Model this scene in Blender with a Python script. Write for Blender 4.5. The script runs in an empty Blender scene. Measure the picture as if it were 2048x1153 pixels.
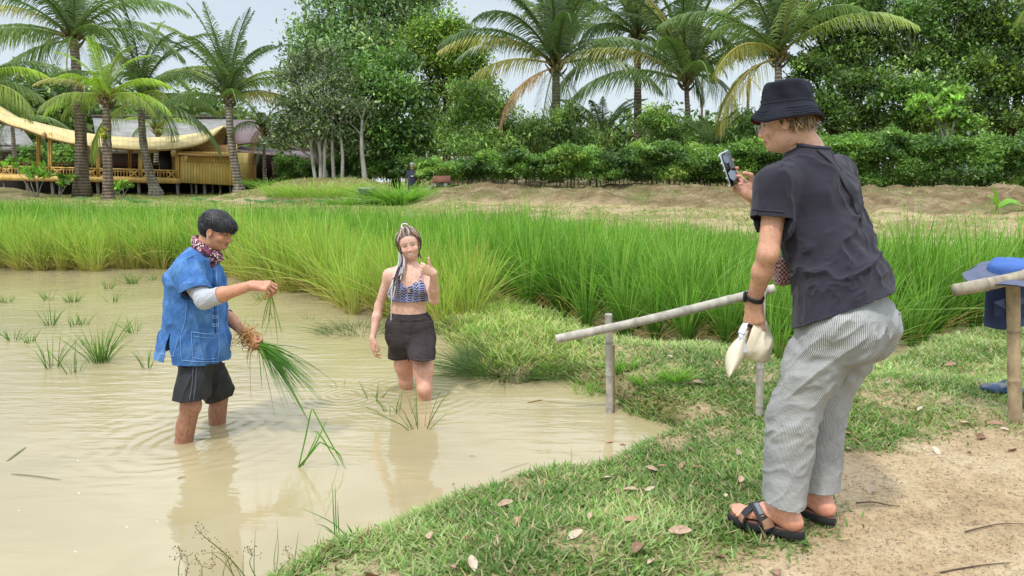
import bpy, bmesh, math, random
import numpy as np
from mathutils import Vector, Matrix
random.seed(7)
RS = np.random.RandomState(11)
R = math.radians
scene = bpy.context.scene
COL = scene.collection

# ------------------------------------------------------------------ camera
CH = 1.62                      # camera height above the pond surface (z = 0)
FPX = 1500.0                   # focal length in photo pixels (photo is 2048 x 1153)
TH = math.atan((576.5 - 335.0) / FPX)
cam_d = bpy.data.cameras.new("camera")
cam_d.sensor_width = 36.0
cam_d.lens = FPX / 2048.0 * 36.0
cam_d.clip_start = 0.05
cam_d.clip_end = 2000.0
cam = bpy.data.objects.new("camera", cam_d)
cam.location = (0, 0, CH)
cam.rotation_euler = (math.pi / 2 - TH, 0, 0)
COL.objects.link(cam)
scene.camera = cam

# ------------------------------------------------------------------ world, sun, exposure
SUN_EL, SUN_AZ = 62.0, 215.0    # degrees; azimuth measured from +Y towards +X
world = bpy.data.worlds.new("World")
scene.world = world
world.use_nodes = True
wn = world.node_tree
wn.nodes.clear()
def WN(t, **kw):
    n = wn.nodes.new(t)
    for k, v in kw.items():
        setattr(n, k, v)
    return n
w_out = WN('ShaderNodeOutputWorld')
w_sky = WN('ShaderNodeTexSky', sky_type='NISHITA')
w_sky.sun_disc = False
w_sky.sun_elevation = R(SUN_EL)
w_sky.sun_rotation = R(SUN_AZ)
w_sky.air_density = 1.0
w_sky.dust_density = 0.6
w_bg = WN('ShaderNodeBackground')
w_bg.inputs['Strength'].default_value = 0.15
wn.links.new(w_sky.outputs[0], w_bg.inputs['Color'])
w_cl = WN('ShaderNodeBackground')
w_cl.inputs['Color'].default_value = (0.83, 0.92, 1.0, 1)
w_cl.inputs['Strength'].default_value = 1.15
w_tc = WN('ShaderNodeTexCoord')
w_sep = WN('ShaderNodeSeparateXYZ')
wn.links.new(w_tc.outputs['Generated'], w_sep.inputs[0])
# project the direction on a cloud deck: xy / (z + 0.12)
w_add = WN('ShaderNodeMath', operation='ADD'); w_add.inputs[1].default_value = 0.12
wn.links.new(w_sep.outputs['Z'], w_add.inputs[0])
w_dx = WN('ShaderNodeMath', operation='DIVIDE'); wn.links.new(w_sep.outputs['X'], w_dx.inputs[0]); wn.links.new(w_add.outputs[0], w_dx.inputs[1])
w_dy = WN('ShaderNodeMath', operation='DIVIDE'); wn.links.new(w_sep.outputs['Y'], w_dy.inputs[0]); wn.links.new(w_add.outputs[0], w_dy.inputs[1])
w_cmb = WN('ShaderNodeCombineXYZ'); wn.links.new(w_dx.outputs[0], w_cmb.inputs[0]); wn.links.new(w_dy.outputs[0], w_cmb.inputs[1])
w_nz = WN('ShaderNodeTexNoise'); w_nz.inputs['Scale'].default_value = 1.5; w_nz.inputs['Detail'].default_value = 7; w_nz.inputs['Roughness'].default_value = 0.55
wn.links.new(w_cmb.outputs[0], w_nz.inputs['Vector'])
w_rp = WN('ShaderNodeValToRGB')
w_rp.color_ramp.elements[0].position = 0.34; w_rp.color_ramp.elements[0].color = (0.22, 0.22, 0.22, 1)
w_rp.color_ramp.elements[1].position = 0.58; w_rp.color_ramp.elements[1].color = (1, 1, 1, 1)
wn.links.new(w_nz.outputs['Fac'], w_rp.inputs[0])
# clouds get denser towards the zenith, thinner low down
w_mr = WN('ShaderNodeMapRange'); w_mr.inputs['From Min'].default_value = 0.14; w_mr.inputs['From Max'].default_value = 0.42
w_mr.inputs['To Min'].default_value = 0.0; w_mr.inputs['To Max'].default_value = 1.0
wn.links.new(w_sep.outputs['Z'], w_mr.inputs['Value'])
w_mul = WN('ShaderNodeMapRange'); wn.links.new(w_mr.outputs[0], w_mul.inputs['Value']); w_mul.inputs['To Min'].default_value = 0.80; wn.links.new(w_rp.outputs[0], w_mul.inputs['To Max'])
# cloud brightness grows overhead
w_ms = WN('ShaderNodeMapRange'); w_ms.inputs['From Max'].default_value = 0.62
w_ms.inputs['To Min'].default_value = 1.08; w_ms.inputs['To Max'].default_value = 3.05; w_ms.inputs['From Min'].default_value = 0.22; w_ms.interpolation_type = 'SMOOTHSTEP'
wn.links.new(w_sep.outputs['Z'], w_ms.inputs['Value'])
wn.links.new(w_ms.outputs[0], w_cl.inputs['Strength'])
w_mix = WN('ShaderNodeMixShader')
wn.links.new(w_mul.outputs[0], w_mix.inputs[0]); wn.links.new(w_bg.outputs[0], w_mix.inputs[1]); wn.links.new(w_cl.outputs[0], w_mix.inputs[2])
wn.links.new(w_mix.outputs[0], w_out.inputs['Surface'])

sun_d = bpy.data.lights.new("sun", 'SUN')
sun_d.energy = 2.9
sun_d.angle = R(5.0)
sun_d.color = (1.0, 0.975, 0.94)
sun = bpy.data.objects.new("sun", sun_d)
_a, _e = R(SUN_AZ), R(SUN_EL)
_sv = Vector((math.sin(_a) * math.cos(_e), math.cos(_a) * math.cos(_e), math.sin(_e)))
sun.rotation_euler = (-_sv).to_track_quat('-Z', 'Y').to_euler()
COL.objects.link(sun)
vs = scene.view_settings
vs.view_transform = 'Standard'; vs.look = 'None'; vs.exposure = -0.20; vs.gamma = 1.0
scene.cycles.max_bounces = 6
scene.cycles.transparent_max_bounces = 8
scene.cycles.use_denoising = True

# ------------------------------------------------------------------ pixel <-> world
CT, ST = math.cos(TH), math.sin(TH)
def ray(u, v):
    k = (v - 576.5) / FPX
    return np.array([(u - 1024.0) / FPX, CT - k * ST, -ST - k * CT])
def P(u, v, Y):
    d = ray(u, v); t = Y / d[1]
    return np.array([d[0] * t, Y, CH + d[2] * t])
def G(u, v, z=0.0):
    d = ray(u, v); t = (z - CH) / d[2]
    return np.array([d[0] * t, d[1] * t, z])

# ------------------------------------------------------------------ noise
def _hash(ix, iy, iz, seed):
    h = (ix.astype(np.int64) * 374761393 + iy.astype(np.int64) * 668265263 + iz.astype(np.int64) * 2147483647 + seed * 974711) & 0xffffffff
    h = ((h ^ (h >> 13)) * 1274126177) & 0xffffffff
    h = (h ^ (h >> 16)) & 0xffffffff
    return h.astype(np.float64) / 4294967295.0
def vnoise(x, y, z=None, seed=0):
    x = np.asarray(x, float); y = np.asarray(y, float)
    z = np.zeros_like(x) if z is None else np.asarray(z, float)
    ix, iy, iz = np.floor(x), np.floor(y), np.floor(z)
    fx, fy, fz = x - ix, y - iy, z - iz
    fx, fy, fz = [f * f * (3 - 2 * f) for f in (fx, fy, fz)]
    r = 0
    for a in (0, 1):
        for b in (0, 1):
            for c in (0, 1):
                w = (fx if a else 1 - fx) * (fy if b else 1 - fy) * (fz if c else 1 - fz)
                r = r + w * _hash(ix + a, iy + b, iz + c, seed)
    return r
def fbm(x, y, z=None, seed=0, oct=4):
    r, a, t = 0, 1.0, 0
    f = 1.0
    for i in range(oct):
        r = r + a * vnoise(np.asarray(x) * f, np.asarray(y) * f, None if z is None else np.asarray(z) * f, seed + i * 17)
        t += a; a *= 0.5; f *= 2.03
    return r / t
def sstep(a, b, x):
    t = np.clip((x - a) / (b - a), 0, 1)
    return t * t * (3 - 2 * t)

# ------------------------------------------------------------------ object helpers
def tag(o, label=None, cat=None, group=None, kind=None):
    if label: o['label'] = label
    if cat: o['category'] = cat
    if group: o['group'] = group
    if kind: o['kind'] = kind
    return o
def empty(name, loc=(0, 0, 0), label=None, cat=None, group=None):
    o = bpy.data.objects.new(name, None)
    o.location = tuple(float(c) for c in loc); o.empty_display_size = 0.1
    COL.objects.link(o)
    return tag(o, label, cat, group)
def link(name, me, mat=None, parent=None, smooth=True, loc=None):
    """Link a mesh given in WORLD coordinates; when parented, it is kept in place."""
    if mat is not None and len(me.materials) == 0:
        for m in (mat if isinstance(mat, (list, tuple)) else [mat]):
            me.materials.append(m)
    if smooth:
        me.polygons.foreach_set('use_smooth', np.ones(len(me.polygons), bool))
    o = bpy.data.objects.new(name, me)
    COL.objects.link(o)
    if parent is not None:
        o.parent = parent
        acc = Vector((0, 0, 0)); p = parent
        while p is not None:
            acc += p.location; p = p.parent
        o.location = -acc
    elif loc is not None:
        o.location = loc
    return o
def mesh(name, V, F, cols=None, attrs=None):
    """V (n,3); F (m,k) array or list of arrays with the same / mixed sizes."""
    me = bpy.data.meshes.new(name)
    V = np.ascontiguousarray(V, dtype=np.float32)
    me.vertices.add(len(V)); me.vertices.foreach_set('co', V.ravel())
    Fs = [np.asarray(f, dtype=np.int32) for f in (F if isinstance(F, list) else [F]) if len(f)]
    nl = sum(f.size for f in Fs); nf = sum(len(f) for f in Fs)
    me.loops.add(nl); me.polygons.add(nf)
    me.loops.foreach_set('vertex_index', np.concatenate([f.ravel() for f in Fs]))
    starts = []; s = 0
    for f in Fs:
        starts.append(s + np.arange(len(f)) * f.shape[1]); s += f.size
    me.polygons.foreach_set('loop_start', np.concatenate(starts).astype(np.int32))
    me.update(calc_edges=True)
    if cols is not None:
        a = me.color_attributes.new('Col', 'FLOAT_COLOR', 'POINT')
        c = np.ones((len(V), 4), np.float32); c[:, :3] = cols
        a.data.foreach_set('color', c.ravel())
    for k, v in (attrs or {}).items():
        a = me.attributes.new(k, 'FLOAT', 'POINT')
        a.data.foreach_set('value', np.asarray(v, np.float32))
    return me
class MB:
    """mesh buffer: collects verts / quads / tris and colours"""
    def __init__(s): s.V = []; s.Q = []; s.T = []; s.C = []; s.n = 0
    def add(s, V, Q=None, T=None, C=None):
        V = np.asarray(V, float).reshape(-1, 3)
        s.V.append(V)
        if Q is not None and len(Q): s.Q.append(np.asarray(Q) + s.n)
        if T is not None and len(T): s.T.append(np.asarray(T) + s.n)
        if C is None: C = (1, 1, 1)
        C = np.asarray(C, float)
        s.C.append(np.broadcast_to(C, (len(V), 3)) if C.ndim == 1 else C)
        s.n += len(V)
    def box(s, c, half, rot=None, C=None, bevel=0.0):
        c = np.asarray(c, float); hx, hy, hz = half
        if bevel <= 0:
            pts = np.array([[x, y, z] for x in (-hx, hx) for y in (-hy, hy) for z in (-hz, hz)], float)
            Q = [[0, 1, 3, 2], [4, 6, 7, 5], [0, 4, 5, 1], [2, 3, 7, 6], [0, 2, 6, 4], [1, 5, 7, 3]]
            T = None
        else:
            b = min(bevel, 0.49 * min(half) * 2)
            bm = bmesh.new(); bmesh.ops.create_cube(bm, size=1.0)
            for v in bm.verts: v.co = Vector((v.co.x * 2 * hx, v.co.y * 2 * hy, v.co.z * 2 * hz))
            bmesh.ops.bevel(bm, geom=bm.edges[:], offset=b, segments=1, affect='EDGES', profile=0.5)
            bm.verts.index_update()
            pts = np.array([v.co[:] for v in bm.verts]); Q = [[v.index for v in f.verts] for f in bm.faces if len(f.verts) == 4]
            T = [[v.index for v in f.verts] for f in bm.faces if len(f.verts) == 3]; bm.free()
        if rot is not None: pts = pts @ np.asarray(rot, float).T
        s.add(pts + c, Q, T, C)
    def beam(s, a, b, w, t, up=(0, 0, 1), C=None, bevel=0.0):
        a = np.asarray(a, float); b = np.asarray(b, float)
        d = b - a; L = np.linalg.norm(d); d = d / L
        up = np.asarray(up, float)
        if abs(np.dot(up, d)) > 0.98: up = np.array([1.0, 0, 0])
        sd = np.cross(d, up); sd /= np.linalg.norm(sd); uu = np.cross(sd, d)
        s.box((a + b) / 2, (L / 2, w / 2, t / 2), np.stack([d, sd, uu], 1), C, bevel)
    def tube(s, pts, rad, n=8, C=None, cap=True, flat=1.0):
        V, Q, T = tube_geo(pts, rad, n, cap, flat)
        if C is not None and np.asarray(C).ndim == 2:
            C = np.repeat(np.asarray(C, float), n, axis=0)
            if cap: C = np.vstack([C, C[:1], C[-1:]])
        s.add(V, Q, T, C)
    def arrays(s):
        V = np.vstack(s.V); C = np.vstack(s.C)
        F = []
        if s.Q: F.append(np.vstack([np.asarray(q).reshape(-1, 4) for q in s.Q]))
        if s.T: F.append(np.vstack([np.asarray(q).reshape(-1, 3) for q in s.T]))
        return V, F, C
    def build(s, name, mat, parent=None, smooth=False):
        V, F, C = s.arrays()
        return link(name, mesh(name, V, F, C), mat, parent, smooth)
def frames(pts):
    pts = np.asarray(pts, float)
    T = np.gradient(pts, axis=0); T /= np.maximum(np.linalg.norm(T, axis=1, keepdims=True), 1e-9)
    ref = np.array([0, 0, 1.0]) if abs(T[0][2]) < 0.9 else np.array([1.0, 0, 0])
    N = [np.cross(T[0], ref)]; N[0] /= np.linalg.norm(N[0])
    for i in range(1, len(pts)):
        v = N[-1] - T[i] * np.dot(N[-1], T[i]); N.append(v / max(np.linalg.norm(v), 1e-9))
    N = np.array(N); B = np.cross(T, N)
    return T, N, B
def tube_geo(pts, rad, n=8, cap=True, flat=1.0):
    pts = np.asarray(pts, float); m = len(pts)
    rad = np.broadcast_to(np.asarray(rad, float), (m,))
    T, N, B = frames(pts)
    a = np.linspace(0, 2 * np.pi, n, endpoint=False)
    V = pts[:, None] + rad[:, None, None] * (np.cos(a)[None, :, None] * N[:, None] + flat * np.sin(a)[None, :, None] * B[:, None])
    V = V.reshape(-1, 3)
    i = np.arange(m - 1)[:, None] * n; j = np.arange(n)[None, :]; j2 = (j + 1) % n
    Q = np.stack([i + j, i + j2, i + n + j2, i + n + j], -1).reshape(-1, 4)
    Tn = []
    if cap:
        c0, c1 = m * n, m * n + 1
        V = np.vstack([V, pts[:1], pts[-1:]])
        jj = np.arange(n); jj2 = (jj + 1) % n
        Tn = np.vstack([np.stack([np.full(n, c0), jj2, jj], 1), np.stack([np.full(n, c1), (m - 1) * n + jj, (m - 1) * n + jj2], 1)])
    return V, Q, Tn
def spline(pts, n):
    """Catmull-Rom through the points"""
    p = np.asarray(pts, float); p = np.vstack([2 * p[0] - p[1], p, 2 * p[-1] - p[-2]])
    m = len(p) - 3; out = []
    for t in np.linspace(0, m - 1e-6, n):
        i = int(t); f = t - i
        a, b, c, d = p[i:i + 4]
        out.append(0.5 * ((2 * b) + (c - a) * f + (2 * a - 5 * b + 4 * c - d) * f * f + (3 * b - a - 3 * c + d) * f ** 3))
    return np.array(out)
def ribbons(base, dirs, length, width, bend, side=None, seg=3, c0=None, c1=None, droop=None, flat_tip=False):
    """vectorised blades: base (n,3), dirs (n,3) unit start directions, length (n,), width (n,), bend (n,3) displacement of the
    tip as a fraction of the length (quadratic).  Returns V, Q, C."""
    n = len(base); L = length[:, None]
    t = np.linspace(0, 1, seg + 1)
    if side is None:
        side = np.cross(dirs, RS.normal(size=(n, 3)))
    side = side / np.maximum(np.linalg.norm(side, axis=1, keepdims=True), 1e-9)
    V = np.empty((n, seg + 1, 2, 3)); C = np.empty((n, seg + 1, 2, 3))
    for i, tt in enumerate(t):
        p = base + dirs * L * tt + bend * L * tt * tt
        w = (width * (1.0 if tt == 0 and seg == 1 else (0.65 + 0.7 * tt - 1.25 * tt ** 3 if not flat_tip else 1 - 0.3 * tt)))[:, None] * 0.5
        w = np.maximum(w, width[:, None] * 0.04)
        V[:, i, 0] = p - side * w; V[:, i, 1] = p + side * w
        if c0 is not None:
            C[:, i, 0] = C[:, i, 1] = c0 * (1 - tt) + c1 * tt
    V = V.reshape(-1, 3)
    b = (np.arange(n) * (seg + 1) * 2)[:, None] + (np.arange(seg) * 2)[None]
    Q = np.stack([b, b + 1, b + 3, b + 2], -1).reshape(-1, 4)
    return V, Q, (C.reshape(-1, 3) if c0 is not None else None)
def clone(o, loc, rz=0.0, sc=1.0, label=None, group=None, cat=None):
    c = o.copy(); COL.objects.link(c)
    c.location = tuple(float(q) for q in loc); c.rotation_euler = (0, 0, rz)
    c.scale = (sc, sc, sc) if np.isscalar(sc) else sc
    for ch in list(o.children):
        d = ch.copy(); COL.objects.link(d); d.parent = c
    tag(c, label, cat, group)
    return c
def kids_of(o):
    return [c for c in o.children]

# ------------------------------------------------------------------ materials
def srgb(r, g, b):
    f = lambda c: (c / 255 / 12.92) if c / 255 <= 0.04045 else ((c / 255 + 0.055) / 1.055) ** 2.4
    return (f(r), f(g), f(b))
class NT:
    def __init__(s, name):
        s.m = bpy.data.materials.new(name); s.m.use_nodes = True
        s.t = s.m.node_tree; s.t.nodes.clear()
        s.out = s.n('ShaderNodeOutputMaterial')
    def n(s, t, **kw):
        q = s.t.nodes.new(t)
        for k, v in kw.items():
            if k.startswith('_'): q.inputs[k[1:]].default_value = v
            else: setattr(q, k, v)
        return q
    def l(s, a, b): s.t.links.new(a, b)
    def coord(s, kind='Object', scale=(1, 1, 1)):
        tc = s.n('ShaderNodeTexCoord'); mp = s.n('ShaderNodeMapping'); mp.inputs['Scale'].default_value = scale
        s.l(tc.outputs[kind], mp.inputs[0]); return mp.outputs[0]
    def noise(s, vec, scale, detail=4, rough=0.5, dist=0.0):
        q = s.n('ShaderNodeTexNoise'); q.inputs['Scale'].default_value = scale; q.inputs['Detail'].default_value = detail
        q.inputs['Roughness'].default_value = rough; q.inputs['Distortion'].default_value = dist
        if vec is not None: s.l(vec, q.inputs['Vector'])
        return q.outputs['Fac']
    def ramp(s, fac, stops):
        q = s.n('ShaderNodeValToRGB'); e = q.color_ramp.elements
        while len(e) < len(stops): e.new(0.5)
        for i, (p, c) in enumerate(stops):
            e[i].position = p; e[i].color = (*c, 1) if not np.isscalar(c) else (c, c, c, 1)
        s.l(fac, q.inputs[0]); return q.outputs[0]
    def mix(s, fac, a, b, mode='MIX'):
        q = s.n('ShaderNodeMix', data_type='RGBA', blend_type=mode)
        for i, x in ((0, fac), (6, a), (7, b)):
            if isinstance(x, bpy.types.NodeSocket): s.l(x, q.inputs[i])
            elif i == 0: q.inputs[0].default_value = x
            else: q.inputs[i].default_value = (*x, 1) if len(x) == 3 else x
        return q.outputs[2]
    def math(s, op, a, b=0.0, c=None):
        q = s.n('ShaderNodeMath', operation=op)
        for i, x in enumerate([a, b] + ([c] if c is not None else [])):
            if isinstance(x, bpy.types.NodeSocket): s.l(x, q.inputs[i])
            else: q.inputs[i].default_value = x
        return q.outputs[0]
    def attr(s, name, out='Color'):
        return s.n('ShaderNodeAttribute', attribute_name=name).outputs[out]
    def bump(s, h, strength=0.3, dist=0.01, normal=None):
        q = s.n('ShaderNodeBump'); q.inputs['Strength'].default_value = strength; q.inputs['Distance'].default_value = dist
        s.l(h, q.inputs['Height'])
        if normal is not None: s.l(normal, q.inputs['Normal'])
        return q.outputs[0]
    def bsdf(s, color, rough=0.6, normal=None, **kw):
        q = s.n('ShaderNodeBsdfPrincipled')
        if isinstance(color, bpy.types.NodeSocket): s.l(color, q.inputs['Base Color'])
        else: q.inputs['Base Color'].default_value = (*color, 1)
        if isinstance(rough, bpy.types.NodeSocket): s.l(rough, q.inputs['Roughness'])
        else: q.inputs['Roughness'].default_value = rough
        for k, v in kw.items():
            if isinstance(v, bpy.types.NodeSocket): s.l(v, q.inputs[k.replace('_', ' ')])
            else: q.inputs[k.replace('_', ' ')].default_value = v
        if normal is not None: s.l(normal, q.inputs['Normal'])
        return q.outputs[0]
    def done(s, sh):
        s.l(sh, s.out.inputs['Surface']); return s.m
def leaf_mat(name, tint=(1, 1, 1), trans=0.35, rough=0.45, var=0.25, spec=0.4):
    """foliage: per-vertex colour 'Col' x tint, partly translucent"""
    m = NT(name)
    c = m.mix(1.0, m.attr('Col'), tint, 'MULTIPLY')
    nz = m.noise(m.coord('Object'), 0.9, 2)
    c = m.mix(1.0, c, m.ramp(nz, [(0.3, 1 - var), (0.7, 1 + var * 0.6)]), 'MULTIPLY')
    b = m.bsdf(c, rough, Specular_IOR_Level=spec)
    t = m.n('ShaderNodeBsdfTranslucent'); m.l(m.mix(1.0, c, (1.0, 1.22, 0.62), 'MULTIPLY'), t.inputs['Color'])
    x = m.n('ShaderNodeMixShader'); x.inputs[0].default_value = trans
    m.l(b, x.inputs[1]); m.l(t.outputs[0], x.inputs[2])
    return m.done(x.outputs[0])
def plain(name, color, rough=0.6, var=0.15, nscale=8.0, bump=0.0, bscale=40.0, stretch=(1, 1, 1), bdist=0.01, col2=None, **kw):
    m = NT(name); v = m.coord('Object', stretch)
    nz = m.noise(v, nscale, 5, 0.6)
    if col2 is None: col2 = tuple(c * (1 - var * 2) for c in color)
    c = m.ramp(nz, [(0.3, col2), (0.7, color)])
    nm = m.bump(m.noise(v, bscale, 4), bump, bdist) if bump > 0 else None
    return m.done(m.bsdf(c, rough, nm, **kw))
def vcol_mat(name, rough=0.6, bump=0.0, bscale=40.0, stretch=(1, 1, 1), bdist=0.005, var=0.12, nscale=12.0, **kw):
    m = NT(name); v = m.coord('Object', stretch)
    c = m.mix(1.0, m.attr('Col'), m.ramp(m.noise(v, nscale, 5, 0.6), [(0.25, 1 - var * 2), (0.75, 1 + var)]), 'MULTIPLY')
    nm = m.bump(m.noise(v, bscale, 4), bump, bdist) if bump > 0 else None
    return m.done(m.bsdf(c, rough, nm, **kw))
# ================================================================== TERRAIN AND WATER
def px_poly(pts, z=0.0): return np.array([G(u, v, z)[:2] for u, v in pts])
POND = np.vstack([px_poly([(250, 1400), (450, 1240), (560, 1160), (600, 1135), (640, 1112), (700, 1092), (760, 1070), (800, 1045), (860, 1032), (900, 1012), (960, 995),
        (1040, 968), (1110, 950), (1160, 950), (1230, 925), (1290, 895), (1350, 878), (1385, 868), (1360, 856), (1310, 842), (1262, 826), (1235, 800),
        (1190, 782), (1130, 762), (1075, 758), (1030, 768), (975, 752), (935, 722), (912, 694), (885, 668), (820, 640), (750, 630), (700, 616),
        (650, 594), (580, 574), (510, 560), (460, 546), (400, 533), (330, 530), (200, 533), (100, 535), (0, 532), (-200, 536)]),
        np.array([[-14, 11.2], [-14, 1.0], [-2.5, 0.4]])])
PADDY = np.vstack([px_poly([(930, 585), (1010, 618), (1090, 640), (1160, 665), (1230, 690), (1310, 700), (1400, 705), (1500, 722), (1600, 752),
        (1690, 766), (1745, 758), (1790, 722), (1850, 700), (1930, 672), (2048, 650), (2400, 640)]),
        np.array([[8.6, 9.6], [6.0, 10.2], [3.6, 13.2], [0.9, 16.6], [-4.8, 19.5], [-15, 22.0], [-22, 22.0], [-22, 13.0], [-14, 13.0], [-6.5, 13.0], [-4.2, 11.6], [-2.4, 10.2]])])
def inside(poly, x, y):
    r = np.zeros(x.shape, bool)
    for i in range(len(poly)):
        x1, y1 = poly[i]; x2, y2 = poly[(i + 1) % len(poly)]
        if y1 == y2: continue
        c = ((y1 > y) != (y2 > y)) & (x < (x2 - x1) * (y - y1) / (y2 - y1) + x1)
        r ^= c
    return r
def sdist(poly, x, y, closed=True):
    d = np.full(x.shape, 1e9)
    n = len(poly)
    for i in range(n if closed else n - 1):
        a = poly[i]; b = poly[(i + 1) % n]
        e = b - a; L = np.dot(e, e)
        if L < 1e-12: continue
        t = np.clip(((x - a[0]) * e[0] + (y - a[1]) * e[1]) / L, 0, 1)
        d = np.minimum(d, np.hypot(x - a[0] - t * e[0], y - a[1] - t * e[1]))
    if closed: d = np.where(inside(poly, x, y), -d, d)
    return d
BANK_FOOT = np.array([[-2.6, 27.0], [2.0, 24.2], [6.0, 21.8], [11.0, 19.4], [16.0, 17.2], [40, 8.0]])
def foot_sd(x, y):      # > 0 beyond the foot of the earth bank
    d = sdist(BANK_FOOT, x, y, closed=False)
    yl = np.interp(x, BANK_FOOT[:, 0], BANK_FOOT[:, 1])
    return np.where(y > yl, d, -d)
def water_sd(x, y):
    return np.minimum(sdist(POND, x, y), sdist(PADDY, x, y))
def height(x, y, fine=True):
    x = np.asarray(x, float); y = np.asarray(y, float)
    sd = water_sd(x, y)
    wob = (fbm(x * 2.3, y * 2.3, seed=3, oct=3) - 0.5) * 0.25 * np.clip(y / 4, 0.6, 2)
    s = sd + wob * 0.6
    h = -0.35 + 0.35 * sstep(-0.35, 0.02, s) + 0.10 * sstep(-0.02, 0.16, s) + 0.09 * sstep(0.1, 1.1, s)
    lump = (fbm(x * 1.3, y * 1.3, seed=9, oct=4) - 0.5)
    h = h + lump * 0.10 * sstep(0.0, 0.5, s)
    # small hump by the rail, and a bare knoll in the near bank
    for (u, v, hh, rr) in ((1310, 740, 0.07, 0.40), (1330, 800, 0.03, 0.30), (1130, 1085, 0.05, 0.30), (1850, 760, 0.05, 0.5)):
        c = G(u, v, 0.2); h = h + hh * np.exp(-((x - c[0]) ** 2 + (y - c[1]) ** 2) / rr ** 2) * sstep(0.0, 0.2, s)
    f = foot_sd(x, y) + (fbm(x * 0.7, y * 0.7, seed=21, oct=3) - 0.5) * 1.6
    right = sstep(-0.15, -0.085, x / np.maximum(y, 1))
    terrace = sstep(-7.0, -1.0, f) * 0.24
    rough = (fbm(x * 1.1, y * 1.1, seed=33, oct=5) - 0.5)
    bank = sstep(-0.3, 2.6, f) * (0.46 + 0.35 * (fbm(x * 0.35, y * 0.35, seed=5, oct=2) - 0.5)) + rough * 0.42 * sstep(-2.5, 0.5, f)
    hump = 0.0
    for (u, Y, hh, rr) in ((1208, 24.5, 0.35, 0.5), (2010, 20.5, 0.30, 0.6), (1090, 25.5, 0.15, 0.6)):
        cx = (u - 1024) / FPX * Y; hump = hump + hh * np.exp(-(((x - cx) / (rr * 1.3)) ** 2 + ((y - Y) / rr) ** 2))
    h = h + (terrace + bank) * right * sstep(0.0, 1.5, sd) + hump * right
    cx = (640 - 1024) / FPX * 33.0
    h = h + 0.95 * np.exp(-(((x - cx) / 3.4) ** 2 + ((y - 33) / 2.6) ** 2) ** 1.0)
    cx = (770 - 1024) / FPX * 31.0
    cx = (735 - 1024) / FPX * 31.5
    h = h + 0.45 * np.exp(-(((x - cx) / 1.3) ** 2 + ((y - 31.5) / 1.6) ** 2))
    cx = (0 - 1024) / FPX * 36.0
    h = h + 0.5 * np.exp(-(((x - cx) / 2.0) ** 2 + ((y - 36) / 1.5) ** 2))
    return h
DIRT = px_poly([(1425, 1400), (1450, 1160), (1475, 1110), (1540, 1100), (1610, 1095), (1665, 1050), (1640, 960), (1690, 905), (1790, 888), (1880, 880), (1960, 868), (2060, 885), (2500, 900), (2500, 1400)], 0.18)
def grass_amount(x, y):
    """0 bare earth .. 1 thick grass"""
    d = sdist(DIRT, x, y)
    n = fbm(x * 3.0, y * 3.0, seed=41, oct=4)
    g = sstep(-0.12, 0.30, d + (n - 0.5) * 0.55)
    n2 = fbm(x * 1.7 + 5, y * 1.7, seed=43, oct=4)
    g = g * (0.22 + 0.78 * sstep(0.40, 0.56, n2 + 0.01))
    for (u, v, rr) in ((1150, 1090, 0.15), (1290, 740, 0.22), (1400, 790, 0.12), (1900, 745, 0.10), (1240, 690, 0.12), (1450, 800, 0.12)):
        c = G(u, v, 0.2); g = g * (1 - 0.85 * np.exp(-((x - c[0]) ** 2 + (y - c[1]) ** 2) / rr ** 2))
    t_ = x / np.maximum(y, 1); g = np.maximum(g, 0.9 * sstep(-0.34, -0.30, t_) * sstep(-0.11, -0.15, t_) * sstep(22, 27, y))
    f = foot_sd(x, y)
    right = sstep(-0.15, -0.085, x / np.maximum(y, 1))
    g = g * (1 - 0.80 * sstep(-1.2, 0.2, f + (n - 0.5) * 4.0) * right)
    g = g * (1 - 0.25 * sstep(-8, -5, f + (n2 - 0.5) * 8) * right)
    return g
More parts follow.
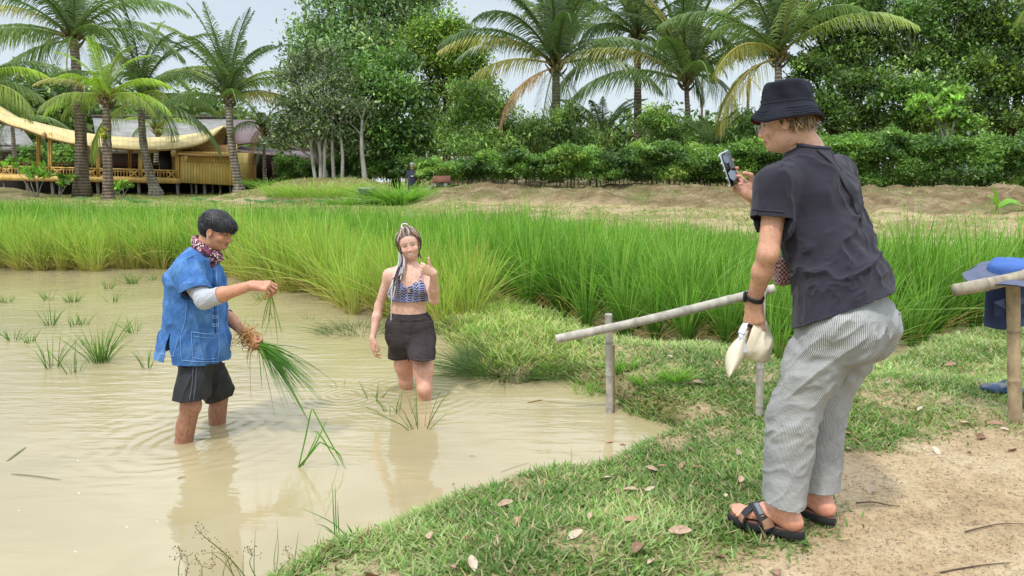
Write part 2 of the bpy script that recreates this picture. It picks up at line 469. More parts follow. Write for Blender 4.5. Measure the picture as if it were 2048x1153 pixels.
# --- ground sheet
def build_ground():
    ny, nx = 520, 460
    ys = 0.25 * (75 / 0.25) ** (np.linspace(0, 1, ny) ** 0.9)
    ts = np.linspace(-1, 1, nx)
    Y = np.repeat(ys[:, None], nx, 1); X = ts[None] * (Y * 0.95 + 2.5)
    x = X.ravel(); y = Y.ravel()
    z = height(x, y)
    z = z + (fbm(x * 14, y * 14, seed=77, oct=3) - 0.5) * 0.022 * np.clip(y / 5, 0.5, 3) * (water_sd(x, y) > 0)
    g = grass_amount(x, y)
    i = np.arange(ny - 1)[:, None] * nx + np.arange(nx - 1)[None]
    Q = np.stack([i, i + 1, i + nx + 1, i + nx], -1).reshape(-1, 4)
    red = sstep(-0.5, 0.8, foot_sd(x, y)) * sstep(-0.15, -0.085, x / np.maximum(y, 1))
    me = mesh('ground', np.stack([x, y, z], 1), Q, attrs={'grass': g, 'red': red})
    m = NT('earth_soil'); v = m.coord('Object')
    n1 = m.noise(v, 2.2, 6, 0.6); n2 = m.noise(v, 28, 5, 0.65); n3 = m.noise(v, 110, 3, 0.6)
    sand = m.ramp(n1, [(0.25, srgb(144, 120, 90)), (0.5, srgb(176, 152, 118)), (0.75, srgb(194, 174, 144))])
    sand = m.mix(1.0, sand, m.ramp(n2, [(0.25, 0.70), (0.55, 1.0), (0.8, 1.12)]), 'MULTIPLY')
    speck = m.ramp(n3, [(0.32, 0.42), (0.44, 1.0)]); speck = m.mix(1.0, speck, m.ramp(m.noise(v, 46, 4, 0.7), [(0.34, 0.60), (0.46, 1.0)]), 'MULTIPLY')
    sand = m.mix(1.0, sand, speck, 'MULTIPLY')
    redc = m.ramp(m.noise(v, 1.3, 7, 0.65), [(0.30, srgb(112, 94, 66)), (0.48, srgb(150, 126, 92)), (0.60, srgb(176, 156, 122)), (0.72, srgb(158, 112, 72))])
    redc = m.mix(1.0, redc, m.ramp(m.noise(v, 6, 5, 0.7), [(0.3, 0.6), (0.6, 1.1)]), 'MULTIPLY')
    redc = m.mix(m.ramp(m.noise(v, 0.9, 6, 0.7), [(0.47, 0.0), (0.60, 0.75)]), redc, m.ramp(n2, [(0.3, srgb(96, 98, 56)), (0.7, srgb(146, 146, 90))]))
    redc = m.mix(1.0, redc, m.ramp(m.noise(v, 3.2, 6, 0.75), [(0.30, 0.62), (0.5, 1.0), (0.7, 1.12)]), 'MULTIPLY')
    c = m.mix(m.attr('red', 'Fac'), sand, redc)
    gr = m.ramp(n2, [(0.3, srgb(84, 76, 48)), (0.6, srgb(122, 120, 70)), (0.8, srgb(160, 152, 104))])
    c = m.mix(m.math('MULTIPLY', m.attr('grass', 'Fac'), 0.85), c, gr)
    # soil is darker where it is wet, just over the water line
    sep = m.n('ShaderNodeSeparateXYZ'); m.l(m.n('ShaderNodeNewGeometry').outputs['Position'], sep.inputs[0])
    wet = m.n('ShaderNodeMapRange'); wet.inputs['From Min'].default_value = 0.0; wet.inputs['From Max'].default_value = 0.07
    wet.inputs['To Min'].default_value = 0.45; wet.inputs['To Max'].default_value = 1.0; m.l(sep.outputs['Z'], wet.inputs['Value'])
    c = m.mix(1.0, c, wet.outputs[0], 'MULTIPLY')
    nm = m.bump(n2, 0.55, 0.02); nm = m.bump(n3, 0.5, 0.006, nm); nm = m.bump(m.math('MULTIPLY', m.noise(v, 2.6, 6, 0.7), m.attr('red', 'Fac')), 0.9, 0.5, nm)
    o = link('ground', me, m.done(m.bsdf(c, 0.92, nm, Specular_IOR_Level=0.2)))
    o['kind'] = 'structure'
    # the land beyond, to the horizon
    far = mesh('far_land', np.array([[-900, 74, 0.55], [900, 74, 0.55], [900, 900, 0.5], [-900, 900, 0.5],
                                     [-900, -60, -0.4], [900, -60, -0.4], [900, 74, -0.4], [-900, 74, -0.4]], float), np.array([[0, 1, 2, 3], [4, 5, 6, 7]]))
    o2 = link('far_land', far, plain('far_soil', srgb(120, 126, 70), 0.95, 0.2, 0.4)); o2['kind'] = 'structure'
build_ground()
def build_water():
    xs = np.concatenate([np.linspace(-24, 12, 3)])
    me = mesh('pond_water', np.array([[-26, 0.1, 0], [14, 0.1, 0], [14, 27, 0], [-26, 27, 0]], float), np.array([[0, 1, 2, 3]]))
    m = NT('muddy_water')
    pos = m.n('ShaderNodeNewGeometry').outputs['Position']
    def mapped(scale, rot=0.0):
        mp = m.n('ShaderNodeMapping'); mp.inputs['Scale'].default_value = scale; mp.inputs['Rotation'].default_value = (0, 0, rot)
        m.l(pos, mp.inputs[0]); return mp.outputs[0]
    silt = m.noise(mapped((1, 1, 1)), 0.7, 4, 0.55, 0.6)
    c = m.ramp(silt, [(0.3, srgb(150, 136, 102)), (0.55, srgb(163, 148, 113)), (0.8, srgb(174, 160, 126))])
    # floating specks
    vo = m.n('ShaderNodeTexVoronoi'); vo.inputs['Scale'].default_value = 9.0; m.l(pos, vo.inputs['Vector'])
    sp = m.ramp(vo.outputs['Distance'], [(0.035, 1.0), (0.055, 0.0)])
    pick = m.ramp(m.noise(mapped((1, 1, 1)), 3.1, 2), [(0.52, 0.0), (0.56, 0.8)])
    c = m.mix(m.math('MULTIPLY', sp, pick), c, srgb(228, 222, 196))
    # ripple heights: rings round the legs, then wind ripples towards the left
    sep = m.n('ShaderNodeSeparateXYZ'); m.l(pos, sep.inputs[0])
    total = None
    def rings(cx, cy, wl, reach, amp, dist=0.35):
        nonlocal total
        vec = m.n('ShaderNodeVectorMath', operation='DISTANCE')
        m.l(pos, vec.inputs[0]); vec.inputs[1].default_value = (cx, cy, 0)
        d = vec.outputs['Value']
        wob = m.math('MULTIPLY', m.math('SUBTRACT', m.noise(mapped((1, 1, 1)), 1.9, 2), 0.5), dist)
        ph = m.math('MULTIPLY', m.math('ADD', d, wob), 2 * math.pi / wl)
        w = m.math('SINE', ph, 0)
        fall = m.n('ShaderNodeMapRange', interpolation_type='SMOOTHSTEP'); fall.inputs['From Min'].default_value = 0.02; fall.inputs['From Max'].default_value = reach
        fall.inputs['To Min'].default_value = amp; fall.inputs['To Max'].default_value = 0.0
        m.l(d, fall.inputs['Value'])
        h = m.math('MULTIPLY', w, fall.outputs[0])
        total = h if total is None else m.math('ADD', total, h)
    a = G(370, 880); b = G(435, 847); c1 = G(812, 776); c2 = G(849, 796); e = G(690, 790)
    rings(a[0], a[1], 0.115, 0.95, 0.0018); rings(b[0], b[1], 0.10, 0.75, 0.0015)
    rings(c2[0], c2[1], 0.085, 0.80, 0.0010, 0.15); rings(c1[0], c1[1], 0.075, 0.75, 0.0008, 0.15); rings(e[0], e[1], 0.06, 0.55, 0.0010, 0.1)
    wind = m.math('SUBTRACT', m.noise(mapped((1.2, 4.2, 1), 0.22), 2.6, 3, 0.5), 0.5)
    slow = m.math('SUBTRACT', m.noise(mapped((1.0, 1.6, 1), 0.3), 1.1, 2, 0.5, 0.5), 0.5)
    fine = m.math('SUBTRACT', m.noise(mapped((1.0, 3.0, 1), -0.1), 11.0, 2, 0.5), 0.5)
    # wind strength: grows with distance and to the left
    ws = m.n('ShaderNodeMapRange'); ws.inputs['From Min'].default_value = 3.4; ws.inputs['From Max'].default_value = 6.0
    ws.inputs['To Min'].default_value = 0.10; ws.inputs['To Max'].default_value = 1.0
    m.l(m.math('SUBTRACT', sep.outputs['Y'], m.math('MULTIPLY', sep.outputs['X'], 0.35)), ws.inputs['Value'])
    hgt = m.math('ADD', total, m.math('MULTIPLY', m.math('MULTIPLY', wind, 0.0085), ws.outputs[0]))
    hgt = m.math('ADD', hgt, m.math('MULTIPLY', m.math('MULTIPLY', fine, 0.0002), ws.outputs[0]))
    hgt = m.math('ADD', hgt, m.math('MULTIPLY', slow, 0.0075))
    nm = m.bump(hgt, 1.0, 1.0)
    sh = m.bsdf(c, 0.035, nm, IOR=1.45, Specular_IOR_Level=0.62)
    o = link('pond_water', me, m.done(sh)); o['kind'] = 'structure'
build_water()
# ================================================================== RICE, GRASS
M_RICE = leaf_mat('rice_leaf', trans=0.40, rough=0.5, var=0.15)
M_GRASS = leaf_mat('grass_leaf', trans=0.30, rough=0.5, var=0.15)
def jit(c, n, a=0.15):
    c = np.asarray(c, float)
    s = 1 + (RS.rand(n, 1) - 0.5) * 2 * a
    return c[None] * s * (1 + (RS.rand(n, 3) - 0.5) * a * 0.7)
G_DK, G_MD, G_LT = np.array(srgb(74, 118, 36)), np.array(srgb(122, 170, 56)), np.array(srgb(160, 200, 88))
Y_MD, Y_LT, STRAW = np.array(srgb(142, 184, 62)), np.array(srgb(184, 206, 98)), np.array(srgb(206, 184, 112))
def clump_geo(n, h, kind, spread=0.10, seg=4, wid=0.009):
    """a rice plant: upright blades fanning from the waterline, a few arching out, dead sheaths low down"""
    a = RS.rand(n) * 2 * np.pi; r = np.sqrt(RS.rand(n)) * spread
    base = np.stack([np.cos(a) * r, np.sin(a) * r, np.full(n, -0.06)], 1)
    lean = (0.03 + 0.17 * RS.rand(n) ** 1.4)
    out = np.stack([np.cos(a), np.sin(a), np.zeros(n)], 1) + RS.normal(size=(n, 3)) * 0.5
    out[:, 2] = 0
    d = np.array([0, 0, 1.0]) + out * lean[:, None]; d /= np.linalg.norm(d, axis=1, keepdims=True)
    L = h * (0.62 + 0.45 * RS.rand(n)); W = wid * (0.6 + 0.7 * RS.rand(n))
    arch = RS.rand(n) ** 4 * 0.75
    bend = out * (0.06 + arch)[:, None]; bend[:, 2] = -arch * 0.55
    if kind == 'green':
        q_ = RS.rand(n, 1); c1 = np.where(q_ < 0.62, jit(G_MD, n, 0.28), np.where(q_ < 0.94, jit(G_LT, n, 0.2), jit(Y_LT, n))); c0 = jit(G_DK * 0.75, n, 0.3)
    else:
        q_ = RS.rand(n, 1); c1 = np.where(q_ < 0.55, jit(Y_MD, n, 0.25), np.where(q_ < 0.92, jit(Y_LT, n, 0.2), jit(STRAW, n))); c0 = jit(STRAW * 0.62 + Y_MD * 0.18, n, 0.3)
    V, Q, C = ribbons(base, d, L, W, bend, seg=seg, c0=c0, c1=c1)  # blade bases darkened to paint in the shady gaps between clumps
    C = C * RS.uniform(0.78, 1.18)
    mb = MB(); mb.add(V, Q, None, C)
    k = max(4, n // (5 if kind == 'green' else 3))
    a = RS.rand(k) * 2 * np.pi; r = spread * (0.5 + 0.6 * RS.rand(k))
    base = np.stack([np.cos(a) * r, np.sin(a) * r, np.full(k, -0.05)], 1)
    o = np.stack([np.cos(a), np.sin(a), np.zeros(k)], 1)
    d = o * 0.35 + np.array([0, 0, 1.0]); d /= np.linalg.norm(d, axis=1, keepdims=True)
    bend = o * (0.3 + 0.5 * RS.rand(k))[:, None]; bend[:, 2] = -0.5 * RS.rand(k)
    V, Q, C = ribbons(base, d, h * (0.25 + 0.3 * RS.rand(k)), np.full(k, wid * 0.8), bend, seg=3, c0=jit(STRAW * 0.6, k), c1=jit(STRAW, k))
    mb.add(V, Q, None, C)
    return mb
def scatter(poly, step, jitter=0.45, cond=None):
    x0, y0 = poly.min(0); x1, y1 = poly.max(0)
    gx, gy = np.meshgrid(np.arange(x0, x1, step), np.arange(y0, y1, step))
    gx = gx.ravel() + (RS.rand(gx.size) - 0.5) * step * 2 * jitter; gy = gy.ravel() + (RS.rand(gy.size) - 0.5) * step * 2 * jitter
    k = inside(poly, gx, gy)
    if cond is not None: k &= cond(gx, gy)
    return np.stack([gx[k], gy[k]], 1)
def in_view(p, m=0.08):
    return np.abs(p[:, 0] / p[:, 1]) < 0.683 + m + 0.4 / p[:, 1]
# --- the green paddy and the yellow-green strip that borders the pond
def far_edge(n=0):
    pts = [(-300, 545), (0, 541), (100, 545), (200, 543), (330, 539), (400, 541), (455, 553), (500, 570), (570, 582), (640, 602), (690, 626), (740, 638), (800, 642), (850, 648), (885, 658), (905, 664)]
    return px_poly(pts)
EDGE = far_edge()
STRIP_IN = EDGE + np.array([[0.1, 2.2]] * 6 + [[0.2, 2.3]] * 4 + [[0.55, 1.7]] * 3 + [[0.5, 1.0], [0.45, 0.6], [0.35, 0.35]])
STRIP = np.vstack([EDGE, STRIP_IN[::-1]])
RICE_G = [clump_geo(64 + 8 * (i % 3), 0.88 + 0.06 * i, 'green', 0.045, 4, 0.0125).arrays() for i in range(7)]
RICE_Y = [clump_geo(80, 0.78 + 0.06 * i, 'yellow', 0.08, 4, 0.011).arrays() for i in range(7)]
gp = scatter(PADDY, 0.285, 0.28, lambda x, y: (sdist(PADDY, x, y) < -0.12) & ~inside(STRIP, x, y)); gp = gp[in_view(gp)]
gp = gp[np.argsort(gp[:, 1] + 0.02 * np.abs(gp[:, 0]))]
# the green field also fills the land behind the strip on the left
LEFT_F = np.vstack([STRIP_IN[:12], np.array([[-2.0, 10.2], [-4.5, 11.5], [-7.0, 12.8], [-16, 13.5]])])
gp2 = scatter(LEFT_F, 0.27, 0.35); gp2 = gp2[in_view(gp2)]
yp = scatter(STRIP, 0.25, 0.40); yp = yp[in_view(yp)]
# nearest rows, counted along the open edge
gfront = sdist(PADDY[:16], gp[:, 0], gp[:, 1], closed=False)
gi = np.argsort(gfront + gp[:, 1] * 0.02)[:150]
yfront = sdist(EDGE, yp[:, 0], yp[:, 1], closed=False)
yi = np.argsort(yfront + yp[:, 1] * 0.02)[:145]
def put_clumps(arrs, pts, label, group, hs=1.0):
    protos = [mesh('rice_clump', V, F, C) for V, F, C in arrs]
    for i, (x, y) in enumerate(pts):
        me = protos[i % len(protos)]
        if not me.materials: me.materials.append(M_RICE)
        o = bpy.data.objects.new('rice_clump', me); COL.objects.link(o)
        o.location = (float(x), float(y), 0.0); o.rotation_euler = (0, 0, random.uniform(0, 6.28))
        s = random.uniform(0.74, 1.14) * hs * (0.72 + 0.28 * float(sstep(6.4, 7.6, y))); o.scale = (s * 1.05, s * 1.05, s)
        tag(o, label, 'rice plant', group)
put_clumps(RICE_G, gp[gi], 'green rice clump standing in the front rows of the flooded paddy behind the bamboo rail', 'green rice clumps in the front rows of the paddy')
put_clumps(RICE_Y, yp[yi], 'yellow-green rice clump with straw-coloured base on the far edge of the muddy pond', 'yellow-green rice clumps along the far edge of the pond')
def mass(name, arrs_lo, pts, hs, lab):
    mb = MB()
    for i, (x, y) in enumerate(pts):
        V, F, C = arrs_lo[i % len(arrs_lo)]
        a = random.uniform(0, 6.28); s = random.uniform(0.74, 1.12) * hs
        c, sn = math.cos(a), math.sin(a)
        W = V * s; W = np.stack([W[:, 0] * c - W[:, 1] * sn + x, W[:, 0] * sn + W[:, 1] * c + y, W[:, 2]], 1)
        mb.add(W, F[0], None, C * random.uniform(0.82, 1.12))
    o = mb.build(name, M_RICE); tag(o, lab, 'rice', kind='stuff'); return o
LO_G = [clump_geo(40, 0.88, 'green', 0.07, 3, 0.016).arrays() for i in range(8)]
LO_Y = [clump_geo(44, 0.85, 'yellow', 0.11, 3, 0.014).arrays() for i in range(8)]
rest = np.setdiff1d(np.arange(len(gp)), gi)
rg = gp[rest]; keep = (rg[:, 1] < 13) | (RS.rand(len(rg)) < 0.75)
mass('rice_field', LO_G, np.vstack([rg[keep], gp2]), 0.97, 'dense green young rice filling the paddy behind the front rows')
mass('ripening_rice', LO_Y, yp[np.setdiff1d(np.arange(len(yp)), yi)], 1.0, 'dense yellow-green rice behind the pond edge')
print('rice', len(gp), len(gp2), len(yp))

# --- short broad-leaved grass on the banks
def grass_patch(name, pts, hgt, wid, lab, tones, zoff=-0.01, spread=0.8, seg=2):
    n = len(pts)
    z = height(pts[:, 0], pts[:, 1]) + zoff
    a = RS.rand(n) * 2 * np.pi
    o = np.stack([np.cos(a), np.sin(a), np.zeros(n)], 1)
    d = o * (spread * RS.rand(n) ** 0.7)[:, None] + np.array([0, 0, 0.7]); d /= np.linalg.norm(d, axis=1, keepdims=True)
    L = hgt * (0.5 + 0.9 * RS.rand(n)); W = wid * (0.6 + 0.8 * RS.rand(n))
    bend = o * 0.35; bend[:, 2] = -0.30 * RS.rand(n)
    pick = fbm(pts[:, 0] * 2.1, pts[:, 1] * 2.1, seed=61, oct=3)[:, None] + (RS.rand(n, 1) - 0.5) * 0.35
    t0, t1, t2, dead = [np.asarray(t) for t in tones]
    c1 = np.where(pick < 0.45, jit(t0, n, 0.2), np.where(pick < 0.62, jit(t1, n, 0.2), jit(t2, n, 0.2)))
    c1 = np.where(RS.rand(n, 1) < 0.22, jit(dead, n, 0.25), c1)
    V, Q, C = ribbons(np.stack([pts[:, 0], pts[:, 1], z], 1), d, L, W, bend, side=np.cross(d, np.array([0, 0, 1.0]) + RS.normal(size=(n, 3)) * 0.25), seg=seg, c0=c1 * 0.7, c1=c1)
    mb = MB(); mb.add(V, Q, None, C)
    o = mb.build(name, M_GRASS); tag(o, lab, 'grass', kind='stuff'); return o
def rand_in(x0, x1, y0, y1, n, cond):
    p = np.stack([RS.uniform(x0, x1, n), RS.uniform(y0, y1, n)], 1)
    p = p[in_view(p)]
    return p[cond(p[:, 0], p[:, 1])]
def grass_cond(x, y):
    g = grass_amount(x, y); w = water_sd(x, y)
    return (RS.rand(len(x)) < g ** 1.1) & (w > -0.03)
TONES = (srgb(106, 140, 64), srgb(140, 170, 84), srgb(176, 196, 122), srgb(190, 172, 130))
near = rand_in(-1.2, 4.2, 1.9, 5.2, 260000, grass_cond)
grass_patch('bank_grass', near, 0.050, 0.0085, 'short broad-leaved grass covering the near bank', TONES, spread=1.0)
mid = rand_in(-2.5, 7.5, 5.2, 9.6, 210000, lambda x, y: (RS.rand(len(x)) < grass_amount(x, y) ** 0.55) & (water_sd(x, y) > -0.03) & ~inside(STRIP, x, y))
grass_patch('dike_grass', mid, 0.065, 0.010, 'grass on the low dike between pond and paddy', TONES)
longp = rand_in(-1.2, 1.6, 5.6, 9.2, 60000, lambda x, y: (water_sd(x, y) > -0.02) & ~inside(STRIP, x, y) & (RS.rand(len(x)) < 0.9 * sstep(0.9, 0.3, np.abs(x - (-0.1 + 0.0 * y)))))
grass_patch('long_grass', longp[:8000], 0.115, 0.010, 'long yellow-green grass on the dike between the woman and the paddy', (srgb(122, 150, 62), srgb(158, 182, 84), srgb(186, 200, 112), srgb(196, 176, 120)), spread=0.7, seg=3)
tones2 = (srgb(136, 160, 74), srgb(164, 180, 94), srgb(192, 194, 122), srgb(200, 182, 134))
def far_cond(x, y):
    return grass_cond(x, y) & (sdist(PADDY, x, y) > 0.1)
farp = rand_in(-22, 20, 9.0, 40, 300000, far_cond)
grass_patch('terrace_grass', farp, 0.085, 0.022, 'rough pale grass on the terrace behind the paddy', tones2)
# tall waterside grass along the pond edge
def tuft(n, h, wid, c0, c1, spread=0.05, lean=0.5, seg=3, arch=0.5):
    a = RS.rand(n) * 2 * np.pi; r = spread * np.sqrt(RS.rand(n))
    base = np.stack([np.cos(a) * r, np.sin(a) * r, np.full(n, -0.04)], 1)
    o = np.stack([np.cos(a), np.sin(a), np.zeros(n)], 1) + RS.normal(size=(n, 3)) * 0.4; o[:, 2] = 0
    d = np.array([0, 0, 1.0]) + o * lean * RS.rand(n, 1); d /= np.linalg.norm(d, axis=1, keepdims=True)
    bend = o * (arch * RS.rand(n))[:, None]; bend[:, 2] = -arch * 0.6 * RS.rand(n)
    V, Q, C = ribbons(base, d, h * (0.5 + 0.6 * RS.rand(n)), wid * (0.6 + 0.6 * RS.rand(n)), bend, seg=seg, c0=jit(c0, n), c1=jit(c1, n))
    return V, Q, C
def tuft_obj(name, loc, V, Q, C, label, cat, group=None, sc=1.0):
    me = mesh(name, V, Q, C); me.materials.append(M_RICE)
    o = bpy.data.objects.new(name, me); COL.objects.link(o); o.location = tuple(float(q) for q in loc); o.scale = (sc, sc, sc)
    tag(o, label, cat, group); return o
DKG = srgb(88, 120, 52)
for (u, v, n, h, lab) in ((720, 660, 420, 0.22, 'low round tuft of fine dark grass in the pond left of the woman'),
                          (1015, 740, 1500, 0.32, 'big drooping tuft of fine dark grass on the corner of the dike'),
                          (1060, 705, 700, 0.28, 'brownish seeding tuft of fine grass behind the drooping tuft')):
    c = G(u, v, 0.02)
    brown = 'brownish' in lab
    V, Q, C = tuft(n, h, 0.0042, srgb(84, 92, 52), srgb(150, 132, 98) if brown else srgb(96, 124, 66), 0.24, 1.3, 4, 0.9)
    V[:, 0] *= 1.5
    tuft_obj('grass_tuft', (c[0], c[1], 0.0), V, Q, C, lab, 'grass tuft')
for (u, v, n, h, lab) in ((965, 690, 120, 0.22, 'spray of yellow-green long grass beside the woman, leaning over the dike'),
                          (1005, 650, 160, 0.26, 'bright long grass at the paddy corner behind the drooping tuft'),
                          (1165, 775, 40, 0.17, 'small pond-edge tuft left of the bamboo post, the left one'),
                          (1192, 780, 50, 0.16, 'small pond-edge tuft close to the foot of the bamboo post'),
                          (1250, 775, 110, 0.20, 'upright grass tuft just right of the left bamboo post'),
                          (1345, 800, 220, 0.16, 'bushy grass tuft on the bank between the two bamboo posts'),
                          (1105, 745, 120, 0.13, 'bright short tuft at the pond corner by the drooping tuft'),
                          (1290, 800, 150, 0.13, 'low spreading tuft on the bank edge right of the left post')):
    c = G(u, v, 0.03); zz = max(0.0, float(height(np.array([c[0]]), np.array([c[1]]))[0]))
    yl = h > 0.24
    V, Q, C = tuft(n, h, 0.007, Y_MD * 0.8 if yl else G_DK, Y_LT if yl else G_LT, 0.10 if yl else 0.06, 0.9 if yl else 0.6, 4, 0.6)
    tuft_obj('grass_tuft', (c[0], c[1], zz), V, Q, C, lab, 'grass tuft')
# sparse young rice / sedge sprigs standing in the pond
SPR = [(200, 725, 46, 0.36, 'largest rice sprig in the pond left of the man, many upright blades'),
       (295, 735, 6, 0.22, 'thin sprig just right of the largest sprig in the pond'),
       (104, 735, 16, 0.30, 'tall thin sprig left of the largest sprig'), (148, 745, 9, 0.30, 'few-bladed sprig touching the left of the largest sprig'),
       (100, 652, 14, 0.24, 'pond sprig in the left group, tall and thin'), (28, 680, 12, 0.16, 'low pond sprig nearest the left frame edge'),
       (60, 685, 10, 0.15, 'low pond sprig by the left frame edge, second one'), (148, 652, 12, 0.15, 'low pond sprig above the largest sprig'),
       (165, 650, 10, 0.16, 'small pond sprig just above right of the largest sprig'), (268, 665, 14, 0.22, 'sprig standing in the bright reflection left of the man'),
       (12, 605, 16, 0.16, 'distant low sprig at the left frame edge'), (145, 605, 22, 0.18, 'distant bushy sprig in the left pond'),
       (215, 578, 14, 0.20, 'distant sprig near the far rice row'), (265, 568, 30, 0.22, 'dense sprig in front of the far rice row'),
       (308, 560, 12, 0.14, 'small pale sprig right of the dense far sprig'), (225, 605, 6, 0.22, 'wiry sprig between the far sprigs'),
       (95, 600, 14, 0.20, 'mid-distance sprig in the left pond'), (175, 690, 6, 0.10, 'tiny sprig behind the largest sprig'),
       (485, 655, 10, 0.26, 'sprig standing just behind the man\'s lower hand'), (620, 640, 12, 0.15, 'sprig under the rice clumps left of the woman'),
       (550, 640, 8, 0.22, 'sprig of dark blades below the raised hand'), (525, 600, 30, 0.18, 'low green clump at the water below the raised hand'),
       (745, 800, 9, 0.20, 'slanting sprig left of the woman\'s leg'), (785, 826, 10, 0.24, 'sprig in front of the woman, left one'),
       (838, 858, 16, 0.34, 'tall fanned sprig in front of the woman\'s knee'), (685, 775, 5, 0.17, 'pair of upright blades left of the woman'),
       (812, 826, 5, 0.15, 'short sprig just in front of the woman\'s legs'), (1088, 893, 3, 0.05, 'tiny blade poking out of the open water'),
       (620, 560, 22, 0.30, 'slim sprig by the rice row left of the woman'), (650, 690, 4, 0.05, 'tiny sprig floating below the rice row'),
       (1145, 950, 3, 0.17, 'single upright blade at the near bank edge')]
for (u, v, n, h, lab) in SPR:
    c = G(u, v)
    V, Q, C = tuft(int(n * (1.7 if u < 340 else 1.0)), h * (1.25 if u < 340 else 1.05), 0.0085 if u < 340 else 0.0065, srgb(70, 96, 36), srgb(118, 158, 58), 0.045, 0.65, 3, 0.35)
    tuft_obj('rice_sprig', (c[0], c[1], 0), V, Q, C, lab, 'rice sprig')
# blades at the near pond edge, bottom of the picture
def blade_line(pts, w, c):
    p = spline(pts, 14); t = np.linspace(0, 1, 14)
    wd = w * (0.7 + 0.6 * t - 1.2 * t ** 3); wd = np.maximum(wd, 0.0004)
    T, N, B = frames(p); N = np.cross(T, np.array([0, -1.0, 0.3])); N /= np.linalg.norm(N, axis=1, keepdims=True)
    V = np.stack([p - N * wd[:, None] / 2, p + np.array([0, -1.0, 0]) * wd[:, None] * 0.15, p + N * wd[:, None] / 2], 1).reshape(-1, 3)
    i = np.arange(13)[:, None] * 3 + np.arange(2)[None]
    Q = np.stack([i, i + 1, i + 4, i + 3], -1).reshape(-1, 4)
    return V, Q, np.broadcast_to(np.asarray(c), (len(V), 3)) * (0.75 + 0.4 * np.repeat(t, 3))[:, None]
def drawn_tuft(label, Y, lines, w=0.006, c=srgb(96, 142, 44), z0=None):
    mb = MB(); b = None
    for ln in lines:
        pts = [P(u, v, Y + (0.05 * math.sin(i * 1.7 + u)) * (0 if i == 0 else 1)) for i, (u, v) in enumerate(ln)]
        if b is None: b = np.array(pts[0])
        V, Q, C = blade_line(pts, w * random.uniform(0.8, 1.15), np.array(c) * random.uniform(0.8, 1.2)); mb.add(V, Q, None, C)
    V, F, C = mb.arrays(); V = V - b
    o = tuft_obj('grass_blade_tuft', b, V, F[0], C, label, 'grass tuft')
Yb = G(597, 935)[1]
drawn_tuft('folded rice blades forming a tent shape over the water', Yb, [[(597, 935), (610, 880), (622, 823), (626, 819)], [(626, 819), (650, 865), (692, 940)],
    [(597, 935), (625, 900), (655, 838)], [(606, 932), (630, 880), (634, 864)], [(634, 864), (650, 885), (683, 940)], [(600, 935), (637, 888), (641, 885)], [(641, 885), (675, 905), (688, 930)]], 0.009, srgb(104, 158, 44))
Yb = G(700, 1098)[1] - 0.02
drawn_tuft('tall green blades leaning left over the near pond edge', Yb, [[(672, 1098), (668, 1040), (664, 962)], [(676, 1098), (672, 1040), (670, 965)], [(680, 1100), (677, 1050), (675, 1000)],
    [(712, 1100), (670, 1050), (602, 1016)], [(700, 1100), (660, 1060), (632, 1047)], [(718, 1098), (700, 1060), (692, 1045)], [(722, 1100), (708, 1070), (696, 1052)], [(690, 1100), (668, 1070), (648, 1056)]], 0.006, srgb(84, 132, 44))
for (u0, v0, pts, lab) in ((480, 1200, [[(495, 1200), (470, 1130), (402, 1068), (388, 1050)], [(480, 1200), (455, 1120), (430, 1104)], [(490, 1200), (486, 1140), (489, 1082)], [(512, 1200), (508, 1130), (511, 1060)]], 'thin sedge stems with tiny seed heads at the bottom of the pond'),
                           (600, 1180, [[(605, 1180), (590, 1130), (598, 1060)], [(560, 1180), (548, 1130), (556, 1062)], [(600, 1180), (625, 1120), (642, 1054)], [(545, 1180), (556, 1110), (554, 1040)]], 'fine wiry stems left of the near bank corner'),
                           (870, 1040, [[(868, 1050), (872, 1020), (880, 996)], [(905, 1040), (890, 1020), (885, 990)], [(915, 1035), (905, 1010), (896, 985)]], 'few short blades on the near bank edge'),
                           (1240, 940, [[(1140, 962), (1142, 930), (1143, 890)], [(1320, 925), (1300, 890), (1285, 870)], [(1330, 922), (1318, 895), (1312, 880)], [(1185, 958), (1172, 945), (1165, 930)]], 'upright blades on the bank edge toward the inlet')):
    Yb = G(u0, min(v0, 1150), 0.05)[1]
    drawn_tuft(lab, Yb, pts, 0.0035, srgb(96, 122, 52))
def seed_heads():
    pass
# ================================================================== PALMS, TREES, HEDGE
M_PALM = leaf_mat('palm_leaf', (1.08, 1.08, 1.1), trans=0.28, rough=0.38, var=0.12, spec=0.55)
M_TREE = leaf_mat('tree_leaf', (1.28, 1.25, 1.12), trans=0.32, rough=0.42, var=0.22, spec=0.5)
def bark_mat(name, c1, c2, ring=0.0, sc=6.0):
    m = NT(name); v = m.coord('Object')
    n = m.noise(m.coord('Object', (1, 1, 0.35)), sc, 6, 0.65)
    c = m.ramp(n, [(0.3, c1), (0.7, c2)])
    h = n
    if ring:
        wv = m.n('ShaderNodeTexWave', wave_type='BANDS', bands_direction='Z'); wv.inputs['Scale'].default_value = ring; wv.inputs['Distortion'].default_value = 1.5
        m.l(v, wv.inputs['Vector']); c = m.mix(1.0, c, m.ramp(wv.outputs['Fac'], [(0.1, 0.55), (0.4, 1.0)]), 'MULTIPLY'); h = m.math('ADD', n, wv.outputs['Fac'])
    return m.done(m.bsdf(c, 0.9, m.bump(h, 0.7, 0.03), Specular_IOR_Level=0.2))
M_PTRUNK = bark_mat('palm_bark', srgb(92, 80, 66), srgb(168, 158, 142), 2.2)
M_PTRUNK_D = bark_mat('palm_bark_dark', srgb(84, 72, 60), srgb(150, 134, 116), 2.2)
M_TRUNK_D = bark_mat('dark_bark', srgb(48, 40, 32), srgb(92, 80, 64))
M_TRUNK_L = bark_mat('pale_bark', srgb(120, 112, 100), srgb(184, 178, 166), 0, 4)

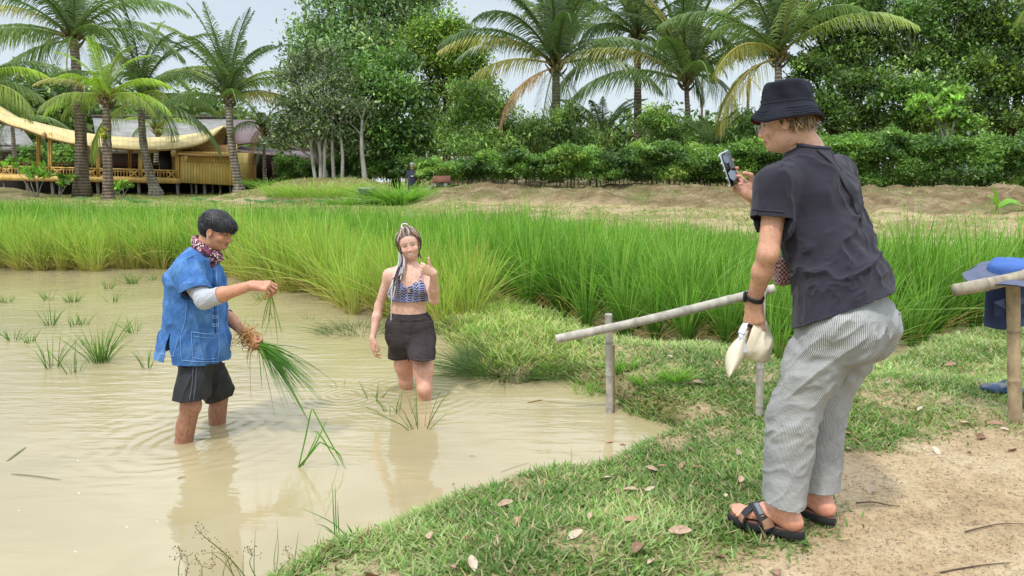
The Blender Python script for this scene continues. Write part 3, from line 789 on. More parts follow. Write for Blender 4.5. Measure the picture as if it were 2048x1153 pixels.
def frond_mesh(e0, curl, L, tone, droop=0.5, dead=0.0, nl=66, seed=0):
    """one pinnate palm leaf along +X: e0 start elevation (deg), curl total downward bend (deg)"""
    rs = np.random.RandomState(seed)
    m = 26; t = np.linspace(0, 1, m)
    el = R(e0) - R(curl) * t ** 1.35
    st = L / (m - 1)
    pts = np.zeros((m, 3))
    for i in range(1, m):
        pts[i] = pts[i - 1] + st * np.array([math.cos(el[i]), 0, math.sin(el[i])])
    mb = MB()
    rc = np.array(tone) * np.array([1.35, 1.05, 0.8])
    mb.tube(pts, 0.035 * (1 - 0.85 * t) + 0.004, 5, rc)
    tl = np.linspace(0.12, 0.995, nl)
    n = nl * 2
    tt = np.repeat(tl, 2) + rs.normal(size=n) * 0.004; sgn = np.tile([1.0, -1.0], nl)
    tt = np.clip(tt, 0.1, 0.999)
    bx = np.stack([np.interp(tt, t, pts[:, k]) for k in range(3)], 1)
    e = np.interp(tt, t, el)
    tan = np.stack([np.cos(e), 0 * e, np.sin(e)], 1); nor = np.stack([-np.sin(e), 0 * e, np.cos(e)], 1)
    side = np.array([0, 1.0, 0])[None] * sgn[:, None]
    ang = R(62) - R(38) * tt[:, None]                 # leaflets sweep forward towards the tip
    d = side * np.sin(ang) + tan * np.cos(ang) + nor * (0.28 - 0.1 * rs.rand(n, 1))
    d += rs.normal(size=(n, 3)) * 0.05; d /= np.linalg.norm(d, axis=1, keepdims=True)
    ll = 0.21 * L * (np.sin(np.pi * np.clip(tt * 0.86 + 0.12, 0, 1)) ** 0.6) * (0.85 + 0.3 * rs.rand(n)) * (1 - 0.25 * tt)
    bend = np.zeros((n, 3)); bend[:, 2] = -(droop * (0.8 + 0.5 * rs.rand(n)) + 0.15); bend += -d * 0.12
    c = np.array(tone)[None] * (0.8 + 0.4 * rs.rand(n, 1)) * (1 + 0.2 * (rs.rand(n, 3) - 0.5))
    if dead: 
        k = (rs.rand(n, 1) < dead)
        c = np.where(k, np.array(srgb(176, 148, 108))[None] * (0.7 + 0.4 * rs.rand(n, 1)), c)
    tipc = c * np.array([1.15, 1.05, 0.8])
    V, Q, C = ribbons(bx, d, ll, np.full(n, 0.036), bend, side=tan * 0.6 + nor * 0.55, seg=3, c0=c, c1=tipc)
    mb.add(V, Q, None, C)
    V, F, C = mb.arrays()
    me = mesh('frond', V, F, C); me.materials.append(M_PALM)
    me.polygons.foreach_set('use_smooth', np.ones(len(me.polygons), bool))
    return me
TONE = {'deep': srgb(84, 108, 64), 'mid': srgb(106, 132, 74), 'light': srgb(140, 160, 84), 'yellow': srgb(166, 164, 96), 'bright': srgb(150, 184, 62), 'dead': srgb(158, 134, 100)}
FR = {}
def frond(kind, tone, dead=0.0, v=0):
    key = (kind, tone, v)
    if key not in FR:
        e0, curl, droop = {'up': (84, 34, 0.25), 'high': (68, 62, 0.42), 'mid': (44, 76, 0.62), 'flat': (18, 70, 0.85), 'low': (-12, 66, 0.85), 'hang': (-42, 46, 0.5), 'stiff': (55, 34, 0.22)}[kind]
        FR[key] = frond_mesh(e0 + 4 * v, curl + 6 * v, 3.4, TONE[tone], droop, dead or (0.9 if tone == 'dead' else 0.0), seed=hash_key(key))
    return FR[key]
def hash_key(k): return sum(ord(c) * (i + 3) for i, c in enumerate(str(k))) % 10007
def palm(name_label, base, top, crown_scale, fronds, lean=0.0, tr=0.13, dark=False, stub=True, thick_base=1.6):
    """base/top world points; fronds list of (azimuth deg, kind, tone, scale)"""
    base = np.array(base, float); top = np.array(top, float)
    root = empty('palm_tree', base, name_label, 'palm tree', 'coconut palms round the paddy')
    t = np.linspace(0, 1, 24)[:, None]
    pts = base + (top - base) * t + np.array([lean, 0, 0]) * np.sin(np.pi * t) + np.array([0, 0, 0])
    pts[0, 2] -= 0.3
    rr = tr * (1 - 0.35 * t[:, 0]) * (1 + (thick_base - 1) * np.exp(-t[:, 0] * 14)) * (1 + 0.05 * np.sin(np.arange(24) * 2.1))
    mb = MB(); mb.tube(pts, rr, 12); mb.build('trunk', M_PTRUNK_D if dark else M_PTRUNK, root, True)
    if stub:
        # leaf bases, fibre and nuts under the crown
        mb = MB()
        for k in range(16):
            a = k * 2.4; h = -0.35 + 0.04 * k
            p0 = top + np.array([math.cos(a) * tr * 0.7, math.sin(a) * tr * 0.7, h]); p1 = p0 + np.array([math.cos(a) * 0.30, math.sin(a) * 0.30, 0.32])
            mb.tube([p0, (p0 + p1) / 2 + np.array([0, 0, -0.03]), p1], [0.06, 0.045, 0.03], 5, srgb(120, 100, 62) if k % 3 else srgb(84, 62, 44))
        mb.build('leaf_base', vc_bark, root, True)
    for i, (az, kind, tone, sc) in enumerate(fronds):
        me = frond(kind, tone, 0, i % 2)
        o = bpy.data.objects.new('frond', me); COL.objects.link(o); o.parent = root
        o.location = Vector(top - base) + Vector((0, 0, 0.04 * (i % 5)))
        o.rotation_euler = (random.uniform(-0.12, 0.12), random.uniform(-0.08, 0.08), R(az)); s = sc * crown_scale
        o.scale = (s, s, s)
    return root
vc_bark = vcol_mat('leaf_base_fibre', 0.9, 0.4, 20)
def ring(n, kinds, tones, seed, sc=1.0, keep=None):
    rs = random.Random(seed); out = []
    for i in range(n):
        az = i * 137.5 + rs.uniform(-15, 15)
        f = i / max(n - 1, 1)
        k = kinds[min(int(f * len(kinds)), len(kinds) - 1)]
        out.append((az, k, rs.choice(tones), sc * rs.uniform(0.85, 1.08)))
    return out
ALLK = ['up', 'up', 'high', 'high', 'mid', 'mid', 'flat', 'flat', 'low']
# frond length 3.4 m x scale
palm('tall dark-trunked palm rising left of the short bright palm, its crown cut by the frame', P(164, 384, 36), P(147, 80, 36), 1.5, ring(26, ALLK, ['deep', 'mid', 'mid'], 1) + [(185, 'mid', 'yellow', 1.0), (5, 'mid', 'mid', 1.15), (200, 'flat', 'light', 1.0)], tr=0.29, dark=True, lean=0.1)
palm('short bright yellow-green palm with dark trunk in front of the bamboo pavilion', P(217, 405, 33), P(212, 200, 33), 0.86, ring(14, ['up', 'high', 'high', 'mid', 'mid', 'flat'], ['bright', 'bright', 'light'], 2) + [(180, 'flat', 'bright', 1.05), (0, 'mid', 'bright', 1.1), (200, 'mid', 'yellow', 1.0), (-20, 'flat', 'light', 1.0)], tr=0.22, dark=True)
palm('palm with curved pale trunk in front of the middle of the curved roof', P(314, 392, 37), P(283, 200, 37), 1.28, ring(22, ALLK, ['deep', 'mid', 'light'], 3) + [(-8, 'mid', 'light', 1.15), (12, 'high', 'mid', 1.15)], tr=0.22, lean=-0.25, thick_base=2.0)
palm('well-shaped palm with pale trunk standing before the right end of the pavilion', P(482, 392, 36), P(457, 200, 36), 1.24, ring(26, ['up', 'up', 'high', 'high', 'high', 'mid', 'mid', 'flat'], ['deep', 'mid', 'mid', 'deep'], 4) + [(2, 'flat', 'yellow', 0.98), (-12, 'mid', 'light', 1.0), (178, 'high', 'light', 1.2), (168, 'mid', 'light', 1.0)], tr=0.22, lean=-0.12, thick_base=1.8)
palm('young palm with a hanging dead leaf at the edge of the dark shed', P(530, 375, 38), P(527, 258, 38), 0.75, ring(9, ['high', 'mid', 'mid', 'flat'], ['mid', 'light'], 5) + [(250, 'hang', 'dead', 0.9), (270, 'hang', 'mid', 0.8)], tr=0.10)
palm('palm mostly outside the left frame edge, its leaves hanging over the roof end', P(-75, 400, 34), P(-70, 185, 34), 1.12, ring(16, ALLK, ['light', 'mid', 'bright'], 6) + [(0, 'mid', 'bright', 1.1), (-15, 'flat', 'light', 1.1), (15, 'mid', 'mid', 1.2)], tr=0.2)
palm('small palm behind the curved roof, between the two pale trunks', P(312, 330, 45), P(314, 262, 45), 0.72, ring(12, ['high', 'mid', 'mid', 'flat'], ['light', 'bright', 'mid'], 7), tr=0.13)
palm('palm at the far left behind the pavilion roof', P(30, 330, 46), P(24, 240, 46), 0.9, ring(12, ALLK, ['mid', 'deep'], 8), tr=0.14)
palm('huge spreading palm with drooping yellow lower leaves right of the domed trees', P(1112, 360, 33), P(1112, 135, 33), 1.62, ring(26, ['up', 'up', 'up', 'high', 'high', 'high', 'mid', 'mid'], ['deep', 'mid', 'deep'], 9) + [(183, 'mid', 'yellow', 0.98), (172, 'flat', 'yellow', 0.85), (190, 'high', 'light', 1.1), (250, 'hang', 'deep', 0.7), (200, 'low', 'dead', 0.7), (290, 'hang', 'deep', 0.7), (0, 'flat', 'mid', 0.9)], tr=0.24, dark=True)
palm('palm with thick dark trunk, second of the tall palms in the middle', P(1276, 350, 36), P(1275, 75, 36), 1.55, ring(24, ALLK, ['deep', 'mid', 'deep'], 10) + [(180, 'mid', 'light', 1.1), (0, 'mid', 'mid', 1.0)], tr=0.22, dark=True)
palm('slender-trunked palm with long yellow leaf hanging left, before the patch of sky', P(1376, 350, 33), P(1372, 165, 33), 1.58, ring(26, ['up', 'up', 'up', 'high', 'high', 'high', 'mid', 'mid', 'flat'], ['deep', 'mid', 'mid'], 11) + [(181, 'mid', 'yellow', 1.15), (160, 'high', 'light', 1.15), (200, 'high', 'yellow', 1.05), (20, 'high', 'light', 1.1), (-3, 'mid', 'mid', 1.0)], tr=0.15, dark=True, lean=0.05)
palm('palm behind the bucket hat with a yellow leaf hanging beside the hat', P(1560, 350, 31), P(1556, 118, 31), 1.5, ring(24, ['up', 'up', 'up', 'high', 'high', 'mid', 'mid'], ['mid', 'light', 'deep'], 12) + [(222, 'flat', 'yellow', 0.95), (215, 'low', 'yellow', 0.95), (190, 'high', 'light', 1.2), (10, 'high', 'light', 1.2)], tr=0.2)
palm('low young palm with stiff upright leaves under the two tall palms', P(1204, 340, 34), P(1206, 286, 34), 0.80, ring(11, ['stiff', 'stiff', 'high', 'high'], ['deep', 'mid'], 13), tr=0.14, dark=True)
palm('palm reaching in from the top right corner', P(2110, 360, 30), P(2105, 40, 30), 1.1, ring(14, ['high', 'mid', 'mid', 'flat'], ['mid', 'light'], 14) + [(185, 'mid', 'yellow', 1.0)], tr=0.18)
palm('low palm clump in the hedge trees behind the phone', P(1425, 352, 30), P(1425, 300, 30), 0.62, ring(9, ['stiff', 'stiff', 'high'], ['deep', 'mid'], 15), tr=0.1, dark=True, stub=False)
palm('slim palm top poking out between the two domed trees', P(770, 330, 41), P(772, 92, 41), 0.55, ring(9, ['mid', 'flat', 'mid', 'low'], ['light', 'yellow', 'mid'], 16), tr=0.10)
palm('thin distant palm on the skyline left of the bucket hat', P(1402, 350, 48), P(1405, 118, 48), 0.6, ring(9, ['flat', 'low', 'mid'], ['deep', 'light'], 17), tr=0.09)
palm('dead palm with a shrivelled brown top on the skyline', P(1490, 350, 46), P(1498, 158, 46), 0.42, [(200, 'hang', 'dead', 1), (330, 'hang', 'dead', 1.1), (90, 'hang', 'dead', 0.8), (20, 'up', 'dead', 0.6), (150, 'up', 'dead', 0.5)], tr=0.12, dark=True, stub=False)

def leaf_cloud(centers, radii, per, leaf, tones, seed, spread=1.0, up=0.5, asp=0.42, sub=26, sq=0.75, jitter=0.32):
    """leaves in clusters spread through ellipsoids"""
    rs = np.random.RandomState(seed)
    Vs, Qs, Cs = [], [], []; n0 = 0
    for c, r, k in zip(centers, radii, per):
        c = np.asarray(c, float); r = np.broadcast_to(np.asarray(r, float), (3,))
        m = max(4, int(sub * (r.mean() ** 1.3)))
        d = rs.normal(size=(m, 3)); d /= np.linalg.norm(d, axis=1, keepdims=True)
        d[:, 2] = np.where(d[:, 2] < -0.4, -d[:, 2] * 0.5, d[:, 2])
        rad = rs.rand(m, 1) ** 0.45
        sc = c + d * rad * r * 0.95
        tone = np.array(tones)[rs.randint(0, len(tones), m)] * (0.50 + 0.85 * rs.rand(m, 1))
        idx = rs.randint(0, m, k)
        cs = r.mean() * jitter
        off = rs.normal(size=(k, 3)) * cs * np.array([1, 1, sq])
        p = sc[idx] + off
        n = rs.normal(size=(k, 3)) + np.array([0, -0.15, up]); n /= np.linalg.norm(n, axis=1, keepdims=True)
        a = np.cross(n, rs.normal(size=(k, 3))); a /= np.linalg.norm(a, axis=1, keepdims=True)
        a[:, 2] -= 0.25; b = np.cross(n, a)
        L = leaf * (0.45 + 1.1 * rs.rand(k, 1)); W = L * asp
        V = np.stack([p - a * L / 2, p + b * W / 2 - a * L * 0.05, p + a * L / 2, p - b * W / 2 - a * L * 0.05], 1)
        C = np.repeat((tone[idx] * (0.6 + 0.8 * rs.rand(k, 1)) * (1 + 0.25 * (rs.rand(k, 3) - 0.5)))[:, None], 4, 1)
        Vs.append(V.reshape(-1, 3)); Cs.append(C.reshape(-1, 3))
        Qs.append(np.arange(k * 4).reshape(-1, 4) + n0); n0 += k * 4
    return np.vstack(Vs), np.vstack(Qs), np.vstack(Cs)
def tree(label, cat, base, blobs, leaves, leaf, tones, seed, trunk_r=0.2, bark=None, up=0.5, asp=0.42, name='broadleaf_tree', limbs=True, group=None, twigs=0, jitter=0.32, sub=26):
    """blobs: (u, v, Y, radius_px_x, radius_px_z)"""
    base = np.array(base, float)
    root = empty(name, base, label, cat, group)
    cen, rad = [], []
    for (u, v, Y, rx, rz) in blobs:
        cen.append(P(u, v, Y)); rad.append((rx * Y / FPX, min(rx, rz) * Y / FPX * 0.9, rz * Y / FPX))
    vol = np.array([r[0] * r[2] for r in rad]); per = np.maximum(30, (leaves * vol / vol.sum())).astype(int)
    V, Q, C = leaf_cloud(cen, rad, per, leaf, tones, seed, up=up, asp=asp, jitter=jitter, sub=sub)
    mb = MB(); mb.add(V, Q, None, C)
    mb.build('crown', M_TREE, root)
    rs = random.Random(seed)
    mb = MB()
    cen = np.array(cen); hub = base + (np.array([cen[:, 0].mean(), cen[:, 1].mean(), cen[:, 2].min()]) - base) * 0.62
    p = spline([base - [0, 0, 0.3], base * 0.6 + hub * 0.4 + [rs.uniform(-.15, .15), 0, 0], hub], 8)
    mb.tube(p, np.linspace(trunk_r, trunk_r * 0.65, 8), 9)
    if limbs:
        for c, r in zip(cen, rad):
            mid = hub * 0.5 + c * 0.5 + np.array([rs.uniform(-.3, .3), rs.uniform(-.3, .3), 0.2])
            q = spline([hub - [0, 0, 0.1], mid, c], 8)
            mb.tube(q, np.linspace(trunk_r * 0.55, 0.03, 8), 6)
            for k in range(3 + twigs):
                d = np.array([rs.gauss(0, 1), rs.gauss(0, 1), rs.gauss(0.3, 0.8)]); d /= np.linalg.norm(d)
                s = q[rs.randint(3, 7)]
                e = c + d * np.array(r) * rs.uniform(0.6, 1.0)
                mb.tube(spline([s, (s + e) / 2 + [0, 0, 0.15], e], 6), np.linspace(trunk_r * 0.2, 0.012, 6), 5)
    mb.build('trunk', bark or M_TRUNK_D, root, True)
    return root
T_BLUE = [srgb(114, 142, 90), srgb(132, 158, 106), srgb(94, 120, 76), srgb(148, 168, 114)]
T_GRAY = [srgb(112, 128, 88), srgb(92, 110, 72), srgb(134, 146, 108), srgb(76, 92, 58)]
T_GLOSS = [srgb(80, 110, 52), srgb(102, 136, 64), srgb(64, 90, 46), srgb(122, 154, 80)]
T_OLIVE = [srgb(124, 150, 58), srgb(104, 134, 50), srgb(148, 170, 72), srgb(86, 114, 44)]
T_BAMB = [srgb(124, 154, 76), srgb(148, 174, 96), srgb(104, 134, 64), srgb(86, 114, 54)]
T_DEEP = [srgb(76, 100, 52), srgb(94, 120, 60), srgb(60, 82, 42), srgb(112, 138, 70), srgb(132, 156, 84)]
tree('tall pale blue-green tree, the highest dome of the trees left of the middle', 'tree', P(735, 365, 41),
     [(650, 80, 41, 70, 60), (720, 20, 41, 85, 70), (790, -10, 41, 80, 70), (830, 50, 41, 60, 50), (610, 130, 40, 50, 45), (690, 110, 40, 80, 55), (760, 95, 40, 70, 50), (650, -10, 42, 50, 50), (720, -70, 42, 90, 50), (850, 5, 42, 45, 50)],
     30000, 0.21, T_BLUE, 21, 0.3)
tree('grey-green tree full of bare twigs beside the dark shed', 'tree', P(650, 362, 34),
     [(610, 215, 34, 60, 55), (660, 180, 34, 55, 55), (590, 160, 35, 40, 40), (640, 265, 33, 65, 40), (585, 265, 34, 48, 34), (690, 240, 34, 45, 50), (640, 120, 35, 45, 35), (560, 290, 34, 30, 28), (700, 300, 34, 40, 34)],
     15000, 0.16, T_GRAY, 22, 0.12, M_TRUNK_L, twigs=9)
tree('glossy dark green tree in the middle of the tree group', 'tree', P(790, 365, 35),
     [(740, 180, 35, 60, 50), (800, 210, 35, 60, 55), (770, 270, 35, 65, 50), (840, 280, 35, 40, 45), (720, 250, 35, 45, 45), (700, 140, 36, 40, 40), (780, 140, 36, 55, 40), (800, 325, 35, 60, 35), (735, 320, 35, 45, 32)],
     24000, 0.19, T_GLOSS, 23, 0.22)
tree('domed olive-green tree with dark forked trunk against the sky', 'tree', P(884, 365, 38),
     [(870, 80, 38, 62, 42), (910, 105, 38, 55, 42), (845, 125, 38, 55, 42), (935, 150, 38, 42, 38), (890, 150, 38, 60, 38), (860, 190, 38, 45, 34), (925, 195, 38, 36, 30), (850, 235, 38, 30, 28), (955, 115, 38, 36, 38), (900, 60, 38, 50, 28), (965, 175, 38, 30, 30)],
     20000, 0.17, T_OLIVE, 24, 0.26, twigs=4)
for i, (u, v, um, vt) in enumerate(((632, 362, 620, 262), (648, 362, 655, 250), (668, 362, 664, 240), (684, 362, 678, 250), (732, 366, 724, 240), (641, 362, 636, 270))):
    b = P(u, v, 33); t = P(um, vt, 33)
    root = empty('slender_tree', b, ['slim pale trunk leaning left at the shed end', 'slim pale trunk, second beside the dark shed', 'slim pale trunk, third beside the dark shed', 'slim pale trunk under the grey-green tree, farthest from the shed', 'lone white-barked trunk standing before the dark hedge', 'thin trunk between the first two pale trunks'][i], 'tree', 'slender pale-barked trees beside the shed')
    mb = MB(); p = spline([b - [0, 0, 0.2], (b + t) / 2 + [random.uniform(-.1, .1), 0, 0], t], 9)
    mb.tube(p, np.linspace(0.13 if i == 4 else 0.085, 0.05, 9), 8)
    for k in range(5):
        a = random.uniform(0, 6.28); s = p[8] if k < 3 else p[6]
        e = s + np.array([math.cos(a) * 0.9, math.sin(a) * 0.5, random.uniform(0.4, 1.1)])
        mb.tube(spline([s, (s + e) / 2 + [0, 0, 0.12], e], 6), np.linspace(0.04, 0.01, 6), 5)
    mb.build('trunk', M_TRUNK_L, root, True)
    V, Q, C = leaf_cloud([t + [0, 0, 0.5]], [(0.9, 0.7, 0.6)], [420], 0.14, T_GRAY, 300 + i)
    mb = MB(); mb.add(V, Q, None, C); mb.build('crown', M_TREE, root)
# bamboo clumps and the background belt
def bamboo(label, uc, Y, blobs, leaves, seed, tones=T_BAMB, stems=14, vb=352, leaf=0.17):
    base = P(uc, vb, Y)
    root = empty('bamboo_clump', base, label, 'bamboo')
    cen = [P(u, v, Y + (i % 3 - 1) * 0.6) for i, (u, v, rx, rz) in enumerate(blobs)]
    rad = [(rx * Y / FPX, rx * Y / FPX * 0.7, rz * Y / FPX) for (u, v, rx, rz) in blobs]
    vol = np.array([r[0] * r[2] for r in rad]); per = (leaves * vol / vol.sum()).astype(int)
    V, Q, C = leaf_cloud(cen, rad, per, leaf, tones, seed, up=0.3, asp=0.24, jitter=0.26, sub=34)
    mb = MB(); mb.add(V, Q, None, C); mb.build('foliage', M_TREE, root)
    mb = MB(); rs = random.Random(seed)
    for k in range(stems):
        c = cen[k % len(cen)]; b = base + np.array([(c[0] - base[0]) * 0.7 + rs.uniform(-0.5, 0.5), rs.uniform(-0.3, 0.3), -0.2])
        e = c + np.array([rs.uniform(-.5, .5), rs.uniform(-.4, .4), rs.uniform(0, 0.6)])
        mb.tube(spline([b, b * 0.45 + e * 0.55 + [0, 0, 0.5], e], 9), np.linspace(0.035, 0.010, 9), 5, srgb(118, 128, 66))
    mb.build('stem', vcol_mat('bamboo_stem_%d' % seed, 0.6), root, True)
    return root
bamboo('feathery light green bamboo left of the big spreading palm', 960, 32.5, [(950, 190, 55, 40), (940, 240, 60, 45), (990, 230, 55, 45), (960, 290, 80, 40), (900, 270, 30, 40), (1030, 270, 45, 40)], 17000, 31)
bamboo('loose bamboo under the big spreading palm', 1110, 32.5, [(1080, 270, 55, 45), (1150, 290, 60, 40), (1060, 310, 60, 30), (1130, 240, 45, 35), (1180, 320, 60, 25)], 13000, 32, T_DEEP + T_BAMB)
bamboo('bushy bamboo right of the thick dark palm trunk', 1340, 31.5, [(1320, 250, 40, 35), (1350, 290, 60, 40), (1290, 310, 50, 32), (1400, 300, 50, 38), (1380, 260, 30, 26)], 15000, 33)
bamboo('bamboo behind the raised phone', 1470, 31, [(1450, 290, 50, 40), (1500, 260, 42, 45), (1480, 320, 60, 30), (1530, 300, 50, 50), (1420, 330, 50, 25)], 15000, 34, T_DEEP + T_BAMB)
tree('broad dark tree behind the photographer, its top cut by the frame', 'tree', P(1690, 372, 32),
     [(1640, 60, 32, 70, 55), (1720, 30, 32, 70, 55), (1680, 120, 32, 80, 50), (1760, 100, 32, 65, 55), (1620, 150, 31, 50, 45), (1730, 170, 31, 75, 50), (1640, 220, 31, 70, 50), (1710, 240, 31, 70, 50), (1600, -20, 33, 70, 50), (1700, -50, 33, 90, 45)],
     44000, 0.155, T_DEEP + T_BAMB, 41, 0.25, jitter=0.22, sub=36)
tree('leafy tree with pale bare branches right of the photographer\'s back', 'tree', P(1850, 372, 31),
     [(1830, 50, 31, 65, 55), (1900, 20, 31, 70, 55), (1850, 120, 31, 70, 50), (1920, 100, 31, 60, 50), (1800, 190, 30, 60, 45), (1880, 190, 30, 65, 45), (1830, 250, 30, 65, 45), (1800, -40, 32, 90, 45)],
     40000, 0.155, T_BAMB + T_GLOSS, 42, 0.22, M_TRUNK_L, twigs=5, jitter=0.22, sub=36)
tree('dark tree filling the right edge behind the earth bank', 'tree', P(2010, 372, 30.5),
     [(1990, 60, 31, 65, 60), (2060, 100, 31, 70, 70), (1960, 150, 30, 60, 50), (2030, 180, 30, 70, 50), (1950, 230, 30, 60, 45), (2040, 250, 30, 70, 50), (1990, -30, 32, 90, 50), (2110, 200, 30, 60, 90)],
     40000, 0.155, T_DEEP + T_OLIVE[:1], 43, 0.25, jitter=0.22, sub=36)
tree('pale spreading bush overhanging the hedge beside the photographer', 'tree', P(1900, 374, 28.5),
     [(1890, 230, 28.5, 42, 24), (1850, 205, 28.5, 30, 18), (1940, 250, 28.5, 32, 22), (1910, 190, 28.5, 26, 16)],
     3200, 0.20, [srgb(130, 168, 76), srgb(150, 186, 92)], 44, 0.06, M_TRUNK_L, twigs=5)
# far wood behind, seen between the trunks
def far_wood():
    V, Q, C = leaf_cloud([P(u, v, 56) for u, v in FW], [(3.2, 2, 2.2)] * len(FW), [1500] * len(FW), 0.42, T_DEEP, 71)
    mb = MB(); mb.add(V, Q, None, C); o = mb.build('far_wood', M_TREE)
    tag(o, 'distant dark belt of trees low behind the pavilion and the bamboo', 'wood', kind='stuff')
FW = [(u, 300 + 14 * math.sin(u * 0.013), ) for u in range(-200, 2300, 62)] + [(u, 215 + 20 * math.sin(u * 0.05)) for u in (40, 90, 130, 400, 60)] + [(u, 262) for u in range(-100, 480, 60)]
far_wood()
# long clipped hedge on the bank
def hedge(label, pts, Hpx, seed, tones, n, leaf=0.13, thick=0.9, stems=120):
    """pts: (u, v_base, Y) along the hedge; Hpx: list of top v"""
    rs = np.random.RandomState(seed)
    b = np.array([P(*p) for p in pts]); top = np.array([P(p[0], h, p[2])[2] for p, h in zip(pts, Hpx)])
    root = empty('hedge', b[0], label, 'hedge')
    s = np.linspace(0, 1, len(pts)); t = rs.rand(n)
    cx = np.interp(t, s, b[:, 0]); cy = np.interp(t, s, b[:, 1]); cz = np.interp(t, s, b[:, 2]); ct = np.interp(t, s, top)
    bump_ = (fbm(cx * 1.1, cy * 1.1, seed=seed, oct=3) - 0.5)
    ct = ct + bump_ * 1.1
    f = rs.rand(n) ** 0.8
    prof = np.sqrt(np.clip(1 - (2 * f - 1) ** 4, 0, 1))
    lump = fbm(cx * 1.6, cz + f * 3 * 1.6, seed=seed + 3, oct=3) - 0.5
    yy = cy - thick * prof * (0.35 + 0.65 * rs.rand(n) ** 0.4) - lump * 1.5
    zz = cz + 0.30 + (ct - cz - 0.30) * f
    p = np.stack([cx, yy, zz], 1) + rs.normal(size=(n, 3)) * 0.06
    tone = np.array(tones)[(fbm(p[:, 0] * 1.2, p[:, 2] * 2.0, seed=seed + 9, oct=3) * 1.6 * len(tones) - 0.3 * len(tones)).astype(int).clip(0, len(tones) - 1)]
    nn = rs.normal(size=(n, 3)) + np.array([0, -0.4, 0.5]); nn /= np.linalg.norm(nn, axis=1, keepdims=True)
    a = np.cross(nn, rs.normal(size=(n, 3))); a /= np.linalg.norm(a, axis=1, keepdims=True); bb = np.cross(nn, a)
    L = leaf * (0.6 + 0.8 * rs.rand(n, 1)); W = L * 0.38
    V = np.stack([p - a * L / 2, p + bb * W / 2, p + a * L / 2, p - bb * W / 2], 1).reshape(-1, 3)
    C = np.repeat((tone * (0.7 + 0.6 * rs.rand(n, 1)))[:, None], 4, 1).reshape(-1, 3)
    mb = MB(); mb.add(V, np.arange(n * 4).reshape(-1, 4), None, C); mb.build('foliage', M_TREE, root)
    mb = MB()
    for k in range(stems):
        tt = rs.rand(); q = np.array([np.interp(tt, s, b[:, i]) for i in range(3)]); q[1] -= rs.rand() * 0.5
        mb.tube([q - [0, 0, 0.2], q + [rs.uniform(-.1, .1), 0, 0.5], q + [rs.uniform(-.3, .3), 0, 1.2]], [0.022, 0.018, 0.012], 5, srgb(126, 112, 84))
    mb.build('stem', vcol_mat('hedge_stem_%d' % seed, 0.8), root, True)
    return root
T_HEDGE = [srgb(66, 94, 42), srgb(88, 120, 52), srgb(110, 144, 64), srgb(138, 164, 78)]
hedge('long leafy hedge on top of the earth bank, from the little hut to the photographer', [(835, 372, 32), (1100, 373, 29), (1350, 378, 28), (1560, 386, 27.5)], [318, 306, 300, 290], 51, T_HEDGE, 62000)
hedge('tall hedge behind the photographer at the right', [(1560, 386, 27.5), (1800, 392, 26.5), (2200, 396, 25)], [282, 268, 262], 52, T_HEDGE[:3] + [srgb(96, 130, 54)], 52000, thick=1.1)
hedge('dark hedge behind the slender pale trunks', [(560, 368, 37), (700, 368, 36), (840, 368, 34)], [312, 306, 312], 53, T_HEDGE[:3], 20000, stems=40)
hedge('scrubby undergrowth behind the pavilion', [(-150, 380, 52), (200, 380, 50), (520, 380, 48)], [285, 290, 285], 54, T_HEDGE, 16000, leaf=0.24, stems=20)
# ================================================================== PAVILION, SHED, BACKGROUND OBJECTS
M_BAM_NEW = vcol_mat('golden_bamboo', 0.55, 0.2, 30, (1, 1, 0.3), var=0.2, nscale=5)
def shingle_mat(name, c1, c2, sx, sz, rough=0.7):
    """courses of split-bamboo shingles, from the u/v attributes"""
    m = NT(name)
    cmb = m.n('ShaderNodeCombineXYZ'); m.l(m.attr('su', 'Fac'), cmb.inputs[0]); m.l(m.attr('sv', 'Fac'), cmb.inputs[1])
    br = m.n('ShaderNodeTexBrick'); br.inputs['Scale'].default_value = 1.0
    br.inputs['Brick Width'].default_value = sx; br.inputs['Row Height'].default_value = sz
    br.inputs['Mortar Size'].default_value = 0.012; br.inputs['Bias'].default_value = 0.0
    br.inputs['Color1'].default_value = (*c1, 1); br.inputs['Color2'].default_value = (*c2, 1); br.inputs['Mortar'].default_value = (c2[0] * .45, c2[1] * .4, c2[2] * .35, 1)
    m.l(cmb.outputs[0], br.inputs['Vector'])
    n = m.noise(cmb.outputs[0], 1.2, 5, 0.6)
    c = m.mix(1.0, br.outputs['Color'], m.ramp(n, [(0.3, 0.75), (0.7, 1.12)]), 'MULTIPLY')
    return m.done(m.bsdf(c, rough, m.bump(br.outputs['Fac'], 0.5, -0.02)))
M_ROOF = shingle_mat('split_bamboo_roof', srgb(234, 212, 150), srgb(216, 188, 118), 0.55, 0.16)
M_ROOF2 = shingle_mat('orange_bamboo_roof', srgb(206, 158, 84), srgb(178, 128, 62), 0.55, 0.16)
M_WALLB = shingle_mat('flattened_bamboo_wall', srgb(244, 214, 128), srgb(226, 190, 100), 0.16, 1.1)
M_THATCH = plain('grey_thatch', srgb(150, 148, 142), 0.95, 0.22, 1.2, 0.5, 9, (1, 1, 4))
M_BROWN = plain('brown_sheet_roof', srgb(112, 92, 92), 0.6, 0.12, 0.8)
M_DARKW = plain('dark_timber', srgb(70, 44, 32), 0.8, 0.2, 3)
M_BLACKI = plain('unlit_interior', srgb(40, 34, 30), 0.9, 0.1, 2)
M_CONC = plain('concrete_post', srgb(150, 146, 138), 0.9, 0.15, 3)
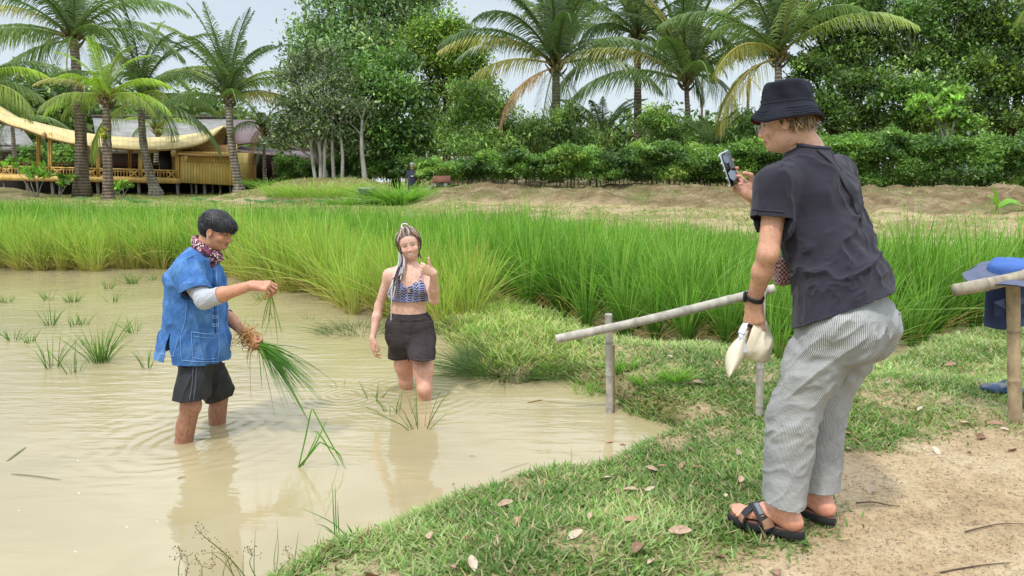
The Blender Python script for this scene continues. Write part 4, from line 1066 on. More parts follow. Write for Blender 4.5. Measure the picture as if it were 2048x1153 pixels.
def sheet(name, lo, hi, mat, parent=None, thick=0.12, n=2):
    """lofted roof between two polylines of world points (same count) with thickness; attributes su / sv in metres"""
    lo = np.asarray(lo, float); hi = np.asarray(hi, float); m = len(lo)
    V = []; su = []; sv = []
    L = np.concatenate([[0], np.cumsum(np.linalg.norm(np.diff(lo, axis=0), axis=1))])
    H = np.linalg.norm(hi - lo, axis=1).mean()
    nrm = np.cross(lo[-1] - lo[0], hi[m // 2] - lo[m // 2]); nrm /= np.linalg.norm(nrm)
    if nrm[2] < 0: nrm = -nrm
    for k in range(n + 1):
        f = k / n; sag = 0.0
        V.append(lo * (1 - f) + hi * f); su.append(L); sv.append(np.full(m, f * H))
    top = np.vstack(V); bot = top - nrm * thick
    A = np.vstack([top, bot]); N = len(top)
    i = (np.arange(n)[:, None] * m + np.arange(m - 1)[None]).ravel()
    Qt = np.stack([i, i + 1, i + m + 1, i + m], 1); Qb = Qt[:, ::-1] + N
    e = np.arange(m - 1); q1 = np.stack([e, e + N, e + 1 + N, e + 1], 1)
    o = n * m; q2 = np.stack([e + o, e + 1 + o, e + 1 + o + N, e + o + N], 1)
    c = np.arange(n) * m; q3 = np.stack([c, c + m, c + m + N, c + N], 1); c = c + m - 1; q4 = np.stack([c, c + N, c + m + N, c + m], 1)
    su = np.tile(np.concatenate(su), 2); sv = np.tile(np.concatenate(sv), 2)
    return link(name, mesh(name, A, np.vstack([Qt, Qb, q1, q2, q3, q4]), attrs={'su': su, 'sv': sv}), mat, parent, False)
YB = 40.0
def pts_at(lst, Y): return np.array([P(u, v, Y) for u, v in lst])
pav = empty('bamboo_pavilion', P(230, 395, YB), 'golden bamboo pavilion on stilts with a long upswept crescent roof', 'pavilion')
lo = spline(pts_at([(-110, 172), (0, 240), (50, 258), (100, 276), (160, 289), (230, 296), (300, 299), (360, 296), (410, 284), (447, 254)], YB - 1.3), 60)
hi = spline(pts_at([(-110, 150), (0, 223), (50, 238), (100, 251), (160, 264), (230, 273), (300, 275), (360, 271), (410, 263), (447, 251)], YB + 1.6), 60)
sheet('roof', lo, hi, M_ROOF, pav, 0.10, 3)
# rear slope of the same roof, and the dark under-roof
back = hi.copy(); back[:, 1] += 2.9; back[:, 2] = lo[:, 2]
sheet('rear_roof', back, hi - [0, 0, 0.01], M_ROOF, pav, 0.10, 2)
mb = MB()
for t in np.linspace(0.03, 0.97, 22):
    i = int(t * 59)
    a = lo[i] - [0, 0, 0.16]; b = hi[i] - [0, 0, 0.22]
    mb.beam(a, b, 0.07, 0.07, C=srgb(120, 88, 52))
mb.build('rafter', M_BAM_NEW, pav)
GOLD, GOLD2 = srgb(226, 186, 104), srgb(200, 154, 76)
# deck
d0, d1 = P(-110, 349, YB - 0.9), P(467, 361, YB - 0.9)
sheet('deck', [d0, d1], [d0 + [0, 3.6, 0], d1 + [0, 3.6, 0]], M_WALLB, pav, 0.14)
mb = MB(); mb.beam(P(-110, 354, YB - 1.0), P(361, 362.5, YB - 1.0), 0.06, 0.26, C=GOLD); mb.build('edge_beam', M_BAM_NEW, pav)
# posts of bundled bamboo
for (u, vt, vb, Y) in ((100, 272, 354, YB - 0.85), (197, 298, 357, YB - 0.85), (281, 302, 359, YB - 0.85), (355, 300, 361, YB - 0.85), (77, 272, 345, YB + 2), (172, 290, 345, YB + 2), (260, 292, 345, YB + 2), (330, 290, 345, YB + 2)):
    mb = MB(); b, t = P(u, vb, Y), P(u, vt - 6, Y)
    for dx, dy in ((-0.05, 0), (0.05, 0.0), (0, 0.07)):
        mb.tube([b + [dx, dy, 0], (b + t) / 2 + [dx, dy, 0], t + [dx, dy, 0]], 0.055, 7, GOLD if Y < YB else GOLD2)
    mb.build('post', M_BAM_NEW, pav, True)
# railing bays
def railing(u0, u1, name='railing'):
    mb = MB()
    def at(u, f): 
        k = (u - 0) / 361.0
        return P(u, (352 + 9 * k) * (1 - f) + (332.5 + 9.5 * k) * f, YB - 0.95)
    mb.beam(at(u0, 1), at(u1, 1), 0.07, 0.07, C=GOLD); mb.beam(at(u0, 0.78), at(u1, 0.78), 0.04, 0.04, C=GOLD2); mb.beam(at(u0, 0.18), at(u1, 0.18), 0.05, 0.05, C=GOLD)
    w = (u1 - u0)
    for f in np.linspace(0.0, 1.0, max(4, int(w / 5.5))):
        u = u0 + w * f; mb.beam(at(u, 0.18), at(u, 0.98), 0.035, 0.035, C=GOLD if int(f * 20) % 2 else GOLD2)
    for a, b in ((0.02, 0.25), (0.75, 0.98)):
        mb.beam(at(u0 + w * a, 0.2), at(u0 + w * b, 0.95), 0.045, 0.045, C=GOLD); mb.beam(at(u0 + w * b, 0.2), at(u0 + w * a, 0.95), 0.045, 0.045, C=GOLD)
    mb.build(name, M_BAM_NEW, pav)
for a, b in ((-100, -4), (0, 97), (103, 194), (200, 278), (285, 352)): railing(a, b)
mb = MB()
for u in range(-60, 345, 6): mb.beam(P(u, 342, YB + 2.4), P(u, 326, YB + 2.4), 0.05, 0.03, C=srgb(120, 60, 40))
mb.beam(P(-60, 327, YB + 2.4), P(345, 327, YB + 2.4), 0.06, 0.08, C=srgb(130, 70, 48)); mb.build('rear_railing', M_BAM_NEW, pav)
# boarded room with its own little roof
a, b = P(361, 366, YB - 1.0), P(467, 371.5, YB - 1.4); at_, bt = P(361, 303, YB - 1.0), P(467, 305, YB - 1.4)
o = sheet('room_wall', [a, b], [at_, bt], M_WALLB, pav, 0.08)
o = sheet('room_side_wall', [a, a + [0, 3.2, 0]], [at_, at_ + [0, 3.2, 0]], M_WALLB, pav, 0.08)
sheet('room_end_wall', [b, b + [0, 3.2, 0]], [bt, bt + [0, 3.2, 0]], M_WALLB, pav, 0.08)
r0, r1 = P(355, 309, YB - 1.7), P(474, 313, YB - 2.0); h0, h1 = P(358, 293, YB + 0.8), P(474, 289, YB + 0.8)
sheet('room_roof', spline([r0, (r0 + r1) / 2 + [0, 0, -0.04], r1], 6), spline([h0, (h0 + h1) / 2, h1], 6), M_ROOF2, pav, 0.07)
sheet('inner_wall', [P(318, 356, YB + 1.6), P(362, 358, YB + 1.6)], [P(318, 300, YB + 1.6), P(362, 300, YB + 1.6)], M_WALLB, pav, 0.06)
mb = MB(); mb.box(P(331, 330, YB + 1.5), (0.32, 0.03, 0.75), C=srgb(40, 28, 20)); mb.build('doorway', M_BAM_NEW, pav)
for u, vt in ((8, 365), (54, 366), (104, 367), (150, 366), (195, 367), (277, 369), (355, 370), (383, 372), (392, 372), (409, 373), (425, 373), (440, 373), (460, 373)):
    mb = MB(); t = P(u, vt - 6, YB - 0.7 + (0.6 if u in (383, 425, 150, 440) else 0)); mb.beam([t[0], t[1], -0.1], t, 0.13 if u in (54, 104, 195, 277, 355, 409) else 0.07, 0.13, up=(0, 1, 0), C=srgb(168, 166, 160)); mb.build('stilt', M_CONC, pav)
mb = MB(); mb.box((P(200, 370, YB + 3.2)), (7.5, 0.1, 1.1), C=srgb(30, 26, 22)); mb.build('crawl_space_shade', M_BLACKI, pav)  # near-black sheet added to paint the shade under the deck
# hanging woven lamps under the eaves
for (u, v) in ((89, 271), (185, 297), (347, 307), (373, 318)):
    c = P(u, v, YB - 1.7); mb = MB(); t = np.linspace(0, 1, 8); 
    mb.tube(np.array([c + [0, 0, 0.16 - 0.34 * q] for q in t]), 0.02 + 0.10 * np.sin(np.pi * (t * 0.8 + 0.1)) ** 0.8, 10, srgb(196, 156, 92)); mb.tube([c + [0, 0, 0.15], c + [0, 0, 0.5]], 0.006, 4, srgb(60, 50, 40))
    o = mb.build('hanging_lamp', M_BAM_NEW, None, True)
    tag(o, {89: 'woven lamp hanging at the left bay of the pavilion', 185: 'woven lamp hanging before the second pavilion post', 347: 'woven lamp hanging by the pavilion doorway', 373: 'woven lamp hanging on the boarded room wall'}[u], 'lamp', 'woven lamps under the pavilion eaves')
# long grey thatched house behind
YH = 50.0
th = empty('thatched_house', P(330, 385, YH), 'long house with grey thatched roof behind the curved bamboo roof', 'house')
e0, e1 = P(195, 300, YH - 2.5), P(470, 300, YH - 2.5); g0, g1 = P(185, 234, YH + 1), P(462, 236, YH + 1)
sheet('roof', spline([e0, (e0 + e1) / 2 + [0, 0, .05], e1], 10), spline([g0, (g0 + g1) / 2 - [0, 0, .08], g1], 10), M_THATCH, th, 0.3, 3)
mb = MB(); mb.box(P(330, 330, YH), (4.6, 1.5, 1.5), C=srgb(96, 62, 44)); mb.build('wall', M_DARKW, th)
mb = MB(); mb.beam(g0 + [0, 0, .06], g1 + [0, 0, .06], 0.35, 0.10, C=srgb(96, 76, 66)); mb.build('ridge_cap', M_BROWN, th)
th2 = empty('thatched_hut', P(35, 385, YH), 'small grey thatched hut at the far left behind the pavilion', 'hut')
sheet('roof', [P(-60, 298, YH), P(75, 298, YH)], [P(-20, 245, YH + 2), P(45, 258, YH + 2)], M_THATCH, th2, 0.3, 2)
mb = MB(); mb.box(P(10, 330, YH + 1.2), (1.7, 1, 1.3)); mb.build('wall', M_DARKW, th2)
# brown roofed shed with open dark front
YS = 42.0
sh = empty('open_shed', P(560, 385, YS), 'dark open-fronted shed with brown sheet roof at the right end of the pavilion', 'shed')
sheet('upper_roof', [P(445, 292, YS - 0.5), P(545, 280, YS - 0.5)], [P(464, 240, YS + 2.5), P(530, 240, YS + 2.5)], M_BROWN, sh, 0.10)
sheet('lower_roof', [P(470, 303, YS - 1.2), P(640, 318, YS - 1.2)], [P(480, 292, YS + 1), P(640, 306, YS + 1)], M_BROWN, sh, 0.06)
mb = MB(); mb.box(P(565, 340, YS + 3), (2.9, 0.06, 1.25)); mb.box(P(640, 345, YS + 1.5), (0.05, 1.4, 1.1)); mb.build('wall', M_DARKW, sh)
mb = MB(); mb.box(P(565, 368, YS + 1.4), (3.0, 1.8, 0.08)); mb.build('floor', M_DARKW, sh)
for u in (470, 545, 634):
    mb = MB(); p_ = P(u, 308, YS - 1); mb.beam([p_[0], p_[1], 0.2], p_, 0.10, 0.10, up=(0, 1, 0)); mb.build('post', M_DARKW, sh)
mb = MB(); mb.box(P(479, 337, YS - 0.9), (0.22, 0.03, 0.72), C=srgb(186, 120, 52)); mb.box(P(496, 338, YS - 0.95), (0.26, 0.03, 0.62), C=srgb(206, 132, 48)); mb.build('door', M_BAM_NEW, sh)
mb = MB(); mb.box(P(592, 330, YS + 2.9), (0.10, 0.02, 0.12), C=srgb(220, 220, 214)); mb.build('notice', M_BAM_NEW, sh)
for i, u in enumerate((556, 575, 612)):
    b = P(u, 366, YS + 0.6); st = empty('shed_chair', b, ['dark chair in the shed, the left one', 'dark chair in the middle of the shed', 'dark chair near the pale trunks in the shed'][i], 'chair', 'chairs in the dark shed')
    mb = MB(); mb.box(b + [0, 0, 0.42], (0.2, 0.2, 0.02)); mb.build('seat', M_DARKW, st)
    mb = MB(); mb.box(b + [0, 0.2, 0.66], (0.2, 0.02, 0.2)); mb.build('backrest', M_DARKW, st)
    for sx in (-0.18, 0.18):
        for sy in (-0.18, 0.18):
            mb = MB(); mb.tube([b + [sx, sy, -0.15], b + [sx, sy, 0.42]], 0.015, 5); mb.build('leg', M_DARKW, st)
# dark tank block in the grass
mb = MB(); c = P(733, 386, 28.6); mb.box(c + [0, 0, -0.02], (0.26, 0.25, 0.17), C=srgb(120, 122, 124), bevel=0.02); mb.box(c + [0, -0.02, 0.16], (0.29, 0.27, 0.03), C=srgb(160, 160, 158), bevel=0.01)
for k in range(3): mb.box(c + [-0.17 + 0.17 * k, -0.262, -0.04], (0.06, 0.02, 0.09), C=srgb(60, 62, 66))
o = mb.build('concrete_culvert', vcol_mat('old_concrete', 0.9, 0.3, 20)); tag(o, 'small grey concrete culvert box in the grassy mound', 'culvert')
# small hut on the bank
YK = 29.5
b = P(884, 374, YK); hut = empty('spirit_hut', b, 'tiny hut with brown tiled roof on the bank before the hedge', 'hut')
mb = MB(); mb.box(b + [0, 0, 0.10], (0.26, 0.2, 0.10), C=srgb(84, 84, 84)); mb.box(b + [-0.25, -0.02, 0.05], (0.05, 0.2, 0.10), C=srgb(168, 160, 148)); mb.box(b + [0.16, -0.12, 0.10], (0.07, 0.09, 0.08), C=srgb(196, 206, 216)); mb.build('wall', vcol_mat('hut_wall', 0.8), hut)
mb = MB(); mb.box(b + [0, -0.12, 0.29], (0.34, 0.19, 0.02), rot=Matrix.Rotation(R(38), 3, 'X'), C=srgb(126, 82, 62)); mb.box(b + [0, 0.16, 0.29], (0.34, 0.17, 0.02), rot=Matrix.Rotation(R(-38), 3, 'X'), C=srgb(126, 82, 62))
for k in range(9): mb.box(b + [-0.30 + 0.075 * k, -0.13, 0.305], (0.012, 0.185, 0.02), rot=Matrix.Rotation(R(38), 3, 'X'), C=srgb(96, 60, 46))
mb.build('roof', vcol_mat('hut_roof', 0.8), hut)
# planks down the bank beside the hut, white pole
mb = MB()
for (u0, v0, u1, v1) in ((836, 384, 868, 370), (838, 388, 866, 376)): mb.beam(P(u0, v0, 29), P(u1, v1, 29.6), 0.12, 0.04, C=srgb(150, 146, 138))
o = mb.build('plank_ramp', vcol_mat('weathered_plank', 0.9)); tag(o, 'two weathered planks sloping up to the tiny hut', 'planks')
mb = MB(); mb.tube(spline([P(1818, 389, 22.3), P(1855, 387.5, 22.3), P(1893, 386, 22.3)], 7), 0.022, 7, srgb(212, 204, 164)); o = mb.build('bamboo_pole', vcol_mat('pale_pole', 0.7), None, True); tag(o, 'pale bamboo pole lying on the crest of the earth bank at the right', 'pole')
# paving slabs at the foot of the bank
mb = MB()
for k in range(7):
    c = G(850 + k * 20, 391.5 + k * 0.8, 0.26); hgt = float(height(np.array([c[0]]), np.array([c[1]]))[0])
    mb.box([c[0], c[1], hgt + 0.05], (0.22, 0.18, 0.03), C=srgb(196, 186, 164))
o = mb.build('stepping_slab_path', vcol_mat('slab', 0.9)); o['kind'] = 'structure'
# tall coarse grass bush on the mound, plants by the pavilion, banana plant
def leafy_bush(name, label, cat, loc, n, h, wid, tones, lean=0.9, spread=0.5, arch=0.9, sx=1.0):
    loc = np.array(loc, float); loc[2] = float(height(loc[:1], loc[1:2])[0]); V, Q, C = tuft(n, h, wid, tones[0], tones[1], spread, lean, 4, arch); V[:, 0] *= sx
    return tuft_obj(name, loc, V, Q, C, label, cat)
leafy_bush('grass_bush', 'big bush of coarse bright grass on the mound before the far person', 'grass bush', P(800, 398, 28.5), 900, 1.12, 0.035, (G_DK, G_LT), 0.9, 0.55, 0.9, 1.3)
leafy_bush('grass_bush', 'pale feathery grass on the mound left of the culvert', 'grass bush', P(630, 392, 30), 900, 0.75, 0.02, (Y_MD * 0.8, Y_LT), 0.6, 1.3, 0.7, 1.5)
leafy_bush('grass_bush', 'low bright leaf tuft at the left foot of the culvert', 'grass bush', P(690, 398, 28.4), 160, 0.45, 0.04, (G_DK, G_LT), 0.9, 0.4, 0.8, 1.5)
leafy_bush('grass_bush', 'dark weeds at the foot of the small dead-leaf palm', 'grass bush', P(535, 392, 33), 260, 0.5, 0.03, (G_DK * 0.7, G_MD), 0.8, 0.6, 0.7, 1.3)
def broad_plant(label, base, h, n, leaf, tones, seed, name='leafy_shrub', sticks=5):
    rs = np.random.RandomState(seed); base = np.array(base, float)
    root = empty(name, base, label, 'shrub', None)
    mb = MB(); cen = []
    for k in range(sticks):
        e = base + np.array([rs.normal() * h * 0.35, rs.normal() * h * 0.2, h * (0.5 + 0.5 * rs.rand())]); cen.append(e)
        mb.tube(spline([base - [0, 0, .1], (base + e) / 2 + [rs.normal() * .05, 0, 0], e], 6), np.linspace(0.025, 0.01, 6), 5)
    mb.build('stem', M_TRUNK_L, root, True)
    V, Q, C = leaf_cloud(cen, [(h * 0.28, h * 0.25, h * 0.2)] * sticks, [n // sticks] * sticks, leaf, tones, seed, up=0.9, asp=0.5)
    mb = MB(); mb.add(V, Q, None, C); mb.build('foliage', M_TREE, root)
broad_plant('broad-leaved shrub beside the leftmost stilts of the pavilion', P(75, 396, 35), 1.6, 260, 0.26, [srgb(138, 176, 66), srgb(112, 156, 56)], 81)
broad_plant('small broad-leaved shrub in front of the pavilion railing', P(118, 390, 35), 1.0, 130, 0.24, [srgb(138, 176, 66), srgb(112, 156, 56)], 82)
broad_plant('small shrub right of the short palm trunk', P(243, 404, 34), 0.9, 110, 0.2, [srgb(128, 168, 66), srgb(112, 156, 56)], 83)
broad_plant('epiphyte growing on the short palm trunk', P(219, 290, 32.8), 0.6, 70, 0.2, [srgb(140, 176, 56), srgb(180, 176, 60)], 84, sticks=4)
# banana plant at the far right on the bank
b = P(1990, 447, 19.0); ban = empty('banana_plant', b, 'young banana plant with few leaves on the earth bank at the right', 'banana plant')
mb = MB(); mb.tube([b - [0, 0, .05], b + [0, 0, 0.25], b + [0.02, 0, 0.45]], [0.05, 0.04, 0.02], 8, srgb(140, 150, 70)); mb.build('stem', M_RICE, ban, True)
for k, (dx, dz) in enumerate(((-0.35, 0.28), (0.55, 0.14), (-0.1, 0.5), (0.85, 0.02))):
    a = b + [0.02, 0, 0.4]; e = a + np.array([dx, 0.1 * (k - 1), dz]); q = spline([a, (a + e) / 2 + [0, 0, 0.10], e], 9)
    t = np.linspace(0, 1, 9); w = 0.10 * np.sin(np.pi * (0.08 + 0.9 * t)) ** 0.6
    V = np.stack([q + np.array([0, -1, -0.3]) * w[:, None], q, q + np.array([0, 1, 0.5]) * w[:, None]], 1).reshape(-1, 3)
    i = np.arange(8)[:, None] * 3 + np.arange(2)[None]; Q = np.stack([i, i + 1, i + 4, i + 3], -1).reshape(-1, 4)
    mb = MB(); mb.add(V, Q, None, np.array(srgb(128, 172, 56))); mb.build('leaf', M_RICE, ban, True)
# lotus / taro leaves in front of the pavilion
for i, (u, v, r_) in enumerate(((168, 397, .28), (262, 400, .22), (274, 404, .25), (291, 404, .3), (400, 399, .3), (500, 401, .22), (525, 404, .3), (545, 402, .25), (585, 404, .3), (640, 402, .25), (430, 404, .2))):
    c = P(u, v, 26.0); mb = MB(); n = 14; a = np.linspace(0.15, 2 * np.pi - 0.15, n)
    V = np.vstack([[[0, 0, -0.05]], np.stack([np.cos(a) * r_, np.sin(a) * r_ * 0.9, 0.03 * np.sin(3 * a) + 0.03], 1)]) + c
    T = [[0, k + 1, k + 2] for k in range(n - 1)]; mb.add(V, None, T, np.array(srgb(96, 134, 100))); mb.tube([c + [0, 0, -0.05], [c[0] + .05, c[1], 0.0]], 0.01, 5, srgb(96, 120, 60))
    o = mb.build('lotus_leaf', M_RICE, None, True)
    tag(o, 'round blue-green lotus leaf standing behind the rice before the pavilion', 'lotus leaf', 'lotus leaves behind the rice')
# ================================================================== BODY SURFACES (signed distance -> one continuous mesh)
def unit(v):
    v = np.asarray(v, float); return v / max(np.linalg.norm(v), 1e-9)
class Field:
    def __init__(s, lo, hi, h):
        s.lo = np.asarray(lo, float); s.h = h
        s.n = np.ceil((np.asarray(hi, float) - s.lo) / h).astype(int) + 1
        s.D = np.full(tuple(s.n), 1.0, np.float32)
    def _win(s, lo, hi):
        a = np.clip(np.floor((lo - s.lo) / s.h).astype(int), 0, s.n); b = np.clip(np.ceil((hi - s.lo) / s.h).astype(int) + 1, 0, s.n)
        if np.any(b <= a): return None
        g = [s.lo[i] + s.h * np.arange(a[i], b[i]) for i in range(3)]
        return tuple(slice(a[i], b[i]) for i in range(3)), g[0][:, None, None], g[1][None, :, None], g[2][None, None, :]
    def _put(s, sl, d, k, sub):
        A = s.D[sl]
        if sub:
            d = -d
            if k > 0: h = np.clip(k - np.abs(A - d), 0, None) / k; s.D[sl] = np.maximum(A, d) + h * h * k * 0.25
            else: s.D[sl] = np.maximum(A, d)
        else:
            if k > 0: h = np.clip(k - np.abs(A - d), 0, None) / k; s.D[sl] = np.minimum(A, d) - h * h * k * 0.25
            else: s.D[sl] = np.minimum(A, d)
    def cone(s, a, b, ra, rb, k=0.02, sub=False):
        a = np.asarray(a, float); b = np.asarray(b, float); m = max(ra, rb) + k + 3 * s.h
        w = s._win(np.minimum(a, b) - m, np.maximum(a, b) + m)
        if w is None: return s
        sl, X, Y, Z = w; e = b - a; L = max(np.dot(e, e), 1e-12)
        t = np.clip(((X - a[0]) * e[0] + (Y - a[1]) * e[1] + (Z - a[2]) * e[2]) / L, 0, 1)
        d = np.sqrt((X - a[0] - t * e[0]) ** 2 + (Y - a[1] - t * e[1]) ** 2 + (Z - a[2] - t * e[2]) ** 2) - (ra + (rb - ra) * t)
        s._put(sl, d, k, sub); return s
    def chain(s, pts, rad, k=0.02):
        for i in range(len(pts) - 1): s.cone(pts[i], pts[i + 1], rad[i], rad[i + 1], k)
        return s
    def ell(s, c, r, M=None, k=0.02, sub=False):
        """ellipsoid with radii r along the columns of M"""
        c = np.asarray(c, float); r = np.broadcast_to(np.asarray(r, float), (3,)); M = np.eye(3) if M is None else np.asarray(M, float)
        m = r.max() + k + 3 * s.h
        w = s._win(c - m, c + m)
        if w is None: return s
        sl, X, Y, Z = w; X = X - c[0]; Y = Y - c[1]; Z = Z - c[2]
        q = [(X * M[0, i] + Y * M[1, i] + Z * M[2, i]) for i in range(3)]
        k0 = np.sqrt(sum((q[i] / r[i]) ** 2 for i in range(3))); k1 = np.sqrt(sum((q[i] / r[i] ** 2) ** 2 for i in range(3)))
        d = k0 * (k0 - 1) / np.maximum(k1, 1e-6)
        s._put(sl, d, k, sub); return s
    def econe(s, a, b, ra, rb, side, k=0.03, sub=False, p=2.0):
        """cone of elliptical section: ra = (along side, across side)"""
        a = np.asarray(a, float); b = np.asarray(b, float); ra = np.asarray(ra, float); rb = np.asarray(rb, float)
        m = max(ra.max(), rb.max()) + k + 3 * s.h
        w_ = s._win(np.minimum(a, b) - m, np.maximum(a, b) + m)
        if w_ is None: return s
        sl, X, Y, Z = w_; e = b - a; L = np.linalg.norm(e); w = e / L
        u = np.asarray(side, float); u = unit(u - w * np.dot(u, w)); v = np.cross(w, u)
        X = X - a[0]; Y = Y - a[1]; Z = Z - a[2]
        tz = X * w[0] + Y * w[1] + Z * w[2]; t = np.clip(tz / L, 0, 1)
        x = X * u[0] + Y * u[1] + Z * u[2]; y = X * v[0] + Y * v[1] + Z * v[2]
        rx = ra[0] + (rb[0] - ra[0]) * t; ry = ra[1] + (rb[1] - ra[1]) * t
        o = tz - t * L; mr = np.minimum(rx, ry)
        if p == 2.0: q = np.sqrt((x / rx) ** 2 + (y / ry) ** 2 + (o / mr) ** 2)
        else: q = (np.abs(x / rx) ** p + np.abs(y / ry) ** p + np.abs(o / mr) ** p) ** (1 / p)
        g = np.sqrt((x / rx ** 2) ** 2 + (y / ry ** 2) ** 2 + (o / mr ** 2) ** 2)
        d = q * (q - 1) / np.maximum(g, 1e-6)
        s._put(sl, d, k, sub); return s
    def cut(s, p, n, k=0.0):
        """remove everything on the side the normal points to"""
        p = np.asarray(p, float); n = unit(n)
        g = [s.lo[i] + s.h * np.arange(s.n[i]) for i in range(3)]
        d = ((g[0][:, None, None] - p[0]) * n[0] + (g[1][None, :, None] - p[1]) * n[1] + (g[2][None, None, :] - p[2]) * n[2]).astype(np.float32)
        s.D = np.maximum(s.D, d); return s
    def surface(s, smooth=2):
        D = s.D; inn = D < 0
        c = [inn[i:i + D.shape[0] - 1 or None, j:j + D.shape[1] - 1 or None, k:k + D.shape[2] - 1 or None] for i in (0, 1) for j in (0, 1) for k in (0, 1)]
        c = [inn[i:D.shape[0] - 1 + i, j:D.shape[1] - 1 + j, k:D.shape[2] - 1 + k] for i in (0, 1) for j in (0, 1) for k in (0, 1)]
        any_ = c[0].copy(); all_ = c[0].copy()
        for q in c[1:]: any_ |= q; all_ &= q
        act = any_ & ~all_
        I = np.argwhere(act); N = len(I)
        idx = np.full(act.shape, -1, np.int32); idx[act] = np.arange(N)
        off = [(i, j, k) for i in (0, 1) for j in (0, 1) for k in (0, 1)]
        val = np.stack([D[I[:, 0] + o[0], I[:, 1] + o[1], I[:, 2] + o[2]] for o in off], 1).astype(float)
        P_ = np.zeros((N, 3)); W = np.zeros(N)
        for a in range(8):
            for b in range(a + 1, 8):
                if sum(abs(off[a][q] - off[b][q]) for q in range(3)) != 1: continue
                va, vb = val[:, a], val[:, b]; m = (va < 0) != (vb < 0)
                t = np.where(m, va / np.where(np.abs(va - vb) < 1e-9, 1, va - vb), 0)
                pt = np.array(off[a])[None] + t[:, None] * (np.array(off[b]) - np.array(off[a]))[None]
                P_ += np.where(m[:, None], pt, 0); W += m
        V = (I + P_ / W[:, None]) * s.h + s.lo
        F = []
        for ax in range(3):
            a1, a2 = [(1, 2), (2, 0), (0, 1)][ax]
            sh = [slice(None)] * 3; sh2 = [slice(None)] * 3
            sh[ax] = slice(0, -1); sh2[ax] = slice(1, None)
            x = inn[tuple(sh)] != inn[tuple(sh2)]
            E = np.argwhere(x); E = E[(E[:, a1] > 0) & (E[:, a2] > 0) & (E[:, a1] < D.shape[a1] - 1) & (E[:, a2] < D.shape[a2] - 1)]
            st = inn[E[:, 0], E[:, 1], E[:, 2]]
            def cell(d1, d2):
                C = E.copy(); C[:, a1] += d1; C[:, a2] += d2; return idx[C[:, 0], C[:, 1], C[:, 2]]
            q = np.stack([cell(-1, -1), cell(0, -1), cell(0, 0), cell(-1, 0)], 1)
            q = np.where(st[:, None], q, q[:, ::-1]); F.append(q)
        F = np.vstack(F); F = F[(F >= 0).all(1)]
        for _ in range(smooth): V = relax(V, F, 0.5)
        return V, F
def relax(V, F, f=0.5):
    S = np.zeros_like(V); W = np.zeros(len(V))
    for a, b in ((0, 1), (1, 2), (2, 3), (3, 0)):
        for p, q in ((a, b), (b, a)):
            for k in range(3): S[:, k] += np.bincount(F[:, p], V[F[:, q], k], len(V))
            W += np.bincount(F[:, p], minlength=len(V))
    W = np.maximum(W, 1)
    return V * (1 - f) + f * S / W[:, None]
def normals(V, F):
    n = np.cross(V[F[:, 2]] - V[F[:, 0]], V[F[:, 3]] - V[F[:, 1]])
    N = np.zeros_like(V)
    for c in range(4):
        for k in range(3): N[:, k] += np.bincount(F[:, c], n[:, k], len(V))
    return N / np.maximum(np.linalg.norm(N, axis=1, keepdims=True), 1e-12)
def clip_planes(V, F, planes):
    """drop what lies beyond the planes (point, normal[, centre, radius]); rim vertices are snapped onto them: open hems"""
    for pl in planes:
        p, n = np.asarray(pl[0], float), unit(pl[1])
        d = (V - p) @ n
        if len(pl) > 2: d = np.where(pl[2](V) if callable(pl[2]) else np.linalg.norm(V - np.asarray(pl[2]), axis=1) < pl[3], d, -1)
        bad = (d[F] > 0).all(1)
        rim = (d > 0) & np.isin(np.arange(len(V)), F[~bad])
        V = V.copy(); V[rim] -= d[rim, None] * n
        F = F[~bad]
    used = np.unique(F); m = np.full(len(V), -1); m[used] = np.arange(len(used))
    return V[used], m[F]
def solid(o, t, offset=-1.0):
    md = o.modifiers.new('thickness', 'SOLIDIFY'); md.thickness = t; md.offset = offset; return o
def folds(V, N, amp, freq, seed, dirn=(0, 0, 1), stretch=4.0, mask=None, oct=3, sharp=0.0):
    """anisotropic cloth creases: ridged noise stretched along dirn"""
    d = unit(dirn); a = unit(np.cross(d, [0.3, 0.9, 0.2])); b = np.cross(d, a)
    q = [V @ a * freq, V @ b * freq, V @ d * freq / stretch]
    n = fbm(*q, seed=seed, oct=oct); r = 1 - np.abs(2 * n - 1) * 2.2
    if sharp: r = 1.6 * np.exp(-np.abs(2 * n - 1) / sharp)
    m = 1.0 if mask is None else mask
    return V + N * (amp * (r - 0.3) * m)[:, None] if mask is not None else V + N * (amp * (r - 0.3))[:, None]

